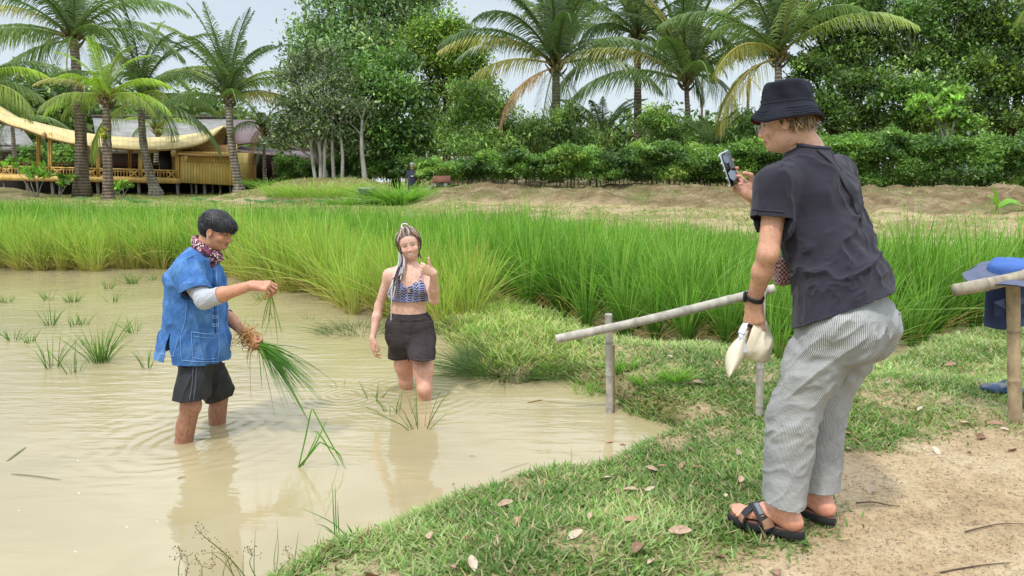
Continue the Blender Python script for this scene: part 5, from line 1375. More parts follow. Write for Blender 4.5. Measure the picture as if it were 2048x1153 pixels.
def hand(f, W, fwd, palm, th_side, curls, thumb, sc=1.0, spread=0.06):
    """five-fingered hand rooted at the wrist W. fwd: wrist -> knuckles, palm: where the palm faces, th_side: thumb side.
    curls: (mcp, pip, dip) degrees for index..little; thumb: list of local (side, forward, palm) points in metres"""
    y = unit(fwd); z = unit(np.asarray(palm, float) - y * np.dot(palm, y)); x = np.cross(y, z)
    if np.dot(x, th_side) < 0: x = -x
    W = np.asarray(W, float)
    L = lambda a, b, c: W + sc * (x * a + y * b + z * c)
    kn = [(0.029, 0.088, 0.0), (0.009, 0.092, -0.003), (-0.011, 0.087, -0.001), (-0.029, 0.078, 0.004)]
    ln = [(0.043, 0.026, 0.021), (0.047, 0.030, 0.022), (0.043, 0.028, 0.022), (0.034, 0.021, 0.019)]
    rd = [0.0088, 0.0090, 0.0086, 0.0077]
    f.econe(L(0, -0.01, 0), L(0, 0.025, 0), (0.026 * sc, 0.019 * sc), (0.031 * sc, 0.018 * sc), x, 0.012)
    for i, (a, b, c) in enumerate(kn):
        f.cone(L(a * 0.45, 0.01, 0), L(a, b, c), 0.015 * sc, 0.0115 * sc, 0.010)
    f.ell(L(0.022, 0.030, 0.012), np.array([0.014, 0.028, 0.012]) * sc, np.stack([x, y, z], 1), 0.010)
    f.ell(L(-0.020, 0.035, 0.010), np.array([0.012, 0.03, 0.010]) * sc, np.stack([x, y, z], 1), 0.010)
    tips = []
    for i in range(4):
        p = np.array(kn[i]); ang = 0; r = rd[i]
        sp = spread * (1.5 - i)
        for j in range(3):
            ang += R(curls[i][j])
            d = np.array([math.sin(sp) * math.cos(ang), math.cos(ang) * math.cos(sp), math.sin(ang)])
            q = p + d * ln[i][j]
            f.cone(L(*p), L(*q), r * sc, r * 0.9 * sc, 0.0022)
            f.ell(L(*q), (r * 0.97 * sc,) * 3, None, 0.002)
            p = q; r *= 0.9
        tips.append(L(*p))
    tp = [(0.018, 0.012, 0.006)] + list(thumb); tr = [0.015, 0.0125, 0.0105, 0.0088]
    for j in range(len(tp) - 1): f.cone(L(*tp[j]), L(*tp[j + 1]), tr[j] * sc, tr[j + 1] * sc, 0.006 if j == 0 else 0.0025)
    tips.append(L(*tp[-1]))
    return tips, L
class Head:
    """local frame: F face-forward, U up, S = the head's left; origin between the ears at eye height"""
    def __init__(s, c, fwd, up, sc=1.0):
        s.c = np.asarray(c, float); s.F = unit(fwd); s.U = unit(np.asarray(up, float) - s.F * np.dot(up, s.F)); s.S = np.cross(s.U, s.F); s.sc = sc
        s.M = np.stack([s.S, s.F, s.U], 1)
    def p(s, a, b, c): return s.c + s.sc * (s.S * a + s.F * b + s.U * c)
    def loc(s, V): return ((V - s.c) @ s.M) / s.sc
    def build(s, f, smile=False, male=True):
        k = s.sc; E = lambda c, r, kk=0.015, sub=False, M=None: f.ell(s.p(*c), np.array(r) * k, s.M if M is None else M, kk, sub)
        E((0, -0.012, 0.040), (0.073, 0.093, 0.082))
        E((0, 0.020, 0.020), (0.067, 0.072, 0.070), 0.02)
        E((0, 0.030, -0.040), (0.055, 0.052, 0.055), 0.03)
        E((0, 0.050, -0.085), (0.026 if male else 0.022, 0.036 if male else 0.031, 0.024), 0.025)
        E((0, 0.010, -0.070), (0.052 if male else 0.045, 0.045, 0.030), 0.03)
        for q in (-1, 1):
            E((q * 0.040, 0.060, -0.028), (0.020, 0.018, 0.018), 0.02)        # cheekbones
            if smile: E((q * 0.036, 0.068, -0.034), (0.016, 0.014, 0.013), 0.012)
            E((q * 0.031, 0.088, 0.002), (0.017, 0.013, 0.010), 0.010, True)  # sockets
            E((q * 0.031, 0.071, 0.001), (0.0135, 0.0125, 0.0115), 0.003)       # lids over the eyeball
            e = np.stack([unit(s.S * 0.95 - s.F * 0.3 * q), unit(s.F * 0.9 + s.U * 0.25), s.U], 1)
            E((q * 0.076, -0.006, -0.012), (0.007, 0.018, 0.030), 0.006)        # ears
            E((q * 0.082, 0.000, -0.008), (0.005, 0.009, 0.018), 0.004, True)
            f.cone(s.p(q * 0.014, 0.083, 0.020), s.p(q * 0.042, 0.074, 0.019), 0.007 * k, 0.005 * k, 0.010)
        f.cone(s.p(0, 0.082, 0.012), s.p(0, 0.106 if male else 0.101, -0.029), 0.0068 * k, 0.0095 * k, 0.010)
        f.cone(s.p(0, 0.078, -0.040), s.p(0, 0.076, -0.075), 0.018 * k, 0.016 * k, 0.015)
        for q in (-1, 1): f.ell(s.p(q * 0.011, 0.096, -0.034), np.array([0.008, 0.009, 0.0065]) * k, s.M, 0.005)
        w = 0.026 if smile else 0.020; dz = 0.006 if smile else 0.0
        for q in (-1, 1):
            f.cone(s.p(0, 0.0905, -0.0545), s.p(q * w, 0.078, -0.056 + dz), 0.0052 * k, 0.0030 * k, 0.007)
            f.cone(s.p(0, 0.087, -0.0685 if smile else -0.065), s.p(q * w * 0.9, 0.077, -0.060 + dz), 0.0058 * k, 0.0030 * k, 0.007)
        if smile: f.ell(s.p(0, 0.099, -0.0610), np.array([0.017, 0.008, 0.0035]) * k, s.M, 0.002, True)
        return s
    def paint(s, V, C, skin, lip, brow, smile=False, beard=None, hair=None, squint=False):
        q = s.loc(V); x, y, z = q[:, 0], q[:, 1], q[:, 2]; ax = np.abs(x)
        near = (np.abs(z) < 0.16) & (ax < 0.10) & (np.abs(y) < 0.14)
        def put(mask, col, a=1.0):
            m = (np.clip(mask, 0, 1) * near * a)[:, None]; C[:] = C * (1 - m) + np.array(col) * m
        g = lambda d, r: np.exp(-(d / r) ** 2)
        put(g(np.hypot(ax - 0.042, (z + 0.03)), 0.020) * (y > 0.03), np.array(skin) * np.array([1.10, 0.80, 0.78]), 0.42 if smile else 0.12)
        put(g(np.hypot(x, z + 0.032), 0.012) * (y > 0.09), np.array(skin) * np.array([1.08, 0.82, 0.80]), 0.4)
        dz = 0.006 * (ax / 0.026) ** 2 if smile else 0 * ax
        lw = 0.026 if smile else 0.021
        lipm = sstep(1.15, 0.9, ax / lw) * sstep(0.0125, 0.0095, np.abs(z + 0.0605 - dz)) * (y > 0.07)
        put(lipm, lip, 0.65)
        if smile: put(sstep(1.1, 0.85, ax / 0.0185) * sstep(0.0048, 0.0034, np.abs(z + 0.0610 - dz * 0.8)) * (y > 0.07), (0.80, 0.78, 0.72))
        else: put(sstep(1.0, 0.8, ax / lw) * sstep(0.0022, 0.0012, np.abs(z + 0.0600)) * (y > 0.07), np.array(lip) * 0.3)
        bw = 0.0040 if smile else 0.0060
        bz = 0.021 + 0.004 * np.sin(np.clip((ax - 0.012) / 0.036, 0, 1) * np.pi)
        put(sstep(bw, bw * 0.5, np.abs(z - bz)) * sstep(0.009, 0.015, ax) * sstep(0.052, 0.044, ax) * (y > 0.03), brow, 0.85)
        # eyes: dark lash line, white and iris where open
        ed = np.hypot((ax - 0.031) / 0.0135, (z - 0.001) / (0.0030 if squint else 0.0048))
        put(sstep(1.45, 1.1, ed) * (y > 0.05), np.array(brow) * 0.5, 0.9)
        put(sstep(1.0, 0.8, ed) * (y > 0.05), (0.40, 0.38, 0.35))
        put(sstep(1.0, 0.7, np.hypot((ax - 0.031), (z - 0.001)) / 0.0055) * sstep(1.05, 0.9, ed) * (y > 0.05), (0.03, 0.022, 0.018))
        if beard is not None:
            put(sstep(0.0045, 0.002, np.abs(z + 0.0465)) * sstep(0.024, 0.018, ax) * (y > 0.07), beard, 0.8)
            put(g(np.hypot(x, z + 0.088), 0.014) * (y > 0.05), beard, 0.35)
def skin_mat(name, rough=0.5):
    m = NT(name); v = m.coord('Object')
    c = m.mix(1.0, m.attr('Col'), m.ramp(m.noise(v, 14, 5, 0.6), [(0.3, (0.86, 0.84, 0.84)), (0.7, (1.07, 1.05, 1.04))]), 'MULTIPLY')
    c = m.mix(1.0, c, m.ramp(m.noise(v, 55, 4, 0.7), [(0.32, (0.84, 0.74, 0.70)), (0.52, (1.0, 1.0, 1.0)), (0.72, (1.06, 1.04, 1.0))]), 'MULTIPLY')
    nm = m.bump(m.noise(v, 200, 4), 0.25, 0.003)
    return m.done(m.bsdf(c, rough, nm, Subsurface_Weight=0.12, Subsurface_Radius=(0.02, 0.008, 0.004), Subsurface_Scale=0.5, Specular_IOR_Level=0.4))
def body_object(name, f, paint, mat, parent, smooth=1):
    V, F = f.surface(smooth)
    C = np.ones_like(V) * 0.5
    N = normals(V, F)
    C = paint(V, N)
    return link(name, mesh(name, V, F, C), mat, parent, True)
def strands(roots, dirs, length, width, bend, c, seg=4, side=None):
    n = len(roots)
    V, Q, C = ribbons(roots, dirs, length, width, bend, side=side, seg=seg, c0=c * 0.8, c1=c * 1.15)
    return V, Q, C
M_SKIN = skin_mat('skin')
M_HAIR = NT('hair'); 
_c = M_HAIR.mix(1.0, M_HAIR.attr('Col'), (1, 1, 1), 'MULTIPLY')
M_HAIR = M_HAIR.done(M_HAIR.bsdf(_c, 0.5, None, Specular_IOR_Level=0.4))
# ================================================================== THE MAN STANDING IN THE POND
def man_in_pond():
    Y0 = 4.46
    foot = G(368, 883); far = G(435, 847)
    root = empty('person', (foot[0], foot[1], -0.35), 'young man in a blue denim shirt and black shorts standing knee-deep, holding rice seedlings', 'person')
    yn, yf = foot[1], far[1]
    ym = (yn + yf) / 2
    f = Field((-2.35, ym - 0.65, -0.40), (-1.25, ym + 0.50, 1.45), 0.0042)
    q = lambda u, v, dy: P(u, v, ym + dy)
    SD = np.array([0, 1.0, 0])
    # legs (near = his right leg)
    hipN, hipF = q(392, 702, -0.10), q(398, 700, 0.09)
    kneeN, kneeF = P(381, 812, yn), P(440, 782, yf)
    ankN, ankF = P(366, 882, yn) + [0, 0, -0.02], P(434, 846, yf) + [0, 0, -0.02]
    lowN, lowF = ankN + [-0.02, 0, -0.30], ankF + [-0.01, 0, -0.30]
    f.cone(hipN, kneeN, 0.074, 0.056, 0.03); f.cone(hipF, kneeF, 0.074, 0.056, 0.03)
    for kn, an, lo in ((kneeN, ankN, lowN), (kneeF, ankF, lowF)):
        f.cone(kn, an, 0.055, 0.048, 0.02); f.cone(an, lo, 0.048, 0.036, 0.02)
        f.ell(kn + [0.022, 0, 0.0], (0.036, 0.038, 0.045), None, 0.02)
        f.ell((kn + an) / 2 + [-0.018, 0, -0.03], (0.042, 0.045, 0.085), None, 0.03)
        f.ell(lo + [0.06, 0, -0.04], (0.11, 0.045, 0.03), None, 0.03)
    # trunk
    pel, wst, cst, nk = q(394, 690, 0), q(392, 640, 0), q(393, 560, 0), q(404, 510, 0)
    f.econe(pel + [0, 0, 0.03], wst, (0.145, 0.105), (0.14, 0.10), SD, 0.04); f.econe(wst, cst, (0.14, 0.10), (0.165, 0.115), SD, 0.04)
    f.econe(cst, nk + [-0.01, 0, -0.02], (0.165, 0.115), (0.08, 0.06), SD, 0.05)
    # head, looking down to the right
    H = Head(q(433, 462, 0.0), (1.0, -0.10, -0.36), (0.30, 0, 1.0), 0.95); H.build(f, False, True)
    f.cone(nk, H.p(0, -0.030, -0.06), 0.058, 0.055, 0.03)
    f.ell(H.p(0, 0.072, -0.060), (0.006,) * 3, None, 0.01)
    # near (right) arm: raised forearm
    shN, elN, wrN = q(374, 545, -0.18), q(409, 600, -0.30), q(505, 571, -0.36)
    f.cone(q(385, 528, -0.06), shN, 0.06, 0.055, 0.05); f.cone(shN, elN, 0.050, 0.041, 0.03)
    f.cone(elN, elN * 0.62 + wrN * 0.38, 0.040, 0.041, 0.02); f.econe(elN * 0.62 + wrN * 0.38, wrN, (0.040, 0.036), (0.027, 0.020), (0, 0.3, 1), 0.02)
    hd = unit(q(545, 574, -0.36) - wrN)
    tipsN, LN = hand(f, wrN, hd + np.array([0, 0, 0.05]), (0.10, 0.55, -0.85), (0.1, 1, 0.3), [(38, 62, 30), (45, 62, 35), (50, 60, 35), (55, 58, 35)],
                     [(0.034, 0.050, 0.026), (0.026, 0.085, 0.040), (0.018, 0.108, 0.046)], 0.98)
    # far (left) arm reaching down, fist closed on the seedlings
    shF, elF, wrF = q(400, 545, 0.18), q(438, 618, 0.24), q(500, 676, 0.10)
    f.cone(q(395, 528, 0.06), shF, 0.06, 0.055, 0.05); f.cone(shF, elF, 0.050, 0.041, 0.03)
    f.cone(elF, elF * 0.6 + wrF * 0.4, 0.040, 0.039, 0.02); f.cone(elF * 0.6 + wrF * 0.4, wrF, 0.039, 0.025, 0.02)
    hd = unit(q(538, 697, 0.04) - wrF)
    tipsF, LF = hand(f, wrF, hd, (0.25, -0.9, -0.25), (0.5, -0.3, 0.8), [(70, 85, 50), (72, 88, 50), (74, 86, 50), (76, 84, 50)],
                     [(0.036, 0.045, 0.018), (0.036, 0.075, 0.036), (0.020, 0.090, 0.050)], 1.0)
    skin = np.array(srgb(196, 142, 112)); 
    def paint(V, N):
        C = np.tile(skin, (len(V), 1))
        # lower legs are darker with wet hair, forearms slightly darker
        leg = sstep(0.42, 0.10, V[:, 2])[:, None]
        hairn = fbm(V[:, 0] * 170, V[:, 1] * 170, V[:, 2] * 50, seed=5, oct=2)[:, None]
        C = C * (1 - leg * (0.30 + 0.16 * sstep(0.35, 0.7, hairn)))
        H.paint(V, C, skin, srgb(150, 88, 80), srgb(30, 24, 22), beard=srgb(40, 30, 28), squint=True)
        # hand holding the bundle is muddy
        m = np.exp(-(np.linalg.norm(V - LF(0, 0.06, 0.01), axis=1) / 0.09) ** 4)[:, None] * 0.45
        C = C * (1 - m) + np.array(srgb(168, 118, 76)) * m
        return C
    body_object('body', f, paint, M_SKIN, root)
    # ---- hair: a cap of black hair with a long fringe
    fh = Field(H.p(0, 0, 0.03) - 0.17, H.p(0, 0, 0.03) + 0.17, 0.0035)
    fh.ell(H.p(0, -0.014, 0.046), (0.079, 0.100, 0.082), H.M, 0.01)
    fh.ell(H.p(0, 0.058, 0.066), (0.060, 0.046, 0.036), H.M, 0.02)
    fh.ell(H.p(0, -0.045, 0.010), (0.074, 0.066, 0.070), H.M, 0.02)
    for s_ in (-1, 1): fh.ell(H.p(s_ * 0.082, 0.010, -0.014), (0.03, 0.034, 0.030), H.M, 0.008, True)
    fh.ell(H.p(0, 0.110, -0.020), (0.10, 0.075, 0.060), H.M, 0.01, True)
    fh.cut(H.p(0, -0.05, -0.062), -H.U + H.F * 0.15)
    V, F = fh.surface(2); N = normals(V, F)
    V = V + N * ((fbm(*(H.loc(V) * np.array([45, 14, 26])).T, seed=8, oct=3) - 0.5) * 0.022)[:, None]
    cap = link('hair', mesh('hair', V, F, np.tile(np.array(srgb(26, 24, 26)), (len(V), 1))), M_HAIR, root)
    rs = np.random.RandomState(3); k = 4200
    i = rs.randint(0, len(V), k); ql = H.loc(V[i]); keep = ((ql[:, 2] > -0.03) & (ql[:, 1] < -0.01)) | (ql[:, 2] > 0.035)
    i = i[keep]; ql = ql[keep]; k = len(i)
    crown = np.array([0.0, -0.06, 0.13]); d = ql - crown; d = d @ H.M.T
    d = d - N[i] * np.sum(d * N[i], 1, keepdims=True); d /= np.maximum(np.linalg.norm(d, axis=1, keepdims=True), 1e-6)
    d = d * 0.9 + N[i] * 0.16 + rs.normal(size=(k, 3)) * 0.08; d /= np.linalg.norm(d, axis=1, keepdims=True)
    L = np.where(ql[:, 1] > 0.03, 0.046, 0.034) * (0.6 + 0.6 * rs.rand(k))
    bend = -N[i] * 0.22 + np.array([0, 0, -0.28])[None]
    V2, Q2, C2 = strands(V[i] - N[i] * 0.002, d, L, np.full(k, 0.0035), bend, np.tile(np.array(srgb(38, 35, 36)), (k, 1)) * (0.4 + 1.5 * rs.rand(k, 1) ** 2), 3, side=np.cross(d, N[i]))
    mb = MB(); mb.add(V2, Q2, None, C2); mb.build('hair_lock', M_HAIR, root, True)
    mb = MB(); a = np.linspace(0, 2 * np.pi, 14); ear = H.p(-0.079, -0.006, -0.046)
    mb.tube(ear + np.stack([np.cos(a) * 0.006, 0 * a, np.sin(a) * 0.007], 1), 0.0013, 5, (0.75, 0.74, 0.72), cap=False)
    mb.build('earring', plain('silver', (0.8, 0.8, 0.78), 0.25, 0.02, 5, Metallic=1.0), root, True)
    # ---- neck scarf
    g = Field(nk - 0.17, nk + 0.19, 0.004)
    ctr = nk + np.array([0.018, 0, 0.035])
    a = np.linspace(0, 2 * np.pi, 25)
    for r_, dz, th in ((0.061, 0.020, 0.013), (0.066, 0.000, 0.015), (0.068, -0.018, 0.014)):
        pts = [ctr + np.array([math.cos(t) * r_ * 1.02 + 0.012, math.sin(t) * r_ * 0.95, dz - 0.045 * math.cos(t)]) for t in a]
        g.chain(pts, [th * (1 + 0.25 * math.sin(3 * t + r_ * 90)) for t in a], 0.008)
    g.ell(ctr + [0.070, -0.03, -0.048], (0.022, 0.026, 0.022), None, 0.02); g.ell(ctr + [0.052, -0.045, -0.082], (0.024, 0.020, 0.028), None, 0.02)
    V, F = g.surface(1); N = normals(V, F); V = folds(V, N, 0.006, 38, 4, (1, -0.2, -0.5), 3.0)
    m = NT('paisley_scarf'); v = m.coord('Object')
    vo = m.n('ShaderNodeTexVoronoi', feature='F1'); vo.inputs['Scale'].default_value = 85; m.l(v, vo.inputs['Vector'])
    dots = m.ramp(vo.outputs['Distance'], [(0.34, 1.0), (0.46, 0.0)])
    zone = m.ramp(m.noise(v, 13, 3), [(0.44, 0.0), (0.52, 1.0)])
    base = m.ramp(m.noise(v, 22, 3, 0.6), [(0.40, srgb(44, 20, 34)), (0.50, srgb(104, 42, 66)), (0.64, srgb(150, 84, 108))])
    c = m.mix(m.math('MULTIPLY', dots, zone), base, srgb(222, 196, 190))
    link('scarf', mesh('scarf', V, F), m.done(m.bsdf(c, 0.85, m.bump(m.noise(v, 120, 2), 0.2, 0.003))), root)
    # ---- grey arm sleeves
    g = Field((-2.35, ym - 0.65, 0.5), (-1.25, ym + 0.50, 1.2), 0.0045)
    mid = elN * 0.62 + wrN * 0.38
    g.cone(shN * 0.55 + elN * 0.45, elN, 0.056, 0.050, 0.01); g.cone(elN, mid, 0.050, 0.046, 0.02)
    midF = elF * 0.72 + wrF * 0.28
    g.cone(shF * 0.5 + elF * 0.5, elF, 0.056, 0.050, 0.01); g.cone(elF, midF, 0.050, 0.045, 0.02)
    V, F = g.surface(1); V, F = clip_planes(V, F, [(mid - unit(wrN - elN) * 0.012, wrN - elN, mid, 0.10), (midF - unit(wrF - elF) * 0.012, wrF - elF, midF, 0.10)])
    N = normals(V, F); V = folds(V, N, 0.0035, 26, 12, unit(elN - shN), 0.6)
    nearer = V[F].mean(1)[:, 1] < ym - 0.04
    m = plain('grey_sleeve_knit', srgb(178, 178, 184), 0.8, 0.05, 30, 0.15, 200)
    for side_ in (nearer, ~nearer): Vs_, Fs_ = clip_planes(V, F[side_], []); solid(link('arm_sleeve', mesh('arm_sleeve', Vs_, Fs_), m, root), 0.002)
    # ---- denim shirt
    g = Field((-2.35, ym - 0.55, 0.40), (-1.30, ym + 0.5, 1.30), 0.0045)
    hem = q(382, 726, 0)
    g.econe(q(386, 735, 0), q(390, 690, 0), (0.215, 0.205), (0.205, 0.180), SD, 0.03)
    g.econe(q(390, 690, 0), q(390, 620, 0), (0.205, 0.180), (0.190, 0.158), SD, 0.04)
    g.econe(q(390, 620, 0), q(391, 562, 0), (0.190, 0.158), (0.190, 0.150), SD, 0.04)
    g.econe(q(391, 562, 0), q(400, 520, 0), (0.190, 0.150), (0.100, 0.082), SD, 0.05)
    g.cone(q(385, 530, -0.10), q(374, 543, -0.185), 0.066, 0.072, 0.05); g.econe(q(374, 543, -0.185), q(391, 583, -0.265), (0.078, 0.074), (0.085, 0.074), (1, 0, 0.4), 0.03)
    g.cone(q(395, 530, 0.10), q(400, 543, 0.185), 0.066, 0.072, 0.05); g.econe(q(400, 543, 0.185), q(424, 585, 0.225), (0.075, 0.074), (0.080, 0.076), (1, 0, 0.4), 0.03)
    V, F = g.surface(2)
    N = normals(V, F)
    V = folds(V, N, 0.017, 7.5, 31, (0.15, 0, 1), 3.0, mask=sstep(0.30, 0.9, 1.25 - V[:, 2] + 0.1))
    V = folds(V, N, 0.009, 11, 38, (-0.3, 0, 1), 3.0, mask=np.ones(len(V)), oct=2, sharp=0.13)
    V = folds(V, N, 0.007, 13, 37, (0.6, 0.1, 0.8), 2.5, mask=np.ones(len(V)))
    slN = q(374, 543, -0.185); slE = q(391, 583, -0.265); dN = unit(slE - slN)
    slF = q(400, 543, 0.185); slG = q(424, 585, 0.225); dF = unit(slG - slF)
    V, F = clip_planes(V, F, [(q(385, 724, -0.12), np.array([-0.10, 0.0, -1.0])), (slE + dN * 0.012, dN + np.array([-0.12, 0, -0.2]), slE, 0.13), (slG + dF * 0.01, dF, slG, 0.12)])
    # side slit on the near side: open a wedge in the lower side seam
    N = normals(V, F); cx = q(375, 700, 0)[0]
    zt, zb = q(375, 668, -.2)[2], q(385, 724, -.2)[2] - 0.03
    t = np.clip((zt - V[:, 2]) / (zt - zb), 0, 1)
    w = 0.006 + 0.030 * t
    Fc = V[F].mean(1); tf = np.clip((zt - Fc[:, 2]) / (zt - zb), 0, 1)
    slit = (Fc[:, 1] < ym - 0.05) & (Fc[:, 2] < zt) & (np.abs(Fc[:, 0] - (cx - 0.012 - 0.02 * tf)) < 0.003 + 0.030 * tf)
    F = F[~slit]
    m = NT('denim'); v = m.coord('Object')
    n1 = m.noise(v, 9, 6, 0.65); n2 = m.noise(m.coord('Object', (1, 1, 0.35)), 210, 3, 0.7)
    c = m.ramp(n1, [(0.25, srgb(50, 88, 142)), (0.5, srgb(72, 114, 170)), (0.75, srgb(108, 146, 194))])
    c = m.mix(1.0, c, m.ramp(n2, [(0.3, (0.78, 0.80, 0.84)), (0.7, (1.18, 1.14, 1.08))]), 'MULTIPLY')
    M_DEN = m.done(m.bsdf(c, 0.9, m.bump(m.math('ADD', m.math('MULTIPLY', n2, 0.4), m.noise(v, 26, 4)), 0.45, 0.006), Specular_IOR_Level=0.15))
    sh = solid(link('shirt', mesh('shirt', V, F), M_DEN, root), 0.004)
    # stitched pocket, hem band, placket and toggles: laid on the shirt surface
    from mathutils.bvhtree import BVHTree
    bv = BVHTree.FromPolygons([Vector(a) for a in V], [tuple(int(i) for i in a) for a in F])
    def on(u, v, off=0.004):
        o_ = Vector((0, 0, CH)); d_ = Vector(ray(u, v)).normalized(); h_ = bv.ray_cast(o_, d_)
        return None if h_[0] is None else np.array(h_[0] - d_ * off)
    pale = srgb(138, 176, 222); dkb = srgb(30, 62, 118)
    vm = vcol_mat('denim_stitching', 0.9)
    def line(pts, r, c, n=30):
        pp = spline(np.array([[a, b, 0] for a, b in pts], float), n); out = [on(a, b, 0.0035) for a, b, _ in pp]; out = [o for o in out if o is not None]
        if len(out) > 2: mb.tube(out, r, 4, c)
    mb = MB()
    line([(383, 664), (384, 690), (385, 716)], 0.0016, pale); line([(383, 664), (412, 668), (437, 668)], 0.0020, pale); line([(437, 668), (438, 695), (436, 716)], 0.0016, pale)
    line([(385, 716), (410, 719), (436, 717)], 0.0016, pale); line([(388, 673), (412, 676), (436, 676)], 0.0012, pale)
    mb.build('pocket_seam', vm, sh, True)
    mb = MB(); line([(364, 721), (400, 724), (440, 723)], 0.0018, pale); line([(318, 707), (335, 711), (349, 713)], 0.0018, pale); line([(362, 672), (361, 695), (363, 720)], 0.0015, pale); line([(357, 672), (352, 692), (346, 712)], 0.0015, pale)
    line([(368, 590), (390, 583), (416, 573)], 0.0018, pale); line([(368, 584), (390, 577), (414, 568)], 0.0012, pale); line([(362, 668), (370, 640), (374, 600)], 0.0014, pale); line([(358, 545), (366, 522), (384, 512)], 0.0013, pale); mb.build('hem_stitching', vm, sh, True)
    mb = MB()
    line([(427, 540), (429, 600), (431, 668)], 0.0030, dkb); line([(433, 540), (435, 600), (437, 660)], 0.0018, pale)
    for vv in (570, 574, 600, 604, 632, 636, 648, 652):
        line([(423, vv), (430, vv + 1), (437, vv)], 0.0028, dkb if vv % 4 else pale, 8)
    mb.build('toggle_closure', vm, sh, True)
    # ---- black shorts
    g = Field((-2.35, ym - 0.45, 0.15), (-1.25, ym + 0.45, 0.95), 0.0045)
    g.econe(q(393, 690, 0), q(393, 665, 0), (0.155, 0.125), (0.14, 0.115), SD, 0.03)
    g.econe(hipN + [0, 0.02, -0.015], P(381, 800, yn), (0.094, 0.090), (0.098, 0.094), (1, 0, 0.2), 0.03)
    g.econe(hipF + [0, -0.01, -0.05], P(431, 776, yf), (0.105, 0.105), (0.095, 0.094), (1, 0, 0.3), 0.03)
    g.econe(P(420, 748, yf), P(434, 782, yf), (0.085, 0.085), (0.083, 0.090), (1, 0, 0.3), 0.04)
    V, F = g.surface(2); N = normals(V, F)
    V = folds(V, N, 0.010, 10, 51, (0.1, 0, 1), 3.0, mask=np.ones(len(V)))
    V = folds(V, N, 0.008, 14, 52, (0.3, 0, 1), 3.0, mask=np.ones(len(V)), oct=2, sharp=0.15)
    V, F = clip_planes(V, F, [(P(380, 803, yn - 0.07), np.array([0.0, 0, -1]), P(380, 815, yn), 0.16), (P(436, 804, yf - 0.07), np.array([0.25, 0, -1]), P(436, 812, yf), 0.13)])
    m = NT('black_sport_cloth'); v = m.coord('Object')
    c = m.ramp(m.noise(v, 8, 4), [(0.3, srgb(22, 22, 24)), (0.7, srgb(36, 35, 38))])
    so = solid(link('shorts', mesh('shorts', V, F), m.done(m.bsdf(c, 0.6, m.bump(m.noise(v, 22, 4), 0.3, 0.008))), root), 0.003)
    bv = BVHTree.FromPolygons([Vector(a) for a in V], [tuple(int(i) for i in a) for a in F])
    mb = MB(); line([(386, 735), (384, 770), (379, 801)], 0.0035, srgb(88, 90, 96)); line([(393, 735), (391, 770), (387, 802)], 0.0035, srgb(88, 90, 96)); mb.build('side_stripe', vm, so, True)
    return LF, LN, H
LF, LN, HM = man_in_pond()
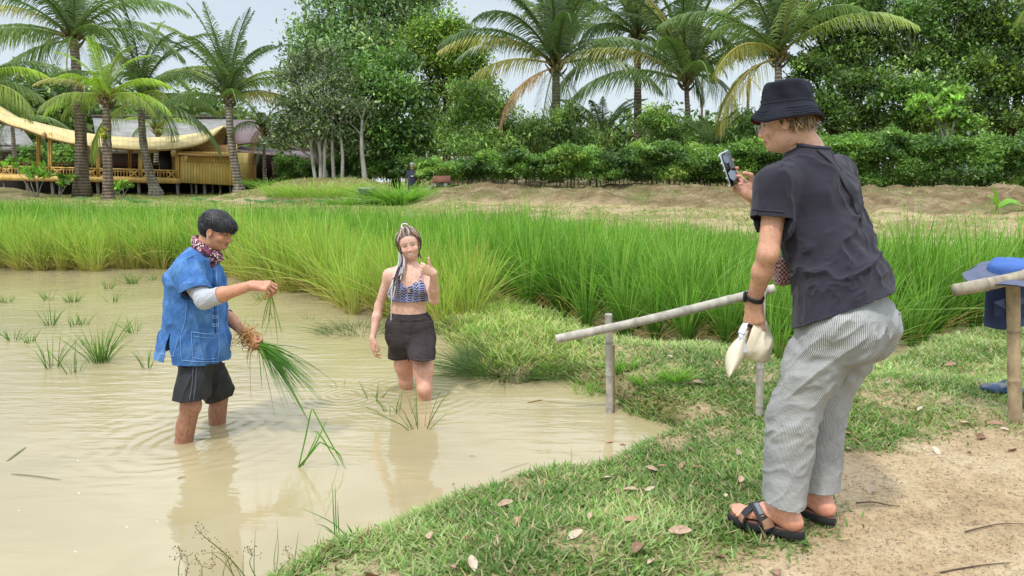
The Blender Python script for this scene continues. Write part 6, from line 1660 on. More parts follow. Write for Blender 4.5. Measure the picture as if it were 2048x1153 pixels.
# ---- seedling bundle held in the lowered fist
def seedlings():
    c = LF(0.0, 0.085, 0.022); 
    tipdir = unit(P(645, 790, 4.2) - c); n = 135
    rs = np.random.RandomState(9)
    root = empty('rice_seedling_bundle', c, 'bundle of green rice seedlings with muddy roots gripped in the man\'s lowered fist', 'rice seedlings')
    d = tipdir + rs.normal(size=(n, 3)) * np.array([0.22, 0.16, 0.19]) + np.array([0, 0, 0.10]); d /= np.linalg.norm(d, axis=1, keepdims=True)
    L = 0.46 * (0.5 + 0.65 * rs.rand(n)); bend = np.tile([0.0, 0, -0.30], (n, 1)) * (0.3 + rs.rand(n, 1)); 
    base = c + rs.normal(size=(n, 3)) * 0.009
    c0 = np.tile(np.array(srgb(104, 150, 48)), (n, 1)); c1 = np.tile(np.array(srgb(80, 120, 52)), (n, 1)) * (0.6 + 1.2 * rs.rand(n, 1))
    V, Q, C = ribbons(base, d, L, np.full(n, 0.0065), bend, seg=6, c0=c0, c1=c1)
    mb = MB(); mb.add(V, Q, None, C); mb.build('leaves', M_RICE, root)
    # stems through the fist and the tangle of brown roots and dead leaves behind it
    r0 = P(490, 668, c[1] + 0.02); mb = MB()
    for k in range(46):
        a = c + rs.normal(size=3) * 0.010; b = (r0 + c) / 2 + rs.normal(size=3) * 0.022; e = r0 + rs.normal(size=3) * 0.035
        mb.tube(spline([a, b, e], 7), np.linspace(0.0032, 0.0022, 7), 5, np.array(srgb(196, 150, 96)) * rs.uniform(0.7, 1.1))
    mb.build('stem', vcol_mat('seedling_stem', 0.7), root, True)
    mb = MB()
    for k in range(80):
        t = rs.rand() ** 1.6; a = r0 * (1 - t * 0.8) + c * t * 0.8 + rs.normal(size=3) * 0.017
        e = a + rs.normal(size=3) * 0.036 + np.array([0, -0.01, -0.02]); m_ = (a + e) / 2 + rs.normal(size=3) * 0.02
        mb.tube(spline([a, m_, e], 6), np.linspace(0.0026, 0.0008, 6), 4, np.array(srgb(176, 124, 74)) * rs.uniform(0.55, 1.25))
    for (u, v, u2, v2, u3, v3) in ((490, 668, 470, 672, 462, 700), (500, 690, 494, 712, 497, 738), (525, 700, 526, 720, 527, 745), (505, 700, 500, 720, 502, 800), (512, 695, 516, 705, 514, 722)):
        Yr = r0[1]; mb.tube(spline([P(u, v, Yr), P(u2, v2, Yr), P(u3, v3, Yr - .02)], 8), np.linspace(0.003, 0.0007, 8), 4, srgb(168, 116, 70))
    mb.build('root', vcol_mat('seedling_root', 0.8), root, True)
    # the single seedling dangling from the raised hand
    c = LN(0.010, 0.122, 0.050)
    root = empty('rice_seedling', c, 'single rice seedling dangling from the man\'s raised fingertips', 'rice seedling')
    mb = MB()
    for (uu) in ([(540, 580), (516, 602), (500, 612)], [(541, 582), (520, 605), (512, 612)]):
        mb.tube(spline([P(u, v, c[1]) for u, v in uu], 6), np.linspace(0.004, 0.001, 6), 4, srgb(206, 190, 92))
    mb.build('stem', vcol_mat('pale_stem', 0.7), root, True)
    mb = MB(); rs = np.random.RandomState(4); n = 11
    d = np.array([0.0, 0, -1]) + rs.normal(size=(n, 3)) * np.array([0.34, 0.2, 0.1]); d /= np.linalg.norm(d, axis=1, keepdims=True)
    V, Q, C = ribbons(np.tile(P(541, 582, c[1]), (n, 1)), d, 0.30 * (0.5 + 0.6 * rs.rand(n)), np.full(n, 0.0055), rs.normal(size=(n, 3)) * 0.12, seg=4, c0=jit(srgb(150, 170, 70), n), c1=jit(srgb(84, 120, 50), n))
    mb.add(V, Q, None, C); mb.build('leaves', M_RICE, root)
seedlings()
# ================================================================== THE WOMAN IN THE POND
def woman():
    from mathutils.bvhtree import BVHTree
    L0, R0 = G(849, 797), G(812, 776)
    ym = (L0[1] + R0[1]) / 2
    root = empty('person', ((L0[0] + R0[0]) / 2, ym, -0.35), 'smiling woman with braids, patterned crop top and dark shorts giving a thumbs up', 'person')
    f = Field((-1.22, ym - 0.70, -0.40), (-0.42, ym + 0.30, 1.28), 0.0040)
    q = lambda u, v, dy=0.0: P(u, v, ym + dy)
    SX = np.array([1.0, 0, 0])
    # legs
    hR, hL = q(803, 680, 0.02), q(843, 680, -0.01)
    kR, kL = P(812, 762, R0[1] - 0.02), P(849, 778, L0[1] - 0.03)
    aR, aL = R0 + [0.004, 0.0, 0], L0 + [0, 0.0, 0]
    for h, k, a in ((hR, kR, aR), (hL, kL, aL)):
        f.cone(h, h * 0.4 + k * 0.6, 0.082, 0.068, 0.03); f.cone(h * 0.4 + k * 0.6, k, 0.068, 0.052, 0.03)
        f.ell(k + [0, -0.022, 0.0], (0.040, 0.034, 0.042), None, 0.02)
        lo = a + [0, 0.03, -0.22]
        f.cone(k, a, 0.050, 0.048, 0.02); f.ell((a + lo) / 2 + [0, 0.02, 0.05], (0.050, 0.052, 0.10), None, 0.03); f.cone(a, lo, 0.046, 0.034, 0.02)
        f.ell(lo + [0, -0.07, -0.10], (0.042, 0.11, 0.03), None, 0.03)
    # trunk
    f.econe(q(820, 672), q(819, 652), (0.160, 0.095), (0.155, 0.100), SX, 0.04)
    f.econe(q(819, 652), q(818, 622), (0.148, 0.100), (0.112, 0.082), SX, 0.04)
    f.econe(q(818, 622), q(820, 590), (0.112, 0.082), (0.122, 0.088), SX, 0.04)
    f.econe(q(820, 590), q(819, 560), (0.126, 0.090), (0.132, 0.090), SX, 0.04)
    f.econe(q(819, 560), q(819, 545), (0.132, 0.085), (0.105, 0.060), SX, 0.05)
    for u in (804, 835): f.ell(q(u, 578, -0.070), (0.056, 0.050, 0.054), None, 0.03)
    f.ell(q(815, 633, -0.090), (0.006, 0.014, 0.008), None, 0.006, True)
    # collar bones, neck, shoulders
    nk = q(820, 540, 0.012)
    H = Head(q(818, 489, -0.01), (0.14, -1.0, -0.06), (-0.20, 0, 1.0), 0.93); H.build(f, True, False)
    f.cone(nk, H.p(0, -0.022, -0.07), 0.050, 0.046, 0.03)
    shR, shL = q(779, 551, 0.0), q(857, 552, 0.0)
    f.cone(nk + [0, 0, -0.01], shR, 0.040, 0.040, 0.05); f.cone(nk + [0, 0, -0.01], shL, 0.040, 0.040, 0.05)
    f.cone(q(818, 550, -0.055), q(786, 546, -0.030), 0.010, 0.010, 0.02); f.cone(q(822, 550, -0.055), q(850, 547, -0.030), 0.010, 0.010, 0.02)
    # her right arm hanging
    elR, wrR = q(758, 612, 0.03), q(745, 678, -0.05)
    f.cone(shR, elR, 0.038, 0.030, 0.04); f.cone(elR, elR * 0.65 + wrR * 0.35, 0.030, 0.032, 0.02); f.cone(elR * 0.65 + wrR * 0.35, wrR, 0.032, 0.020, 0.02)
    hand(f, wrR, (0.02, -0.12, -1.0), (0.75, 0.45, -0.1), (0.5, -0.9, 0.1), [(14, 30, 16), (22, 34, 20), (28, 36, 22), (34, 36, 22)],
         [(0.034, 0.040, 0.016), (0.042, 0.070, 0.028), (0.044, 0.094, 0.036)], 0.88, 0.05)
    # her left arm raised, thumb up
    elL, wrL = q(868, 600, -0.13), q(867, 547, -0.30)
    f.cone(shL, elL, 0.038, 0.033, 0.04); f.cone(elL, elL * 0.6 + wrL * 0.4, 0.033, 0.034, 0.02); f.cone(elL * 0.6 + wrL * 0.4, wrL, 0.034, 0.022, 0.02)
    tips, LH = hand(f, wrL, (-0.80, -0.32, 0.40), (-0.15, 1.0, 0.0), (0.4, 0.1, 1.0), [(72, 92, 45), (78, 92, 45), (82, 92, 45), (84, 90, 45)],
         [(0.034, 0.042, 0.004), (0.064, 0.066, 0.0), (0.088, 0.082, -0.004)], 0.92, 0.02)
    skin = np.array(srgb(220, 176, 154))
    def paint(V, N):
        C = np.tile(skin, (len(V), 1)); n = fbm(V[:, 0] * 9, V[:, 1] * 9, V[:, 2] * 9, seed=2, oct=3)[:, None]
        C = C * (0.94 + 0.12 * n) * np.where(V[:, 2:3] < 0.42, np.array([[0.94, 0.84, 0.80]]), 1.0)
        H.paint(V, C, skin, srgb(196, 104, 98), srgb(92, 66, 48), smile=True, squint=True)
        return C
    body_object('body', f, paint, M_SKIN, root)
    # ---- crop top
    g = Field((-1.20, ym - 0.30, 0.60), (-0.44, ym + 0.20, 1.05), 0.0040)
    g.econe(q(819, 622), q(820, 590), (0.128, 0.096), (0.136, 0.100), SX, 0.03); g.econe(q(820, 590), q(819, 556), (0.136, 0.100), (0.140, 0.098), SX, 0.03)
    for u in (803, 836): g.ell(q(u, 578, -0.074), (0.059, 0.053, 0.056), None, 0.018)
    V, F = g.surface(2)
    c0 = q(819, 575)
    zt_mid, zt_cup, zt_side = q(819, 577)[2], q(819, 556)[2], q(819, 566)[2]
    def top(x):
        a = np.abs(x - q(820, 575)[0]); return np.where(a < 0.062, zt_mid + (zt_cup - zt_mid) * sstep(0, 0.062, a), zt_cup + (zt_side - zt_cup) * sstep(0.062, 0.14, a))
    fr = V[:, 1] < ym - 0.01
    lim = np.where(fr, top(V[:, 0]), zt_side - 0.01); d = V[:, 2] - lim
    bad = (d[F] > 0).all(1); V[:, 2] = np.where((d > 0) & (d < 0.008), lim, V[:, 2]); F = F[~bad]
    hole = np.linalg.norm((V[F].mean(1) - q(818, 583, -0.10))[:, [0, 2]], axis=1) < 0.011
    F = F[~(hole & (V[F].mean(1)[:, 1] < ym))]
    V, F = clip_planes(V, F, [(q(820, 604, -0.09), (0, 0, -1))])
    N = normals(V, F); V = folds(V, N, 0.002, 30, 9, (0, 0, 1), 2.5)
    m = NT('patterned_crop_cloth'); tc = m.n('ShaderNodeTexCoord'); sp = m.n('ShaderNodeSeparateXYZ'); m.l(tc.outputs['Object'], sp.inputs[0])
    X, Z = sp.outputs['X'], sp.outputs['Z']
    wob = m.math('MULTIPLY', m.noise(tc.outputs['Object'], 6, 2), 0.05)
    xx = m.math('ADD', X, wob)
    col = m.math('FRACT', m.math('MULTIPLY', xx, 24.0)); colid = m.math('FLOOR', m.math('MULTIPLY', xx, 24.0))
    rnd = m.n('ShaderNodeTexWhiteNoise', noise_dimensions='1D'); m.l(colid, rnd.inputs['W'])
    tri = m.math('MULTIPLY', m.math('ABSOLUTE', m.math('SUBTRACT', m.math('FRACT', m.math('MULTIPLY', col, 2.0)), 0.5)), 1.4)
    fz = m.math('MULTIPLY', Z, 48.0)
    zig = m.math('FRACT', m.math('ADD', fz, m.math('MULTIPLY', tri, 1.0)))
    bar = m.math('FRACT', m.math('MULTIPLY', Z, m.math('ADD', 60.0, m.math('MULTIPLY', rnd.outputs['Value'], 80.0))))
    sel = m.math('GREATER_THAN', rnd.outputs['Value'], 0.5)
    v1 = m.math('ADD', m.math('MULTIPLY', sel, zig), m.math('MULTIPLY', m.math('SUBTRACT', 1.0, sel), bar))
    white = m.ramp(v1, [(0.68, 0.0), (0.74, 0.85)])
    line = m.ramp(m.math('ABSOLUTE', m.math('SUBTRACT', col, 0.5)), [(0.36, 0.0), (0.39, 1.0), (0.44, 1.0), (0.47, 0.0)])
    navy = m.mix(m.ramp(m.noise(tc.outputs['Object'], 26, 2), [(0.45, 0.0), (0.55, 1.0)]), srgb(36, 34, 66), srgb(58, 62, 128))
    c = m.mix(white, navy, srgb(190, 190, 204)); c = m.mix(line, c, srgb(150, 152, 182))
    Mp = m.done(m.bsdf(c, 0.8))
    topo = solid(link('crop_top', mesh('crop_top', V, F), Mp, root), 0.003, 0.6)
    mb = MB()
    mb.tube(spline([q(801, 557, -0.112), q(797, 548, -0.060), q(795, 541, -0.015), q(797, 544, 0.05), q(800, 556, 0.10)], 16), 0.0045, 6, cap=True)
    mb.tube(spline([q(840, 557, -0.112), q(845, 547, -0.060), q(848, 542, -0.015), q(846, 545, 0.05), q(842, 556, 0.10)], 16), 0.0045, 6)
    mb.tube(spline([q(812, 578, -0.135), q(818, 576, -0.128), q(825, 577, -0.135)], 8), [0.006, 0.009, 0.010, 0.008, 0.008, 0.010, 0.009, 0.006], 8)
    mb.build('shoulder_strap', Mp, topo, True)
    # ---- shorts
    g = Field((-1.25, ym - 0.35, 0.15), (-0.42, ym + 0.25, 0.85), 0.0040)
    g.econe(q(820, 672), q(819, 650), (0.176, 0.128), (0.168, 0.120), SX, 0.03); g.econe(q(819, 650), q(819, 633), (0.165, 0.118), (0.127, 0.098), SX, 0.02)
    g.econe(hR + [0.004, 0, 0], P(803, 716, R0[1] - 0.03), (0.094, 0.108), (0.092, 0.100), SX, 0.03)
    g.econe(hL, P(844, 722, L0[1] - 0.03), (0.096, 0.108), (0.092, 0.100), SX, 0.03)
    V, F = g.surface(2); N = normals(V, F)
    wb = sstep(q(0, 640)[2], q(0, 636)[2], V[:, 2])
    V = V - N * (0.004 * np.exp(-((V[:, 2] - q(0, 639)[2]) / 0.006) ** 2))[:, None]
    ang = np.arctan2(V[:, 1] - ym, V[:, 0] - q(819, 640)[0])
    V = V + N * (0.0022 * np.sin(ang * 56 + 2 * np.sin(ang * 7)) * sstep(q(0, 660)[2], q(0, 638)[2], V[:, 2]))[:, None]
    V = folds(V, N, 0.006, 11, 66, (0.1, 0, 1), 2.6, mask=sstep(q(0, 640)[2], q(0, 700)[2], V[:, 2]))
    V = folds(V, N, 0.0025, 40, 67, (1, 0, 0.1), 3.0)
    V, F = clip_planes(V, F, [(q(819, 630, -0.09), (0, 0, 1)), (P(803, 717, R0[1] - 0.10), np.array([0.10, 0, -1]), lambda A: A[:, 0] < q(822, 700)[0]), (P(846, 722, L0[1] - 0.10), np.array([-0.05, 0, -1]), lambda A: A[:, 0] >= q(822, 700)[0])])
    m = NT('charcoal_jersey'); v = m.coord('Object')
    c = m.ramp(m.noise(v, 7, 5, 0.6), [(0.3, srgb(52, 45, 46)), (0.7, srgb(72, 64, 64))])
    so = solid(link('shorts', mesh('shorts', V, F), m.done(m.bsdf(c, 0.95, m.bump(m.noise(m.coord('Object', (0.4, 0.4, 3)), 28, 4), 0.35, 0.006), Specular_IOR_Level=0.15)), root), 0.003, 0.5)
    bv = BVHTree.FromPolygons([Vector(a) for a in V], [tuple(int(i) for i in a) for a in F])
    def on(u, v, off=0.003):
        o_ = Vector((0, 0, CH)); d_ = Vector(ray(u, v)).normalized(); h_ = bv.ray_cast(o_, d_)
        return None if h_[0] is None else np.array(h_[0] - d_ * off)
    def line(pts, r, c, n=20):
        out = [on(a, b) for a, b in spline(np.array(pts, float), n)]; out = [o for o in out if o is not None]
        if len(out) > 2: mb.tube(out, r, 4, c)
    vm = vcol_mat('dark_cord', 0.8); mb = MB(); dk = srgb(40, 36, 38)
    line([(789, 637), (802, 641), (818, 642), (836, 641), (852, 637)], 0.0022, dk); line([(803, 642), (800, 645), (804, 649)], 0.003, dk); line([(803, 642), (807, 646), (806, 650)], 0.003, dk)
    line([(846, 641), (851, 655), (858, 668)], 0.0022, dk); line([(772, 713), (785, 716), (804, 713), (815, 705)], 0.0018, srgb(96, 88, 88)); line([(827, 718), (845, 721), (866, 719)], 0.0018, srgb(96, 88, 88)); line([(819, 645), (820, 665), (819, 690), (820, 700)], 0.0016, dk)
    mb.build('drawstring', vm, so, True)
    # ---- hair: scalp cap and braids
    fh = Field(H.p(0, 0, 0.03) - 0.15, H.p(0, 0, 0.03) + 0.15, 0.0035)
    fh.ell(H.p(0, -0.018, 0.044), (0.077, 0.094, 0.083), H.M, 0.01); fh.ell(H.p(0, -0.055, -0.005), (0.065, 0.05, 0.06), H.M, 0.03)
    fh.ell(H.p(0, 0.132, -0.030), (0.072, 0.105, 0.100), H.M, 0.008, True)
    fh.cut(H.p(0, 0, -0.06), -H.U)
    V, F = fh.surface(2); N = normals(V, F)
    V = V + N * (0.0016 * np.sin(H.loc(V)[:, 0] * 700))[:, None]
    link('hair', mesh('hair', V, F, np.tile(np.array(srgb(96, 74, 58)), (len(V), 1))), M_HAIR, root)
    cols = [srgb(190, 178, 168), srgb(66, 50, 44), srgb(176, 138, 102), srgb(104, 76, 58), srgb(206, 198, 190), srgb(88, 66, 70), srgb(150, 112, 82), srgb(60, 48, 46)]
    rs = np.random.RandomState(12); mb = MB()
    def ellip(th, ph, e=1.07):   # th: 0 at the top, ph: 0 = left side, 90 = front
        return H.p(0.077 * e * math.sin(th) * math.cos(ph), -0.018 + 0.094 * e * math.sin(th) * math.sin(ph), 0.044 + 0.083 * e * math.cos(th))
    top_ = (0.0, -0.055, 0.120)
    def braid(pts, r, c, n=40, weave=True):
        p = spline(pts, n); t = np.arange(n)
        rr = r * (1 + 0.22 * np.sin(t * 2.4)) if weave else r
        mb.tube(p, rr * np.linspace(1, 0.75, n), 6, c)
    for i, ph in enumerate(np.linspace(R(-28), R(208), 19)):
        c = cols[i % len(cols)]
        side = math.cos(ph); front = math.sin(ph)
        a = ellip(R(70 if front > 0.3 else 92), ph, 1.02)
        b = ellip(R(40), ph + R(8 * (-1 if side > 0 else 1)), 1.08); d = ellip(R(16), ph, 1.11)
        braid([a, b, d, H.p(0.01 * side, -0.03, 0.135)], 0.0062, c)
    for sgn, phs in ((1, (60, 52, 44, 36, 24)), (-1, (120, 128, 136, 144, 156))):  # locks looping past the temples to the back of the head
        for i, ph in enumerate(phs):
            a = ellip(R(36 + 3 * i), R(ph), 1.05); b = ellip(R(66), R(ph) - sgn * R(16), 1.13); d = ellip(R(96), R(ph) - sgn * R(30), 1.16); e = H.p(sgn * 0.060, -0.06, -0.045)
            braid([a, b, d, e], 0.0066, cols[(i * 3 + (2 if sgn > 0 else 0)) % len(cols)])
    for sgn in (-1, 1):      # loose locks in front of the ears
        for i in range(4):
            a = ellip(R(44), R(90 - sgn * (34 + 9 * i)), 1.05); b = H.p(sgn * (0.078 + 0.003 * i), 0.045 - 0.016 * i, 0.045); d = H.p(sgn * (0.086 + 0.002 * i), 0.030 - 0.018 * i, -0.005); e = H.p(sgn * (0.076), 0.012 - 0.02 * i, -0.055)
            braid([a, b, d, e], 0.0058, cols[(2 * i + (1 if sgn > 0 else 3)) % len(cols)])
    # knot on the crown with a white loop
    for k in range(3):
        aa = np.linspace(0, 2 * np.pi, 22)
        cc = H.p(0.002 * k, 0.01 - 0.03 * k, 0.138)
        ring_ = np.array([cc + H.S * math.cos(t) * (0.022 - 0.003 * k) + H.U * (math.sin(t) * 0.018 + 0.004) + H.F * 0.010 * math.sin(2 * t) for t in aa])
        mb.tube(ring_, 0.0048, 6, [srgb(228, 224, 220), srgb(60, 46, 42), srgb(110, 80, 60)][k], cap=False)
    # long braids falling over her right shoulder (picture left)
    st = [H.p(-0.074 - 0.004 * (i % 3), -0.005 - 0.014 * (i % 4), -0.005 - 0.01 * (i % 3)) for i in range(15)]
    for i in range(15):
        f_ = i / 14; u1 = 801 + 8 * f_; u2 = 783 + 22 * f_; v2 = [598, 590, 604, 560, 600, 572, 596, 556, 588, 550, 580, 560, 548, 556, 546][i]
        e = q(u2 - (4 if i < 5 else 0), v2, -0.135 + 0.03 * math.sin(i)); m1 = q(u1, 520, -0.045 - 0.01 * (i % 3)); m2 = q(u1 * 0.45 + u2 * 0.55, 548, -0.105 - 0.012 * (i % 2))
        c = [srgb(188, 182, 180), srgb(70, 48, 58), srgb(160, 150, 158), srgb(90, 56, 64), srgb(196, 188, 182), srgb(74, 60, 72), srgb(130, 104, 92)][i % 7]
        braid([st[i], m1, m2, e], 0.0046, c, 48)
    braid([st[0], q(797, 525, -0.05), q(786, 560, -0.13), q(783, 600, -0.14), q(782, 642, -0.13)], 0.0036, srgb(222, 226, 216), 60)
    braid([st[2], q(797, 530, -0.05), q(783, 570, -0.12), q(776, 588, -0.12), q(779, 596, -0.12)], 0.0036, srgb(224, 218, 220), 50)
    for i in range(4): braid([H.p(0.066, -0.02 * i, -0.05), H.p(0.062, -0.02 * i, -0.085), H.p(0.066 - 0.01 * i, -0.03 * i, -0.125)], 0.005, [srgb(70, 52, 48), srgb(208, 206, 204), srgb(80, 60, 60), srgb(60, 48, 46)][i], 16)
    mb.build('braid', vcol_mat('braided_hair', 0.75, 0.3, 260, var=0.1), root, True)
woman()
# ================================================================== THE PHOTOGRAPHER, BENDING FORWARD ON THE BANK
FM = unit([-0.75, 0.66, 0]); LM = unit([-0.66, -0.75, 0]); UP = np.array([0, 0, 1.0])
def gh(x, y): return float(height(np.array([float(x)]), np.array([float(y)]))[0])
def photographer():
    from mathutils.bvhtree import BVHTree
    zg = 0.205
    aN0, aF0 = G(1563, 1052, zg + 0.03), G(1632, 1022, zg + 0.03)     # under the ankles, on the footbeds
    mid = (aN0 + aF0) / 2
    root = empty('person', (mid[0], mid[1], zg), 'tall man in striped trousers and black bucket hat bending forward to take a photo', 'person')
    f = Field((0.50, 2.30, 0.19), (1.62, 3.50, 2.02), 0.0045)
    q = P
    pel = q(1690, 645, 2.80)
    hN, hF = pel + LM * 0.095 + FM * 0.01, pel - LM * 0.095 + FM * 0.01
    ankN, ankF = aN0 + UP * 0.085 - FM * 0.0, aF0 + UP * 0.085
    kN, kF = (hN * 0.5 + ankN * 0.5) + FM * 0.055, (hF * 0.5 + ankF * 0.5) + FM * 0.045
    for h, k, a in ((hN, kN, ankN), (hF, kF, ankF)):
        f.cone(h, k, 0.085, 0.060, 0.04); f.cone(k, k * 0.4 + a * 0.6, 0.058, 0.048, 0.02); f.cone(k * 0.4 + a * 0.6, a + UP * 0.02, 0.046, 0.037, 0.02)
        f.ell(k * 0.6 + a * 0.4 - FM * 0.022, (0.052, 0.052, 0.10), None, 0.03)
    def foot(a0, sgn, yaw):
        c_, s_ = math.cos(yaw), math.sin(yaw)
        D = np.array([FM[0] * c_ - FM[1] * s_, FM[0] * s_ + FM[1] * c_, 0]); S = np.array([-D[1], D[0], 0]) * sgn   # S: towards the outer (little toe) side
        W = lambda a, b, c: a0 + D * a + S * b + UP * c
        M = np.stack([D, S, UP], 1)
        f.ell(W(-0.045, 0, 0.030), (0.036, 0.031, 0.032), M, 0.02)
        f.cone(W(-0.015, 0, 0.085), W(-0.030, 0, 0.035), 0.034, 0.032, 0.03)
        f.econe(W(-0.02, 0, 0.045), W(0.09, -0.004, 0.034), (0.034, 0.040), (0.040, 0.028), S, 0.03)
        f.econe(W(0.09, -0.004, 0.032), W(0.150, 0.0, 0.018), (0.041, 0.026), (0.044, 0.016), S, 0.02)
        f.cone(W(0.0, 0, 0.085), W(0.06, -0.004, 0.052), 0.030, 0.026, 0.03)
        for q_ in (-1, 1): f.ell(W(-0.012, 0.030 * q_, 0.072), (0.014, 0.010, 0.014), M, 0.012)
        ts = [(-0.030, 0.200, 0.0135), (-0.008, 0.196, 0.0095), (0.009, 0.188, 0.0088), (0.024, 0.178, 0.0082), (0.038, 0.164, 0.0078)]
        for (b, l, r) in ts:
            f.cone(W(l - 0.055, b * 0.9, 0.018), W(l - 0.022, b, 0.019), r * 1.0, r * 1.0, 0.0025); f.cone(W(l - 0.022, b, 0.019), W(l, b, 0.012), r, r * 0.95, 0.002)
        return W, D, S
    WN_, DN, SN = foot(aN0, 1.0, 0.10)
    WF_, DF, SF = foot(aF0, -1.0, -0.25)
    # spine
    wst, md, cs = q(1684, 575, 2.84), q(1655, 482, 2.92), q(1634, 395, 2.985)
    nkb = q(1612, 300, 3.03)
    f.econe(pel, wst, (0.165, 0.125), (0.150, 0.110), LM, 0.04); f.econe(wst, md, (0.150, 0.110), (0.165, 0.115), LM, 0.04)
    f.econe(md, cs, (0.165, 0.115), (0.180, 0.115), LM, 0.04); f.econe(cs, nkb - UP * 0.02, (0.180, 0.110), (0.070, 0.060), LM, 0.05)
    H = Head(q(1573, 243, 3.03), (-0.84, 0.50, -0.24), (-0.22, 0.16, 1.0), 1.02); H.build(f, False, True)
    f.cone(nkb, H.p(0, -0.030, -0.045), 0.060, 0.057, 0.03); f.cone(nkb, H.p(0, 0.0, -0.07), 0.055, 0.05, 0.03)
    # near (left) arm
    shN = q(1556, 372, 2.865); elN = q(1536, 508, 2.80); wrN = q(1508, 600, 2.90)
    f.cone(cs * 0.5 + nkb * 0.5, shN, 0.07, 0.062, 0.05); f.cone(shN, elN, 0.049, 0.038, 0.03)
    f.cone(elN, elN * 0.62 + wrN * 0.38, 0.037, 0.038, 0.02); f.econe(elN * 0.62 + wrN * 0.38, wrN, (0.038, 0.036), (0.027, 0.021), FM, 0.02)
    tN, LN_ = hand(f, wrN, (0.08, 0.10, -1.0), (0.55, 0.75, -0.05), (-0.7, 0.6, 0), [(42, 62, 30), (48, 64, 30), (38, 50, 30), (14, 22, 14)],
                   [(0.034, 0.050, 0.026), (0.030, 0.080, 0.046), (0.016, 0.098, 0.060)], 1.06, 0.05)
    # far (right) arm holding the phone
    shF = q(1672, 352, 3.14); elF = q(1556, 455, 3.30); wrF = q(1506, 393, 3.17)
    f.cone(cs * 0.5 + nkb * 0.5, shF, 0.07, 0.062, 0.05); f.cone(shF, elF, 0.055, 0.043, 0.03)
    f.cone(elF, elF * 0.6 + wrF * 0.4, 0.042, 0.042, 0.02); f.cone(elF * 0.6 + wrF * 0.4, wrF, 0.042, 0.026, 0.02)
    tF, LF_ = hand(f, wrF, (-0.78, 0.10, 0.62), (0.10, -0.90, 0.35), (0.55, 0.0, 0.8), [(14, 30, 20), (34, 46, 34), (44, 52, 34), (54, 56, 30)],
                   [(0.036, 0.034, 0.018), (0.046, 0.062, 0.034), (0.034, 0.088, 0.036)], 1.06, 0.09)
    skin = np.array(srgb(214, 166, 140))
    def paint(V, N):
        C = np.tile(skin, (len(V), 1)); n = fbm(V[:, 0] * 8, V[:, 1] * 8, V[:, 2] * 8, seed=12, oct=3)[:, None]
        C = C * (0.92 + 0.14 * n)
        feet = sstep(0.36, 0.25, V[:, 2])[:, None]
        C = C * (1 - feet) + C * np.array([1.04, 0.86, 0.84]) * feet
        for t_ in list(tN) + list(tF):
            m = np.exp(-(np.linalg.norm(V - t_, axis=1) / 0.014) ** 2)[:, None] * 0.4; C = C * (1 - m) + np.array(srgb(232, 150, 136)) * m
        arm = ((np.abs(V[:, 2] - elN[2]) < 0.3) & (V[:, 0] < elN[0] + 0.08) & (V[:, 1] < 3.0))[:, None]
        C = np.where(arm, C * np.array([0.93, 0.87, 0.82]), C)
        H.paint(V, C, skin, srgb(196, 116, 106), srgb(110, 80, 56))
        return C
    body_object('body', f, paint, M_SKIN, root)
    # ---- trousers
    g = Field((0.80, 2.30, 0.28), (1.62, 3.30, 1.30), 0.0045)
    g.econe(pel + UP * 0.0, wst + (pel - wst) * 0.1, (0.190, 0.150), (0.160, 0.125), LM, 0.04)
    for sg in (1, -1): g.ell(pel + LM * 0.080 * sg - FM * 0.060 - UP * 0.025, (0.102, 0.102, 0.115), None, 0.05)
    hemN, hemF = aN0 + UP * 0.105, aF0 + UP * 0.105
    for h, k, hm, s_ in ((hN, kN, hemN, 1), (hF, kF, hemF, 1)):
        mdp = h * 0.5 + k * 0.5
        g.econe(h - UP * 0.02, mdp, (0.118, 0.112), (0.097, 0.099), LM, 0.04); g.econe(mdp, k, (0.097, 0.099), (0.085, 0.089), LM, 0.04)
        g.econe(k, hm - UP * 0.02, (0.090, 0.090), (0.078, 0.078), LM, 0.03)
    V, F = g.surface(2); N = normals(V, F)
    up_ = sstep(0.55, 0.95, V[:, 2])
    V = folds(V, N, 0.014, 6.5, 71, (0.2, -0.25, 1), 2.4, mask=0.45 + 0.5 * up_)
    V = folds(V, N, 0.007, 11, 74, (0.6, -0.5, 0.7), 3.4, mask=0.5 + 0.5 * up_, oct=2, sharp=0.13)
    V = folds(V, N, 0.010, 12, 72, (0.75, -0.66, 0.55), 2.6, mask=0.35 + 0.65 * np.exp(-((V[:, 2] - 0.62) / 0.10) ** 2) + 0.8 * np.exp(-((V[:, 2] - 0.90) / 0.12) ** 2))
    # creases radiating from the crotch / hip, and behind the knee
    rel = V - (pel - UP * 0.12 + FM * 0.02); a_ = np.arctan2(rel[:, 2], rel @ -FM); rr = np.linalg.norm(rel, axis=1)
    V = V + N * (0.0055 * np.sin(a_ * 11 + 3 * fbm(V[:, 0] * 5, V[:, 1] * 5, V[:, 2] * 5, seed=73, oct=2)) * np.exp(-(rr / 0.22) ** 2) * sstep(0.04, 0.14, np.hypot(rel[:, 2], rel @ -FM)))[:, None]
    V, F = clip_planes(V, F, [(wst + (pel - wst) * 0.35, unit(wst - pel)), (hemN, np.array([-0.12, 0.12, -1.0]), hemN, 0.13), (hemF, np.array([0, 0, -1.0]), hemF, 0.12)])
    # stripes run down each leg: arc length round the leg axis
    def axis_pt(h, k, hm):
        t = np.clip((V[:, 2] - hm[2]) / (h[2] - hm[2]), 0, 1.4)[:, None]; tk = (k[2] - hm[2]) / (h[2] - hm[2])
        return np.where(t < tk, hm + (k - hm) * (t / tk), k + (h - k) * ((t - tk) / (1 - tk)))
    cN, cF = axis_pt(hN, kN, hemN), axis_pt(hF, kF, hemF)
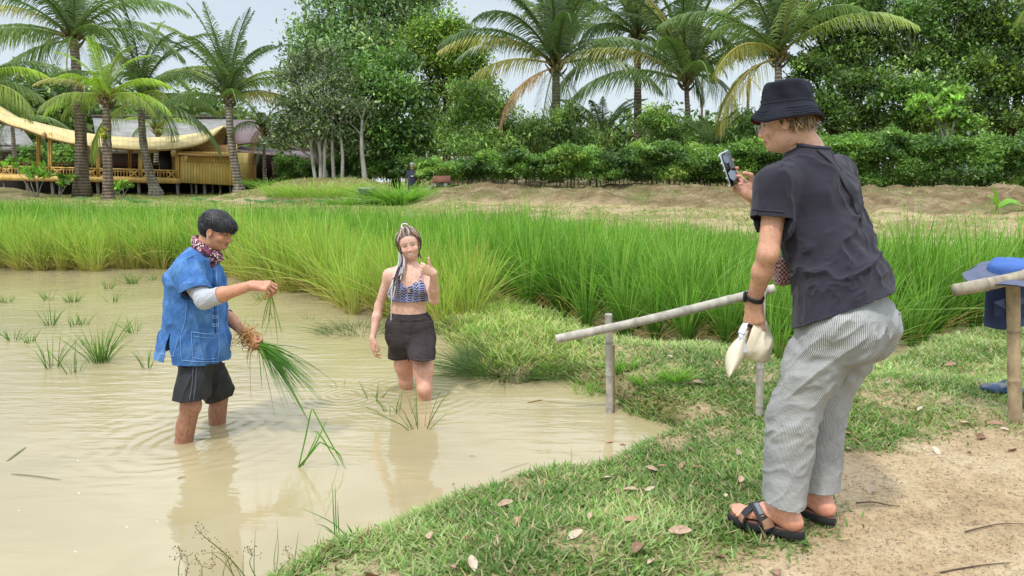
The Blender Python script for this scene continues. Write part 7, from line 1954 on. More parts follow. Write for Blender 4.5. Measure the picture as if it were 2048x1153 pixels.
    dN, dF = np.linalg.norm(V - cN, axis=1), np.linalg.norm(V - cF, axis=1)
    blend = sstep(0.80, 0.98, V[:, 2])[:, None]
    ctr = np.where((dN < dF)[:, None], cN, cF) * (1 - blend) + (pel + (V[:, 2:3] - pel[2]) * np.array([[0, 0, 1.0]])) * blend
    dd = V - ctr
    refd = unit(FM * 0.6 - LM * 0.8); sid = np.cross(UP, refd)
    an = np.arctan2(dd @ sid, -(dd @ refd))
    Rr = 0.095 + 0.07 * blend[:, 0]
    st = an * Rr
    m = NT('striped_linen'); v = m.coord('Object')
    a = m.attr('stripe', 'Fac')
    s1 = m.math('SINE', m.math('MULTIPLY', m.math('ADD', a, m.math('MULTIPLY', m.noise(v, 18, 3), 0.004)), 2 * math.pi / 0.0050))
    n1 = m.noise(v, 7, 5, 0.6)
    dark = m.ramp(n1, [(0.3, srgb(88, 89, 93)), (0.7, srgb(110, 110, 112))]); light = m.ramp(n1, [(0.3, srgb(166, 165, 162)), (0.7, srgb(186, 184, 179))])
    c = m.mix(m.ramp(m.math('ADD', m.math('MULTIPLY', s1, 0.5), 0.5), [(0.25, 0.15), (0.62, 1.0)]), dark, light)
    nm = m.bump(m.noise(v, 16, 5, 0.6), 0.55, 0.014); nm = m.bump(m.noise(m.coord('Object', (1, 1, 2.5)), 60, 4), 0.3, 0.004, nm)
    M_TR = m.done(m.bsdf(c, 0.92, nm, Specular_IOR_Level=0.15))
    tro = solid(link('trousers', mesh('trousers', V, F, attrs={'stripe': st}), M_TR, root), 0.004, -1)
    # ---- T-shirt
    g = Field((0.80, 2.30, 0.92), (1.65, 3.50, 1.80), 0.0045)
    hemc = q(1688, 622, 2.80)
    g.econe(q(1688, 660, 2.79), q(1684, 575, 2.84), (0.220, 0.176), (0.198, 0.152), LM, 0.03)
    g.ell(pel - FM * 0.040 + UP * 0.06, (0.158, 0.158, 0.10), None, 0.05)
    g.econe(q(1684, 575, 2.84), md, (0.205, 0.152), (0.190, 0.138), LM, 0.04)
    g.econe(md, cs, (0.190, 0.138), (0.205, 0.132), LM, 0.04)
    g.econe(cs, nkb - UP * 0.01, (0.205, 0.128), (0.082, 0.072), LM, 0.06)
    g.cone(cs * 0.4 + nkb * 0.6, shN, 0.070, 0.076, 0.05); slE = shN * 0.50 + elN * 0.50
    g.econe(shN, slE, (0.080, 0.074), (0.080, 0.074), FM, 0.03)
    g.cone(cs * 0.4 + nkb * 0.6, shF, 0.070, 0.074, 0.05); slF = shF * 0.5 + elF * 0.5
    g.econe(shF, slF, (0.076, 0.072), (0.076, 0.072), FM, 0.03)
    V, F = g.surface(2); N = normals(V, F)
    # creases: swags fanning from the near shoulder blade down the back, bunching at the waist
    zz = V[:, 2]; back = sstep(-0.2, 0.3, N @ unit([0.3, -1, 0.1]))
    relw = V - shN; rw = np.linalg.norm(relw, axis=1)
    bunch = np.exp(-((zz - 1.24) / 0.10) ** 2)
    V = folds(V, N, 0.010, 8.5, 81, unit(0.35 * FM * -1 + UP), 5.0, mask=0.35 + 0.9 * np.exp(-((zz - 1.42) / 0.13) ** 2), oct=2, sharp=0.14)
    V = folds(V, N, 0.012, 10.5, 82, unit(-LM * 0.9 + UP * 0.28), 5.5, mask=bunch + 0.1, oct=2, sharp=0.13)
    V = folds(V, N, 0.006, 22, 83, unit(-LM * 0.9 + UP * 0.25), 3.5, mask=bunch * 1.1 + 0.12, oct=2, sharp=0.2)
    V = folds(V, N, 0.005, 10, 85, unit(UP + LM * 0.2), 6.0, mask=0.3 + 0.7 * sstep(1.2, 1.45, zz), oct=2, sharp=0.12)
    V = folds(V, N, 0.005, 12, 86, unit(-LM * 0.5 + UP), 3.0, mask=sstep(1.22, 1.10, zz), oct=2, sharp=0.14)
    a_ = np.arctan2(relw[:, 2] + 0.10, relw @ -LM)
    V = V + N * (0.0090 * np.sin(a_ * 13 + 4.0 * fbm(V[:, 0] * 4, V[:, 1] * 4, zz * 4, seed=84, oct=2)) * np.exp(-((rw - 0.26) / 0.12) ** 2) * sstep(0.07, 0.20, np.hypot(relw @ -LM, relw[:, 2] + 0.10)))[:, None]
    dA = unit(slE - shN); dB = unit(slF - shF)
    hA, hB, hC = q(1640, 642, 2.60), q(1588, 652, 2.93), q(1792, 583, 2.72); hemn = np.cross(hB - hA, hC - hA); hemn = unit(hemn if hemn[2] < 0 else -hemn)
    V, F = clip_planes(V, F, [(hA, hemn), (slE, dA + np.array([-0.04, 0, -0.2]), slE - np.array([0.03, 0.02, 0]), 0.097), (slF, dB, slF, 0.09),
                              (nkb + UP * 0.018 - FM * 0.0, UP * 1.0 - FM * 0.15 + 0.0, nkb + UP * 0.05, 0.10)])
    m = NT('faded_navy_jersey'); v = m.coord('Object')
    c = m.ramp(m.noise(v, 3.5, 5, 0.6), [(0.3, srgb(36, 33, 42)), (0.7, srgb(53, 49, 59))])
    nm = m.bump(m.noise(v, 14, 4, 0.5), 0.35, 0.012)
    M_TS = m.done(m.bsdf(c, 0.92, nm, Specular_IOR_Level=0.12, Sheen_Weight=0.10, Sheen_Roughness=0.6))
    ts = solid(link('t_shirt', mesh('t_shirt', V, F), M_TS, root), 0.004, -1)
    bv = BVHTree.FromPolygons([Vector(a) for a in V], [tuple(int(i) for i in a) for a in F])
    def on(u, v, off=0.003):
        o_ = Vector((0, 0, CH)); d_ = Vector(ray(u, v)).normalized(); h_ = bv.ray_cast(o_, d_)
        if h_[0] is None: return None, None
        return np.array(h_[0] - d_ * off), np.array(h_[1])
    def strip(pts, w, c, n=40, off=0.004):
        pp = spline(np.array(pts, float), n); A = [on(a, b, off) for a, b in pp]; pts3 = np.array([a for a, _ in A if a is not None]); nn = np.array([b for a, b in A if a is not None])
        if len(pts3) < 3: return
        for _ in range(6): pts3[1:-1] = (pts3[:-2] + pts3[2:] + pts3[1:-1]) / 3; nn[1:-1] = (nn[:-2] + nn[2:] + nn[1:-1]) / 3
        nn = nn / np.linalg.norm(nn, axis=1, keepdims=True)
        T = np.gradient(pts3, axis=0); S = np.cross(T, nn); S /= np.maximum(np.linalg.norm(S, axis=1, keepdims=True), 1e-9)
        for _ in range(3): S[1:-1] = (S[:-2] + S[2:] + S[1:-1]) / 3
        nn = np.where((nn @ np.array([0, -1.0, 0]))[:, None] < 0, -nn, nn)
        Vv = np.stack([pts3 - S * w / 2, pts3 - S * w / 2 + nn * 0.003, pts3 + S * w / 2 + nn * 0.003, pts3 + S * w / 2], 1).reshape(-1, 3)
        i = np.arange(len(pts3) - 1)[:, None] * 4 + np.arange(3)[None]
        mb.add(Vv, np.stack([i, i + 1, i + 5, i + 4], -1).reshape(-1, 4), None, c)
    vm = vcol_mat('woven_black_strap', 0.7, 0.3, 200)
    mb = MB(); strip([(1590, 290), (1614, 287), (1640, 301), (1668, 330), (1693, 368), (1712, 405), (1722, 440)], 0.026, srgb(30, 30, 36), off=0.015); mb.build('bag_strap', vm, root, True)
    mb = MB(); strip([(1580, 650), (1630, 643), (1690, 628), (1745, 605), (1785, 582)], 0.002, srgb(58, 55, 70), off=0.003)
    mb.build('hem_seam', vm, ts, True); mb = MB()
    strip([(1500, 418), (1530, 421), (1568, 424)], 0.002, srgb(58, 55, 70), off=0.003); mb.build('hem_seam', vm, ts, True)
    # ribbed neck band
    rimn = unit(UP - FM * 0.15); rm_ = (np.abs((V - (nkb + UP * 0.018)) @ rimn) < 0.006) & (np.linalg.norm(V - nkb, axis=1) < 0.13); rv = V[rm_]; cc = rv.mean(0); ra_ = np.arctan2((rv - cc) @ LM, (rv - cc) @ FM)
    loop = [rv[np.argsort(np.abs(np.angle(np.exp(1j * (ra_ - t)))))[:5]].mean(0) for t in np.linspace(0, 2 * np.pi, 28)]
    mb = MB()
    mb.tube(np.array(loop), 0.0085, 8, srgb(44, 41, 54), cap=False)
    mb.build('neck_band', vm, ts, True)
    # ---- watch
    d = unit(wrN - elN); cw = wrN - d * 0.012; w1 = unit(np.cross(d, FM)); w2 = np.cross(d, w1)
    mb = MB(); n = 26; aa = np.linspace(0, 2 * np.pi, n)
    ring3 = [cw + w1 * math.cos(t) * 0.0285 + w2 * math.sin(t) * 0.0345 for t in aa]
    for off in (-0.007, -0.0035, 0.0, 0.0035, 0.007): mb.tube(np.array(ring3) + d * off, 0.0034, 6, srgb(26, 26, 28), cap=False)
    wc = root_w = empty('watch', cw, 'black smartwatch on the photographer\'s hanging wrist', 'watch')
    mb.build('band', vcol_mat('watch_rubber', 0.5), wc, True)
    mb = MB(); fc = cw - w2 * 0.0 + FM * 0.038 * 1.0; Mx = np.stack([FM, LM, UP], 1)
    mb.box(cw + unit(FM + LM * 0.35) * 0.037, (0.006, 0.017, 0.021), np.stack([unit(FM + LM * 0.35), unit(np.cross(UP, FM + LM * 0.35)), UP], 1), srgb(20, 20, 22), 0.004)
    mb.build('case', vcol_mat('watch_glass', 0.12), wc)
    # ---- bucket hat
    hat = empty('bucket_hat', H.p(0, 0, 0.05), 'black cotton bucket hat with dark red underside on the photographer\'s head', 'hat')
    ax = unit(H.U * 0.8 + UP * 0.35 - H.F * 0.10); fx = unit(H.F - ax * np.dot(H.F, ax)); sx = np.cross(ax, fx)
    hc = H.p(0, -0.010, 0.044)
    na = 96; th = np.linspace(0, 2 * np.pi, na, endpoint=False)
    prof = [(0.150, -0.046), (0.146, -0.034), (0.132, -0.010), (0.119, 0.010), (0.1115, 0.024), (0.1095, 0.030), (0.108, 0.036), (0.106, 0.060), (0.102, 0.085), (0.096, 0.104), (0.088, 0.113), (0.070, 0.121), (0.040, 0.125), (0.0, 0.126)]
    def hatpt(r, z, t, inner=0.0):
        wob = sstep(0.112, 0.15, r) * (0.008 * math.sin(3 * t + 0.6) + 0.004 * math.sin(5 * t)); dent = -0.006 * math.sin(2 * t + 1) * sstep(0.07, 0.126, z) + 0.003 * math.sin(7 * t + z * 40) * sstep(0.02, 0.08, z)
        r = r * 0.885; z = z * 0.90
        return hc + fx * math.cos(t) * (r - inner + dent) * 1.03 + sx * math.sin(t) * (r - inner + dent) * 0.93 + ax * (z + wob + 0.005 * math.cos(t) * sstep(0.11, 0.15, r))
    pr = []
    P2 = spline(np.array([[a, b, 0] for a, b in prof]), 46)[:, :2]
    V = np.array([[hatpt(max(r, 0.0005), z, t) for t in th] for r, z in P2]).reshape(-1, 3)
    i = np.arange(len(P2) - 1)[:, None] * na; j = np.arange(na)[None]; j2 = (j + 1) % na
    Q = np.stack([i + j, i + j2, i + na + j2, i + na + j], -1).reshape(-1, 4)
    m = NT('black_cotton_twill'); v = m.coord('Object')
    c = m.ramp(m.noise(v, 9, 4), [(0.3, srgb(22, 23, 30)), (0.7, srgb(40, 41, 50))])
    M_HAT = m.done(m.bsdf(c, 0.9, m.bump(m.math('ADD', m.noise(v, 24, 4), m.math('MULTIPLY', m.noise(v, 300, 2), 0.12)), 0.4, 0.006), Specular_IOR_Level=0.2))
    N = normals(V, Q); V = V + N * ((fbm(V[:, 0] * 22, V[:, 1] * 22, V[:, 2] * 22, seed=91, oct=3) - 0.5) * 0.010)[:, None]
    oh = link('crown', mesh('crown', V, Q), M_HAT, hat); solid(oh, 0.002, -1)
    mb = MB(); rows = [k for k in range(len(P2)) if P2[k][1] < 0.024]
    Vb = np.array([[hatpt(P2[k][0], P2[k][1], t, 0.004) - ax * 0.0035 for t in th] for k in rows]).reshape(-1, 3); i = np.arange(len(rows) - 1)[:, None] * na
    mb.add(Vb, np.stack([i + j, i + na + j, i + na + j2, i + j2], -1).reshape(-1, 4), None, srgb(96, 30, 34)); mb.build('brim_lining', vcol_mat('red_lining', 0.9), hat, True)
    mb = MB()
    for (r, z) in ((0.1115, 0.027), (0.1475, -0.036), (0.142, -0.027), (0.136, -0.016), (0.129, -0.004)):
        mb.tube([hatpt(r + 0.002, z, t) for t in np.linspace(0, 2 * np.pi, 72)], 0.0011, 4, srgb(34, 35, 44), cap=False)
    mb.build('seam', vm, hat, True)
    mb = MB(); pts = [hatpt(0.110 - 0.02 * max(0, z - 0.06), z, t) for t, z in ((0.12, 0.092), (0.20, 0.088), (0.32, 0.072), (0.40, 0.052), (0.30, 0.040), (0.20, 0.046))]
    mb.tube(spline(pts, 24), 0.0030, 6, srgb(226, 228, 232)); mb.tube(spline([hatpt(0.109, 0.075, 0.42), hatpt(0.109, 0.066, 0.46), hatpt(0.110, 0.058, 0.40)], 10), 0.0022, 6, srgb(226, 228, 232))
    mb.build('emblem', vcol_mat('white_embroidery', 0.8), hat, True)
    # ---- hair under the hat
    rs = np.random.RandomState(5); mb = MB(); n = 1500
    t = rs.uniform(R(75), R(285), n); up0 = rs.uniform(-0.004, 0.028, n)
    rt = np.array([H.p(0.078 * math.sin(a), -0.012 + 0.092 * math.cos(a), 0.0 + b) for a, b in zip(t, up0)])
    outw = np.array([H.S * math.sin(a) + H.F * math.cos(a) for a in t])
    d = -H.U[None] * 1.0 + outw * 0.20 + rs.normal(size=(n, 3)) * 0.20 - H.F[None] * 0.25 * (np.cos(t) > -0.2)[:, None]
    d /= np.linalg.norm(d, axis=1, keepdims=True)
    ll = np.where(np.cos(t) < -0.1, 0.062, 0.030) * (0.55 + 0.6 * rs.rand(n))
    c = np.where(rs.rand(n, 1) < 0.35, np.array(srgb(178, 144, 100))[None], np.array(srgb(98, 74, 50))[None]) * (0.7 + 0.6 * rs.rand(n, 1))
    V, Q, C = strands(rt, d, ll, np.full(n, 0.0036), -outw * 0.35 + rs.normal(size=(n, 3)) * 0.12, c, 4, side=np.cross(d, outw))
    mb.add(V, Q, None, C); mb.build('hair', M_HAIR, root, True)
    fh = Field(H.p(0, 0, 0) - 0.16, H.p(0, 0, 0) + 0.16, 0.004)
    fh.ell(H.p(0, -0.016, 0.040), (0.077, 0.094, 0.080), H.M, 0.01); fh.ell(H.p(0, -0.060, -0.008), (0.066, 0.040, 0.036), H.M, 0.02)
    fh.ell(H.p(0, 0.120, -0.03), (0.12, 0.115, 0.10), H.M, 0.01, True); fh.cut(H.p(0, 0, -0.038), -H.U)
    for s_ in (-1, 1): fh.ell(H.p(s_ * 0.082, 0.010, -0.012), (0.03, 0.036, 0.036), H.M, 0.008, True)
    V, F = fh.surface(1); link('hair', mesh('hair', V, F, np.tile(np.array(srgb(92, 68, 46)), (len(V), 1))), M_HAIR, root)
    # ---- spectacles
    gl = empty('spectacles', H.p(0, 0.10, 0), 'thin clear-framed spectacles on the photographer', 'spectacles')
    for s_ in (-1, 1):
        mb = MB(); aa = np.linspace(0, 2 * np.pi, 20); mb.tube([H.p(s_ * 0.033 + math.cos(t) * 0.024, 0.108, -0.004 + math.sin(t) * 0.019) for t in aa], 0.0013, 5, srgb(190, 190, 190), cap=False)
        mb.tube(spline([H.p(s_ * 0.057, 0.107, 0.002), H.p(s_ * 0.076, 0.05, 0.004), H.p(s_ * 0.080, 0.0, 0.002)], 8), 0.0013, 5, srgb(190, 190, 190)); mb.build('frame', vcol_mat('spectacle_frame', 0.3), gl, True)
    # ---- trouser hem seam is in the mesh; sandals
    def sandal(W, label, sg):
        sd_ = empty('sandal', W(0.06, 0, -0.03), label, 'sandal', 'sandals worn by the photographer')
        out = []
        for t in np.linspace(0, 2 * np.pi, 44, endpoint=False):
            l = 0.062 + 0.152 * math.cos(t); w = 0.050 * math.sin(t); k = (l + 0.09) / 0.30
            w *= 0.78 + 0.30 * sstep(0.35, 0.85, k) - 0.05 * sstep(0.1, 0.4, k) * (1 - sstep(0.5, 0.7, k)); out.append((l, w * (1.0 if abs(math.cos(t)) < 0.9 else 0.96)))
        def slab(z0, z1, inset, c, name, mat):
            mb = MB(); rings = []
            for z, s_ in ((z0, 1 - inset - 0.02), (z0 + 0.004, 1 - inset), (z1 - 0.003, 1 - inset), (z1, 1 - inset - 0.03)):
                rings.append([W((l - 0.062) * s_ + 0.062, w * s_, z) for l, w in out])
            n_ = len(out); V = np.array(rings).reshape(-1, 3); i = np.arange(3)[:, None] * n_; j = np.arange(n_)[None]; j2 = (j + 1) % n_
            Q = np.stack([i + j, i + j2, i + n_ + j2, i + n_ + j], -1).reshape(-1, 4)
            V = np.vstack([V, [W(0.062, 0, z0)], [W(0.062, 0, z1)]]); jj = np.arange(n_); T = np.vstack([np.stack([np.full(n_, 4 * n_), (jj + 1) % n_, jj], 1), np.stack([np.full(n_, 4 * n_ + 1), 3 * n_ + jj, 3 * n_ + (jj + 1) % n_], 1)])
            mb.add(V, Q, T, c); mb.build(name, mat, sd_, True)
        slab(-0.030, -0.004, 0.0, srgb(30, 30, 32), 'sole', vcol_mat('black_rubber', 0.8, 0.3, 150)); slab(-0.0045, 0.003, 0.05, srgb(104, 70, 58), 'footbed', vcol_mat('brown_footbed', 0.7))
        def band(pts, w, c, name, thick=0.004):
            p = spline([W(*a) for a in pts], 18); T = np.gradient(p, axis=0); nrm = p - W(0.08, 0, -0.02); nrm -= T * (np.sum(nrm * T, 1) / np.maximum(np.sum(T * T, 1), 1e-12))[:, None]; nrm /= np.linalg.norm(nrm, axis=1, keepdims=True)
            S = np.cross(T, nrm); S /= np.linalg.norm(S, axis=1, keepdims=True); ww = np.linspace(w[0], w[1], 18)[:, None] / 2
            V = np.stack([p - S * ww, p - S * ww * 0.96 + nrm * thick, p + S * ww * 0.96 + nrm * thick, p + S * ww], 1).reshape(-1, 3); i = np.arange(17)[:, None] * 4 + np.arange(4)[None]; i2 = np.arange(17)[:, None] * 4 + (np.arange(4)[None] + 1) % 4
            mb = MB(); mb.add(V, np.stack([i, i2, i2 + 4, i + 4], -1).reshape(-1, 4), None, c); o = mb.build(name, vcol_mat(name + '_leather', 0.75, 0.3, 120), sd_, True); return o
        blk, brn = srgb(40, 40, 44), srgb(150, 112, 82)
        band([(0.030, 0.047, -0.004), (0.055, 0.045, 0.032), (0.085, 0.026, 0.060), (0.110, -0.010, 0.062), (0.122, -0.038, 0.036), (0.128, -0.051, -0.002)], (0.052, 0.040), blk, 'cross_strap')
        band([(0.140, 0.052, -0.004), (0.135, 0.049, 0.022), (0.120, 0.030, 0.046), (0.090, -0.010, 0.064), (0.065, -0.040, 0.044), (0.050, -0.049, -0.002)], (0.042, 0.034), blk, 'toe_strap', 0.005)
        band([(0.034, 0.0485, 0.001), (0.040, 0.048, 0.016), (0.052, 0.046, 0.030)], (0.046, 0.036), brn, 'side_patch', 0.0062)
        band([(0.141, 0.0525, 0.001), (0.139, 0.052, 0.014), (0.134, 0.048, 0.025)], (0.036, 0.034), brn, 'toe_patch', 0.0072)
        band([(0.066, 0.042, 0.044), (0.085, 0.028, 0.062), (0.098, 0.012, 0.066)], (0.020, 0.020), srgb(120, 122, 126), 'buckle', 0.0085)
        mb = MB(); mb.tube([W(0.064, 0.044, 0.042) , W(0.060, 0.046, 0.038)], 0.008, 8, brn); mb.build('buckle_tab', vcol_mat('tab_leather', 0.8), sd_, True)
    sandal(WN_, 'black strapped sandal with brown patches on the photographer\'s nearer foot', 1)
    sandal(WF_, 'black strapped sandal on the photographer\'s farther foot, mostly hidden', -1)
    # ---- phone in the raised hand
    ph = empty('phone', P(1459, 338, 3.12), 'smartphone in a clear beaded case held up in the photographer\'s hand', 'phone')
    top_, bot_ = P(1447, 304, 3.10), P(1470, 371, 3.10)
    upv = unit(top_ - bot_); nrm = unit(np.array([0.62, -0.72, 0.30])); nrm = unit(nrm - upv * np.dot(nrm, upv)); sdv = np.cross(upv, nrm)
    Rm = np.stack([sdv, upv, nrm], 1); pc = (top_ + bot_) / 2
    hl = np.linalg.norm(top_ - bot_) / 2
    mb = MB(); mb.box(pc, (0.037, hl, 0.0045), Rm, srgb(190, 196, 196), 0.004); mb.build('case', vcol_mat('clear_case', 0.2), ph)
    mb = MB(); mb.box(pc + nrm * 0.0052, (0.0345, hl - 0.003, 0.0012), Rm, srgb(22, 26, 30))
    def patch(pts, c):  # flat coloured patches that paint reflections onto the glass
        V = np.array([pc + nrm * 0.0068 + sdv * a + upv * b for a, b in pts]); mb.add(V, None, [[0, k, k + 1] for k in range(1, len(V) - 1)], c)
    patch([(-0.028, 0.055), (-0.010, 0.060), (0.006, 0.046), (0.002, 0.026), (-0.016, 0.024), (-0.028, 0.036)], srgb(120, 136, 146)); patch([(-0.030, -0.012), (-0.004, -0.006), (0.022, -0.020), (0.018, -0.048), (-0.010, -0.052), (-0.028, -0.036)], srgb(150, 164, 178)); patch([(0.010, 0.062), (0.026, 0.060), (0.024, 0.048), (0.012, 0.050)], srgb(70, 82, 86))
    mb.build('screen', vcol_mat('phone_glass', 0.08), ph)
    mb = MB()
    for k in range(9):
        c = pc - sdv * 0.039 + upv * (hl * 0.9 - k * hl * 0.22) - nrm * 0.002; b_ = bmesh.new(); bmesh.ops.create_icosphere(b_, subdivisions=1, radius=0.0042); mb.add(np.array([v.co[:] for v in b_.verts]) + c, None, [[v.index for v in f_.verts] for f_ in b_.faces], srgb(40, 38, 40) if k % 2 else srgb(214, 210, 206)); b_.free()
    mb.build('bead', vcol_mat('case_bead', 0.3), ph, True)
    # ---- cream cap held in the lowered hand
    cp = empty('baseball_cap', P(1515, 680, 2.95), 'cream baseball cap hanging from the photographer\'s lowered hand', 'cap')
    Yc = 2.955
    g = Field(P(1515, 690, Yc) - 0.16, P(1515, 690, Yc) + 0.16, 0.0035)
    cA = P(1518, 686, Yc)
    g.econe(P(1513, 656, Yc), P(1507, 696, Yc), (0.040, 0.048), (0.056, 0.060), (1, 0, 0), 0.03); g.ell(P(1517, 688, Yc), (0.046, 0.058, 0.058), None, 0.03); g.ell(P(1497, 680, Yc - 0.02), (0.035, 0.04, 0.06), None, 0.03); g.ell(P(1522, 712, Yc), (0.030, 0.04, 0.026), None, 0.02)
    V, F = g.surface(2); N = normals(V, F)
    V = folds(V, N, 0.010, 11, 95, (0.3, 0, 1), 3.0); V = folds(V, N, 0.008, 13, 96, (0.4, 0, 1), 3.0, mask=np.ones(len(V)), oct=2, sharp=0.2)
    V, F = clip_planes(V, F, [(P(1484, 690, Yc), unit([-1.0, 0.10, 0.30]))])
    m = NT('cream_cotton'); v = m.coord('Object'); c = m.ramp(m.noise(v, 16, 4), [(0.3, srgb(228, 210, 180)), (0.7, srgb(240, 228, 204))])
    M_CR = m.done(m.bsdf(c, 0.9, m.bump(m.noise(v, 50, 4), 0.4, 0.004)))
    solid(link('crown', mesh('crown', V, F), M_CR, cp), 0.003, -1)
    L_ = np.array([(1487, 668), (1472, 680), (1457, 698), (1451, 718), (1452, 738), (1457, 756)]); R_ = np.array([(1497, 660), (1496, 678), (1494, 694), (1492, 708), (1480, 728), (1459, 755)])
    nU, nV = 14, 9; Lp = spline(np.array([[a, b, 0] for a, b in L_], float), nU); Rp = spline(np.array([[a, b, 0] for a, b in R_], float), nU); V = []
    for i in range(nU):
        for j in range(nV):
            t = j / (nV - 1); u_ = Lp[i] * (1 - t) + Rp[i] * t; V.append(P(u_[0], u_[1], Yc - 0.035 - 0.045 * math.sin(math.pi * t) + 0.05 * (1 - t)))
    i = np.arange(nU - 1)[:, None] * nV + np.arange(nV - 1)[None]; Q = np.stack([i, i + nV, i + nV + 1, i + 1], -1).reshape(-1, 4)
    solid(link('brim', mesh('brim', np.array(V), Q), M_CR, cp), 0.003, 0)
    mb = MB(); pl = spline([P(1490, 655, Yc - 0.03), P(1482, 672, Yc - 0.05), P(1487, 690, Yc - 0.05), P(1491, 708, Yc - 0.05)], 12); mb.tube(pl, 0.011, 8, srgb(216, 214, 226), flat=0.35); 
    mb.tube(spline([P(1496, 643, Yc - 0.03), P(1488, 655, Yc - 0.04), P(1482, 668, Yc - 0.045)], 10), 0.018, 8, srgb(222, 220, 234), flat=0.3); mb.build('sweatband', vcol_mat('white_sweatband', 0.9), cp, True)
    mb = MB(); mb.box(P(1500, 652, Yc - 0.055), (0.010, 0.002, 0.006), Matrix.Rotation(R(25), 3, 'Y'), srgb(24, 24, 26)); mb.build('size_tag', vm, cp)
    # ---- checked pouch hanging in front of him
    po = empty('checked_pouch', P(1562, 545, 3.02), 'small red and white checked pouch peeking between the photographer\'s arm and chest', 'pouch')
    g = Field(P(1565, 545, 3.05) - 0.11, P(1565, 545, 3.05) + 0.11, 0.004); g.econe(P(1566, 520, 3.06), P(1570, 560, 3.06), (0.04, 0.018), (0.045, 0.024), (1, 0, 0), 0.01)
    V, F = g.surface(1); N = normals(V, F); V = folds(V, N, 0.005, 22, 97)
    m = NT('red_check'); ck = m.n('ShaderNodeTexChecker'); ck.inputs['Scale'].default_value = 110; m.l(m.coord('Object'), ck.inputs['Vector']); ck.inputs['Color1'].default_value = (*srgb(120, 44, 44), 1); ck.inputs['Color2'].default_value = (*srgb(196, 170, 164), 1)
    link('bag', mesh('bag', V, F), m.done(m.bsdf(ck.outputs['Color'], 0.9)), po)
photographer()
# ================================================================== RAILS, HAT, CLOG, LITTER, FAR PERSON
M_BAMOLD = vcol_mat('weathered_bamboo', 0.85, 0.45, 26, (1, 1, 0.6), var=0.24, nscale=22)
def bamboo_pole(a, b, r, nodes, c=srgb(176, 168, 154), n=14, seed=0):
    a = np.asarray(a, float); b = np.asarray(b, float); rs = np.random.RandomState(seed)
    m = 90; t = np.linspace(0, 1, m); pts = a + (b - a) * t[:, None]; pts[:, 2] += -0.012 * np.sin(np.pi * t)
    rr = np.full(m, r) * (1 + 0.03 * np.sin(t * 9 + seed))
    col = np.tile(np.array(c), (m, 1)) * (0.92 + 0.14 * np.array([vnoise(np.array([x * 8]), np.array([seed * 1.0]))[0] for x in t]))[:, None]
    for q in nodes:
        d = (t - q) / 0.010; rr = rr * (1 + 0.13 * np.exp(-d ** 2)) * (1 - 0.05 * np.exp(-((t - q - 0.018) / 0.012) ** 2)); col = col * (1 - 0.35 * np.exp(-(d / 0.7) ** 2))[:, None]
    mb = MB(); mb.tube(pts, rr, n, col)
    return mb
rail = empty('bamboo_rail', G(1221, 826), 'weathered bamboo handrail sloping over the pond corner to the photographer\'s wrist', 'handrail', 'bamboo handrails at the pond')
p1b, p1t = G(1222, 826) + [0, 0, -0.25], P(1217, 628, G(1222, 826)[1])
bamboo_pole(p1b, p1t, 0.0235, [0.10, 0.32, 0.56, 0.80, 0.985], seed=1).build('post', M_BAMOLD, rail, True)
mb = bamboo_pole(G(1229, 818) + [0.004, 0.02, -0.25], P(1226, 690, G(1229, 818)[1] + 0.02), 0.012, [0.3, 0.7], c=srgb(170, 140, 100), seed=4); mb.build('prop_stick', M_BAMOLD, rail, True)
mb = MB(); g_ = G(1222, 824); mb.tube([g_ + [0, 0, -0.02], g_ + [0, 0, 0.045]], 0.0245, 14, srgb(120, 82, 60)); mb.build('wet_foot', M_BAMOLD, rail, True)
ry = p1t[1]
bamboo_pole(P(1112, 679, ry - 0.055), P(1549, 577, ry - 0.20), 0.0285, [0.105, 0.375, 0.60, 0.80, 0.965], seed=2).build('rail', M_BAMOLD, rail, True)
g2 = G(1520, 818, 0.17); bamboo_pole([g2[0], g2[1], 0.02], P(1524, 585, g2[1]), 0.0235, [0.2, 0.48, 0.75], seed=3).build('post', M_BAMOLD, rail, True)
rail2 = empty('bamboo_rail', G(2040, 850, 0.17), 'short bamboo handrail at the right edge with a blue hat on it', 'handrail', 'bamboo handrails at the pond')
g3 = G(2038, 850, 0.17)
mbp = bamboo_pole([g3[0], g3[1], 0.0], P(2026, 560, g3[1]), 0.034, [0.14, 0.44, 0.72], c=srgb(172, 150, 118), seed=5); mbp.build('post', M_BAMOLD, rail2, True)
bamboo_pole(P(1908, 581, g3[1] - 0.07), P(2140, 527, g3[1] - 0.10), 0.034, [0.28, 0.62, 0.9], c=srgb(160, 148, 128), seed=6).build('rail', M_BAMOLD, rail2, True)
bamboo_pole([g3[0] + 0.95, g3[1] - 0.05, 0.0], [g3[0] + 0.95, g3[1] - 0.05, 1.0], 0.034, [0.2, 0.5, 0.8], seed=7).build('post', M_BAMOLD, rail2, True)
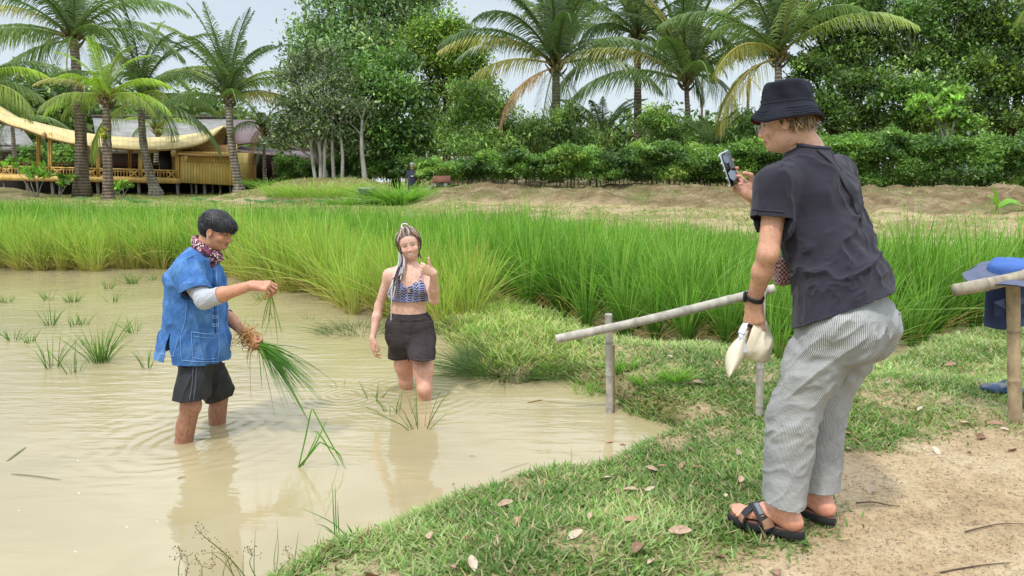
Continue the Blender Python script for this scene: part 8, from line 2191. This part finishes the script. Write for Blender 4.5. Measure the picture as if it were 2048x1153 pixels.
# blue sun hat with neck flap resting on that rail
def blue_hat():
    c = P(2022, 541, g3[1] + 0.02)
    root = empty('sun_hat', c, 'blue sun hat with wide stitched brim and neck flap resting on the right bamboo rail', 'hat')
    na = 64; th = np.linspace(0, 2 * np.pi, na, endpoint=False)
    ax = unit([-0.10, -0.20, 1.0]); fx = unit(np.cross([0, 1, 0], ax)); sx = np.cross(ax, fx)
    def ringpt(r, z, t): return c + fx * math.cos(t) * r * 1.15 + sx * math.sin(t) * r + ax * (z + (0.012 * math.sin(2 * t + 0.4) + 0.006 * math.sin(5 * t)) * sstep(0.10, 0.2, r) - 0.05 * sstep(0.10, 0.21, r) * abs(math.cos(t)) ** 2 * 0.6)
    def lathe(prof, name, mat, th_):
        Pp = spline(np.array([[a, b, 0] for a, b in prof]), 24)[:, :2]; V = np.array([[ringpt(max(r, 0.0005), z, t) for t in th] for r, z in Pp]).reshape(-1, 3)
        i = np.arange(len(Pp) - 1)[:, None] * na; j = np.arange(na)[None]; j2 = (j + 1) % na
        Q = np.stack([i + j, i + j2, i + na + j2, i + na + j], -1).reshape(-1, 4); N = normals(V, Q); V = V + N * ((fbm(V[:, 0] * 18, V[:, 1] * 18, V[:, 2] * 18, seed=7, oct=3) - 0.5) * 0.018)[:, None]
        return solid(link(name, mesh(name, V, Q), mat, root), th_, -1)
    lathe([(0.100, 0.0), (0.101, 0.022), (0.094, 0.042), (0.074, 0.052), (0.04, 0.056), (0.0, 0.057)], 'crown', plain('blue_cotton', srgb(64, 100, 168), 0.85, 0.12, 12, 0.4, 40, bdist=0.006), 0.002)
    lathe([(0.205, -0.014), (0.18, -0.008), (0.14, 0.0), (0.100, 0.002)], 'brim', plain('faded_denim_brim', srgb(96, 102, 124), 0.9, 0.14, 20, 0.4, 60, bdist=0.005), 0.004)
    mb = MB(); 
    for r in (0.203, 0.185, 0.165, 0.145, 0.125): mb.tube([ringpt(r, -0.013 + (0.205 - r) * 0.13 - 0.004, t) for t in np.linspace(0, 2 * np.pi, 60)], 0.0016 if r < 0.2 else 0.003, 4, srgb(40, 46, 66), cap=False)
    mb.build('brim_stitching', vcol_mat('dark_binding', 0.8), root, True)
    # neck flap hanging behind the rail, with its pocket
    nU, nV = 24, 16; V = []
    for i in range(nU):
        for j in range(nV):
            a, b = i / (nU - 1), j / (nV - 1)
            u = 1972 + (2092 - 1972) * a + (-4 + 10 * a) * b; v = 566 + (652 - 566) * b + 8 * math.sin(a * 5) * b
            V.append(P(u, v, g3[1] + 0.10 + 0.035 * math.sin(a * 9) * b - 0.03 * math.sin(math.pi * a)))
    i = np.arange(nU - 1)[:, None] * nV + np.arange(nV - 1)[None]; Q = np.stack([i, i + nV, i + nV + 1, i + 1], -1).reshape(-1, 4)
    den = plain('dark_blue_twill', srgb(62, 78, 122), 0.9, 0.14, 16, 0.35, 90, bdist=0.004)
    solid(link('neck_flap', mesh('neck_flap', np.array(V), Q), den, root), 0.003, 0)
    mb = MB(); yy = g3[1] + 0.035
    V = np.array([P(1988, 606, yy), P(2020, 596, yy - .01), P(2062, 602, yy), P(2062, 634, yy), P(2025, 636, yy - .01), P(1990, 632, yy)]); mb.add(V, None, [[0, 1, 5], [1, 4, 5], [1, 2, 3], [1, 3, 4]], srgb(52, 62, 96))
    V = np.array([P(1987, 605, yy - .008), P(2024, 592, yy - .02), P(2064, 598, yy - .01), P(2018, 624, yy - .02)]); mb.add(V, None, [[0, 1, 3], [1, 2, 3]], srgb(84, 96, 134)); mb.build('flap_pocket', vcol_mat('twill_pocket', 0.9, 0.3, 90), root)
blue_hat()
# blue clog in the grass behind the post
def clog():
    g0 = G(2000, 800, 0.17); z0 = gh(g0[0], g0[1])
    root = empty('clog', (g0[0], g0[1], z0), 'dusty blue plastic clog lying in the grass by the right bamboo post', 'shoe')
    D = unit([-1, 0.12, 0]); S = np.array([-D[1], D[0], 0]); W = lambda a, b, c: np.array([g0[0], g0[1], z0 + 0.012]) + D * a + S * b + UP * c
    M = np.stack([D, S, UP], 1)
    g = Field(W(0, 0, 0.04) - 0.18, W(0, 0, 0.04) + 0.18, 0.0035)
    g.econe(W(-0.13, 0, 0.018), W(0.06, 0, 0.018), (0.036, 0.016), (0.046, 0.016), S, 0.01); g.ell(W(0.055, 0, 0.030), (0.070, 0.047, 0.030), M, 0.02); g.econe(W(0.02, 0, 0.040), W(-0.03, 0, 0.052), (0.042, 0.020), (0.040, 0.020), S, 0.02)
    g.ell(W(-0.075, 0, 0.060), (0.060, 0.030, 0.034), M, 0.008, True); g.ell(W(-0.02, 0, 0.036), (0.05, 0.032, 0.016), M, 0.005, True)
    for k in range(9):
        a = W(0.03 + 0.022 * (k % 3), -0.026 + 0.026 * (k // 3), 0.064); g.ell(a, (0.0052,) * 3, None, 0.001, True)
    V, F = g.surface(1); mud = fbm(V[:, 0] * 30, V[:, 1] * 30, V[:, 2] * 30, seed=3)[:, None]
    m_ = sstep(0.5, 0.7, mud) * 0.6; C = np.array(srgb(62, 84, 116))[None] * (1 - m_) + np.array(srgb(140, 128, 104))[None] * m_
    link('shell', mesh('shell', V, F, C), vcol_mat('clog_foam', 0.6, 0.2, 80), root)
    mb = MB(); mb.tube(spline([W(0.0, 0.045, 0.040), W(-0.03, 0.044, 0.065), W(-0.06, 0.02, 0.080), W(-0.062, -0.02, 0.080), W(-0.03, -0.044, 0.065), W(0.0, -0.045, 0.040)], 20), 0.008, 8, srgb(52, 72, 104), flat=0.5); mb.build('heel_strap', vcol_mat('clog_strap', 0.6), root, True)
clog()
# dry leaves
def leaf_proto(seed, L=0.085, W=0.038):
    rs = np.random.RandomState(seed); n, m = 11, 5; V = []
    cu, tw = rs.uniform(0.1, 0.5), rs.uniform(-0.6, 0.6)
    for i in range(n):
        t = i / (n - 1); w = W * math.sin(math.pi * (0.03 + 0.94 * t)) ** 0.75
        for j in range(m):
            s = (j / (m - 1) - 0.5) * 2; V.append([(t - 0.5) * L, s * w * 0.5, 0.012 * abs(s) * (1 + cu) * math.sin(math.pi * t) + cu * 0.05 * (t - 0.5) ** 2 * 2 + tw * 0.010 * s * t + rs.normal() * 0.0008])
    i = np.arange(n - 1)[:, None] * m + np.arange(m - 1)[None]; Q = np.stack([i, i + m, i + m + 1, i + 1], -1).reshape(-1, 4)
    V = np.array(V); C = np.tile(np.array([srgb(190, 160, 136), srgb(166, 128, 104), srgb(200, 180, 156), srgb(138, 102, 80)][seed % 4]), (len(V), 1)) * (0.85 + 0.3 * rs.rand(len(V), 1))
    me = mesh('dry_leaf', V, Q, C); me.materials.append(M_DRY); me.polygons.foreach_set('use_smooth', np.ones(len(me.polygons), bool)); return me
M_DRY = vcol_mat('dry_leaf', 0.8, 0.4, 90, bdist=0.003, var=0.15)
LPR = [leaf_proto(i) for i in range(8)]
LPX = [(1303, 945), (1320, 942), (1213, 962), (1235, 988), (1262, 985), (1365, 938), (1385, 880), (1392, 940), (1480, 968), (1408, 1008), (1450, 1000), (1165, 1015), (1180, 1045), (1262, 1050), (1150, 1078), (1275, 1108), (1302, 1138), (905, 1145), (945, 1140), (935, 1085), (860, 1082), (742, 1150), (1500, 1052), (1380, 905), (1420, 870), (1555, 1150), (1475, 912), (1340, 900), (1010, 1010), (1035, 1048), (1300, 985), (1425, 980),
       (1395, 790), (1380, 812), (1730, 745), (1760, 740), (1925, 740), (1900, 735), (1840, 830), (1810, 850), (1930, 850), (1990, 850), (2010, 862), (1960, 880), (1940, 905), (1690, 875), (1700, 900), (1610, 1000), (1742, 985), (2025, 905), (1870, 905), (1440, 1120), (1360, 1075), (1450, 770), (1540, 830), (1270, 760), (1195, 700), (1555, 865), (1340, 720), (1435, 830)]
PLC = {(1303, 945): 'dry leaf near the water beside a second leaf', (1150, 1078): 'dry leaf lying on the bare knoll of the near bank', (742, 1150): 'dry leaf at the bottom edge of the near bank', (1395, 790): 'large brown dead leaf on the rise between the two bamboo posts', (2010, 862): 'curled dead leaf at the foot of the right bamboo post', (1500, 1052): 'dry leaf touching the photographer\'s toes'}
for i, (u, v) in enumerate(LPX):
    g0 = G(u, v, 0.2); z0 = gh(g0[0], g0[1]); g0 = G(u, v, z0); z0 = gh(g0[0], g0[1])
    o = bpy.data.objects.new('dry_leaf', LPR[i % 8]); COL.objects.link(o); o.location = (g0[0], g0[1], z0 + (0.022 if (grass_amount(np.array([g0[0]]), np.array([g0[1]]))[0] > 0.4) else 0.006))
    o.rotation_euler = (random.uniform(-0.5, 0.5), random.uniform(-0.4, 0.4), random.uniform(0, 6.28)); s = random.uniform(0.5, 1.1) * (1.6 if (u, v) == (1395, 790) else 1); o.scale = (s, s, s)
    tag(o, PLC.get((u, v), 'curled dry brown leaf lying in the short grass of the bank'), 'leaf', 'dry leaves on the bank')
# leaf fragments and debris on the bare soil (nobody could count it)
n = 5200; pts = rand_in(0.0, 4.0, 1.9, 5.0, n * 5, lambda x, y: (water_sd(x, y) > 0.08) & (RS.rand(len(x)) < 1.02 - 0.85 * grass_amount(x, y)))[:n]; n = len(pts)
zz = height(pts[:, 0], pts[:, 1]) + 0.004; a = RS.rand(n) * 6.28
V, Q, C = ribbons(np.stack([pts[:, 0], pts[:, 1], zz], 1), np.stack([np.cos(a), np.sin(a), RS.rand(n) * 0.3], 1), 0.006 + 0.022 * RS.rand(n) ** 3, 0.0018 + 0.004 * RS.rand(n) ** 2, np.zeros((n, 3)), side=np.stack([-np.sin(a), np.cos(a), RS.rand(n) * 0.5], 1), seg=2, c0=jit(srgb(110, 84, 60), n, 0.35), c1=jit(srgb(130, 100, 72), n, 0.35))
mb = MB(); mb.add(V, Q, None, C); o = mb.build('litter', M_DRY); tag(o, 'tiny brown leaf fragments and twig bits scattered on the bare soil', 'litter', kind='stuff')
n = 2600; pts = rand_in(0.3, 4.0, 1.9, 4.6, n * 6, lambda x, y: (sdist(DIRT, x, y) < 0.1))[:n]; n = len(pts); rs = np.random.RandomState(8)
r = 0.0012 + 0.0045 * rs.rand(n) ** 5; z0 = height(pts[:, 0], pts[:, 1])
o8 = np.array([[1, 0, 0], [0, 1, 0], [-1, 0, 0], [0, -1, 0], [0, 0, 0.7], [0, 0, -0.7]], float); V = (o8[None] * r[:, None, None] * (0.7 + 0.6 * rs.rand(n, 6, 1)) + np.stack([pts[:, 0], pts[:, 1], z0 + r * 0.3], 1)[:, None]).reshape(-1, 3)
T = (np.array([[0, 1, 4], [1, 2, 4], [2, 3, 4], [3, 0, 4], [1, 0, 5], [2, 1, 5], [3, 2, 5], [0, 3, 5]])[None] + (np.arange(n) * 6)[:, None, None]).reshape(-1, 3)
mb = MB(); mb.add(V, None, T, np.repeat(jit(srgb(150, 120, 88), n, 0.3), 6, 0)); o = mb.build('gravel', M_DRY); tag(o, 'fine grit and crumbs of soil on the bare path', 'gravel', kind='stuff')
# twigs
TW = [([(1930, 1068), (1960, 1060), (2000, 1052), (2046, 1052)], 'thin dark twig on the bare soil near the right frame edge'), ([(1880, 1150), (1930, 1140), (1980, 1133), (2020, 1130)], 'thin twig at the bottom right corner of the soil'),
      ([(1712, 1010), (1745, 1008), (1780, 1015), (1800, 1016)], 'twig on the soil behind the photographer\'s heel'), ([(1680, 905), (1672, 920), (1684, 935), (1675, 952)], 'pale curly root sticking up beside the striped trousers'), ([(1720, 885), (1760, 890), (1800, 892)], 'short twig at the grass edge right of the trousers')]
for pts_, lab in TW:
    q = []
    for u, v in pts_:
        a = G(u, v, 0.2); a[2] = gh(a[0], a[1]); a = G(u, v, a[2]); q.append(a + [0, 0, 0.008])
    mb = MB(); pale = 'pale' in lab; mb.tube(spline(q, 16), np.linspace(0.005 if pale else 0.0035, 0.0015, 16), 6, srgb(206, 190, 160) if pale else srgb(84, 66, 50)); o = mb.build('twig', M_DRY, None, True); tag(o, lab, 'twig')
# things floating in the pond
for (u0, v0, u1, v1, lab, w, c) in ((22, 948, 122, 960, 'thin reed floating in the left of the pond', 0.004, srgb(110, 104, 66)), (14, 922, 52, 894, 'short green stalk poking out at the left edge', 0.005, srgb(110, 120, 60)), (355, 497 + 460, 372, 955, 'small floating straw before the man', 0.003, srgb(120, 104, 70)),
                                    (1055, 805, 1085, 800, 'brown floating weed left of the bamboo post', 0.010, srgb(158, 128, 92)), (1085, 802, 1150, 810, 'thin floating root beside the brown weed', 0.002, srgb(120, 104, 80)), (1213, 885, 1226, 884, 'submerged brown leaf near the inlet', 0.012, srgb(176, 136, 104)), (1240, 889, 1252, 890, 'small floating leaf near the inlet', 0.008, srgb(160, 124, 96)),
                                    (938, 912, 952, 914, 'tiny floating sprig in the open water', 0.002, srgb(110, 100, 70)), (1000, 945, 1060, 925, 'thin grass stem floating off the near bank', 0.002, srgb(120, 124, 80))):
    a, b = G(u0, v0, 0.004), G(u1, v1, 0.004); mb = MB(); mb.tube(spline([a, (a + b) / 2 + [0, 0.006, 0.002], b], 8), np.array([0.5, 0.9, 1, 1, 1, 0.9, 0.7, 0.3]) * w, 6, c, flat=0.3); o = mb.build('floating_debris', M_DRY, None, True); tag(o, lab, 'debris')
# sedge with seed heads, bottom left
def sedge(label, Y, stems):
    rs = np.random.RandomState(int(Y * 100)); b = P(stems[0][0][0], stems[0][0][1], Y)
    root = empty('sedge_plant', b, label, 'sedge')
    for pts_ in stems:
        mb = MB(); hb = MB()
        p = spline([P(u, v, Y) for u, v in pts_], 14); mb.tube(p, np.linspace(0.0018, 0.0008, 14), 5, srgb(112, 122, 60))
        for k in range(7):
            d = unit([rs.normal(), rs.normal() * 0.4, rs.normal() + 0.5]); e = p[-1] + d * rs.uniform(0.015, 0.04); hb.tube([p[-1], e], [0.0006, 0.0005], 4, srgb(120, 116, 64))
            for j in range(3):
                c = e + rs.normal(size=3) * 0.006; hb.tube([c, c + [0.001, 0, 0.003]], 0.0016, 5, srgb(128, 100, 60))
        st_ = mb.build('stem', M_RICE, root, True); hb.build('seed_head', M_DRY, st_, True)
sedge('sedge with branched seed heads rising from the bottom edge left of the bank', 2.22, [[(500, 1165), (455, 1112), (402, 1068)], [(480, 1170), (450, 1128), (424, 1106)], [(520, 1170), (500, 1130), (504, 1112)]])
sedge('smaller sedge with seed heads at the bottom edge under the man\'s reflection', 2.2, [[(360, 1175), (357, 1140), (362, 1112)], [(376, 1175), (372, 1150), (377, 1130)], [(405, 1175), (404, 1148), (404, 1134)], [(450, 1175), (446, 1150), (452, 1126)], [(545, 1175), (560, 1140), (580, 1120)]])
sedge('fine seeding grass stems at the near bank corner', 2.4, [[(690, 1120), (735, 1085), (742, 1062)], [(640, 1140), (650, 1110), (648, 1098)], [(880, 1040), (905, 1010), (912, 990)], [(700, 1110), (720, 1090), (724, 1080)]])
# far person on the path
def far_person():
    Y = 31.0; x = (827 - 1024) / FPX * Y; z0 = min(gh(x, Y), 0.06)
    root = empty('person', (x, Y, z0), 'distant person in grey cap and dark top seen from behind beyond the grass bush', 'person')
    f = Field((x - 0.5, Y - 0.4, z0 - 0.1), (x + 0.5, Y + 0.4, z0 + 1.9), 0.012)
    W = lambda a, b, c: np.array([x + a, Y + b, z0 + c])
    for s in (-1, 1):
        f.chain([W(0.10 * s, 0, 0.88), W(0.10 * s, -0.02, 0.48), W(0.11 * s, 0, 0.06)], [0.09, 0.06, 0.045], 0.03); f.ell(W(0.11 * s, -0.06 * -1, 0.04), (0.05, 0.12, 0.04), None, 0.02)
        f.chain([W(0.19 * s, 0, 1.36), W(0.24 * s, 0.02, 1.10), W(0.22 * s, 0.14, 0.90)], [0.055, 0.045, 0.03], 0.03)
    f.econe(W(0, 0, 0.95), W(0, 0, 1.25), (0.16, 0.11), (0.18, 0.11), (1, 0, 0), 0.04); f.econe(W(0, 0, 1.25), W(0, 0, 1.42), (0.18, 0.11), (0.08, 0.06), (1, 0, 0), 0.04)
    f.cone(W(0, 0, 1.42), W(0, 0, 1.52), 0.055, 0.05, 0.03); f.ell(W(0, 0, 1.62), (0.078, 0.095, 0.115), None, 0.02)
    V, F = f.surface(1); C = np.tile(np.array(srgb(196, 150, 120)), (len(V), 1)); link('body', mesh('body', V, F, C), M_SKIN, root)
    g = Field((x - 0.5, Y - 0.4, z0 + 0.7), (x + 0.5, Y + 0.4, z0 + 1.6), 0.012)
    g.econe(W(0, 0, 0.86), W(0, 0, 1.25), (0.19, 0.135), (0.20, 0.13), (1, 0, 0), 0.04); g.econe(W(0, 0, 1.25), W(0, 0, 1.43), (0.20, 0.13), (0.09, 0.075), (1, 0, 0), 0.04)
    for s in (-1, 1): g.cone(W(0.18 * s, 0, 1.37), W(0.235 * s, 0.01, 1.16), 0.07, 0.065, 0.03)
    V, F = g.surface(1); link('t_shirt', mesh('t_shirt', V, F), plain('far_navy', srgb(50, 52, 70), 0.9), root)
    mb = MB(); mb.box(W(0.01, -0.135, 1.20), (0.07, 0.004, 0.02), C=srgb(206, 206, 210)); mb.build('back_print', M_DRY, root)
    g = Field((x - 0.3, Y - 0.3, z0 + 0.1), (x + 0.3, Y + 0.3, z0 + 1.1), 0.012); g.econe(W(0, 0, 0.92), W(0, 0, 0.82), (0.17, 0.12), (0.18, 0.12), (1, 0, 0), 0.03)
    for s in (-1, 1): g.cone(W(0.09 * s, 0, 0.85), W(0.11 * s, 0, 0.45), 0.10, 0.09, 0.03)
    V, F = g.surface(1); link('shorts', mesh('shorts', V, F), plain('far_shorts', srgb(60, 58, 60), 0.9), root)
    g = Field((x - 0.3, Y - 0.3, z0 + 1.4), (x + 0.3, Y + 0.3, z0 + 1.95), 0.010); g.ell(W(0, 0, 1.66), (0.092, 0.108, 0.10), None, 0.01); g.cut(W(0, 0, 1.65), (0, 0, -1)); g.ell(W(0, 0.14, 1.665), (0.07, 0.08, 0.012), None, 0.01)
    V, F = g.surface(1); link('cap', mesh('cap', V, F), plain('far_cap', srgb(150, 154, 158), 0.9), root)
far_person()
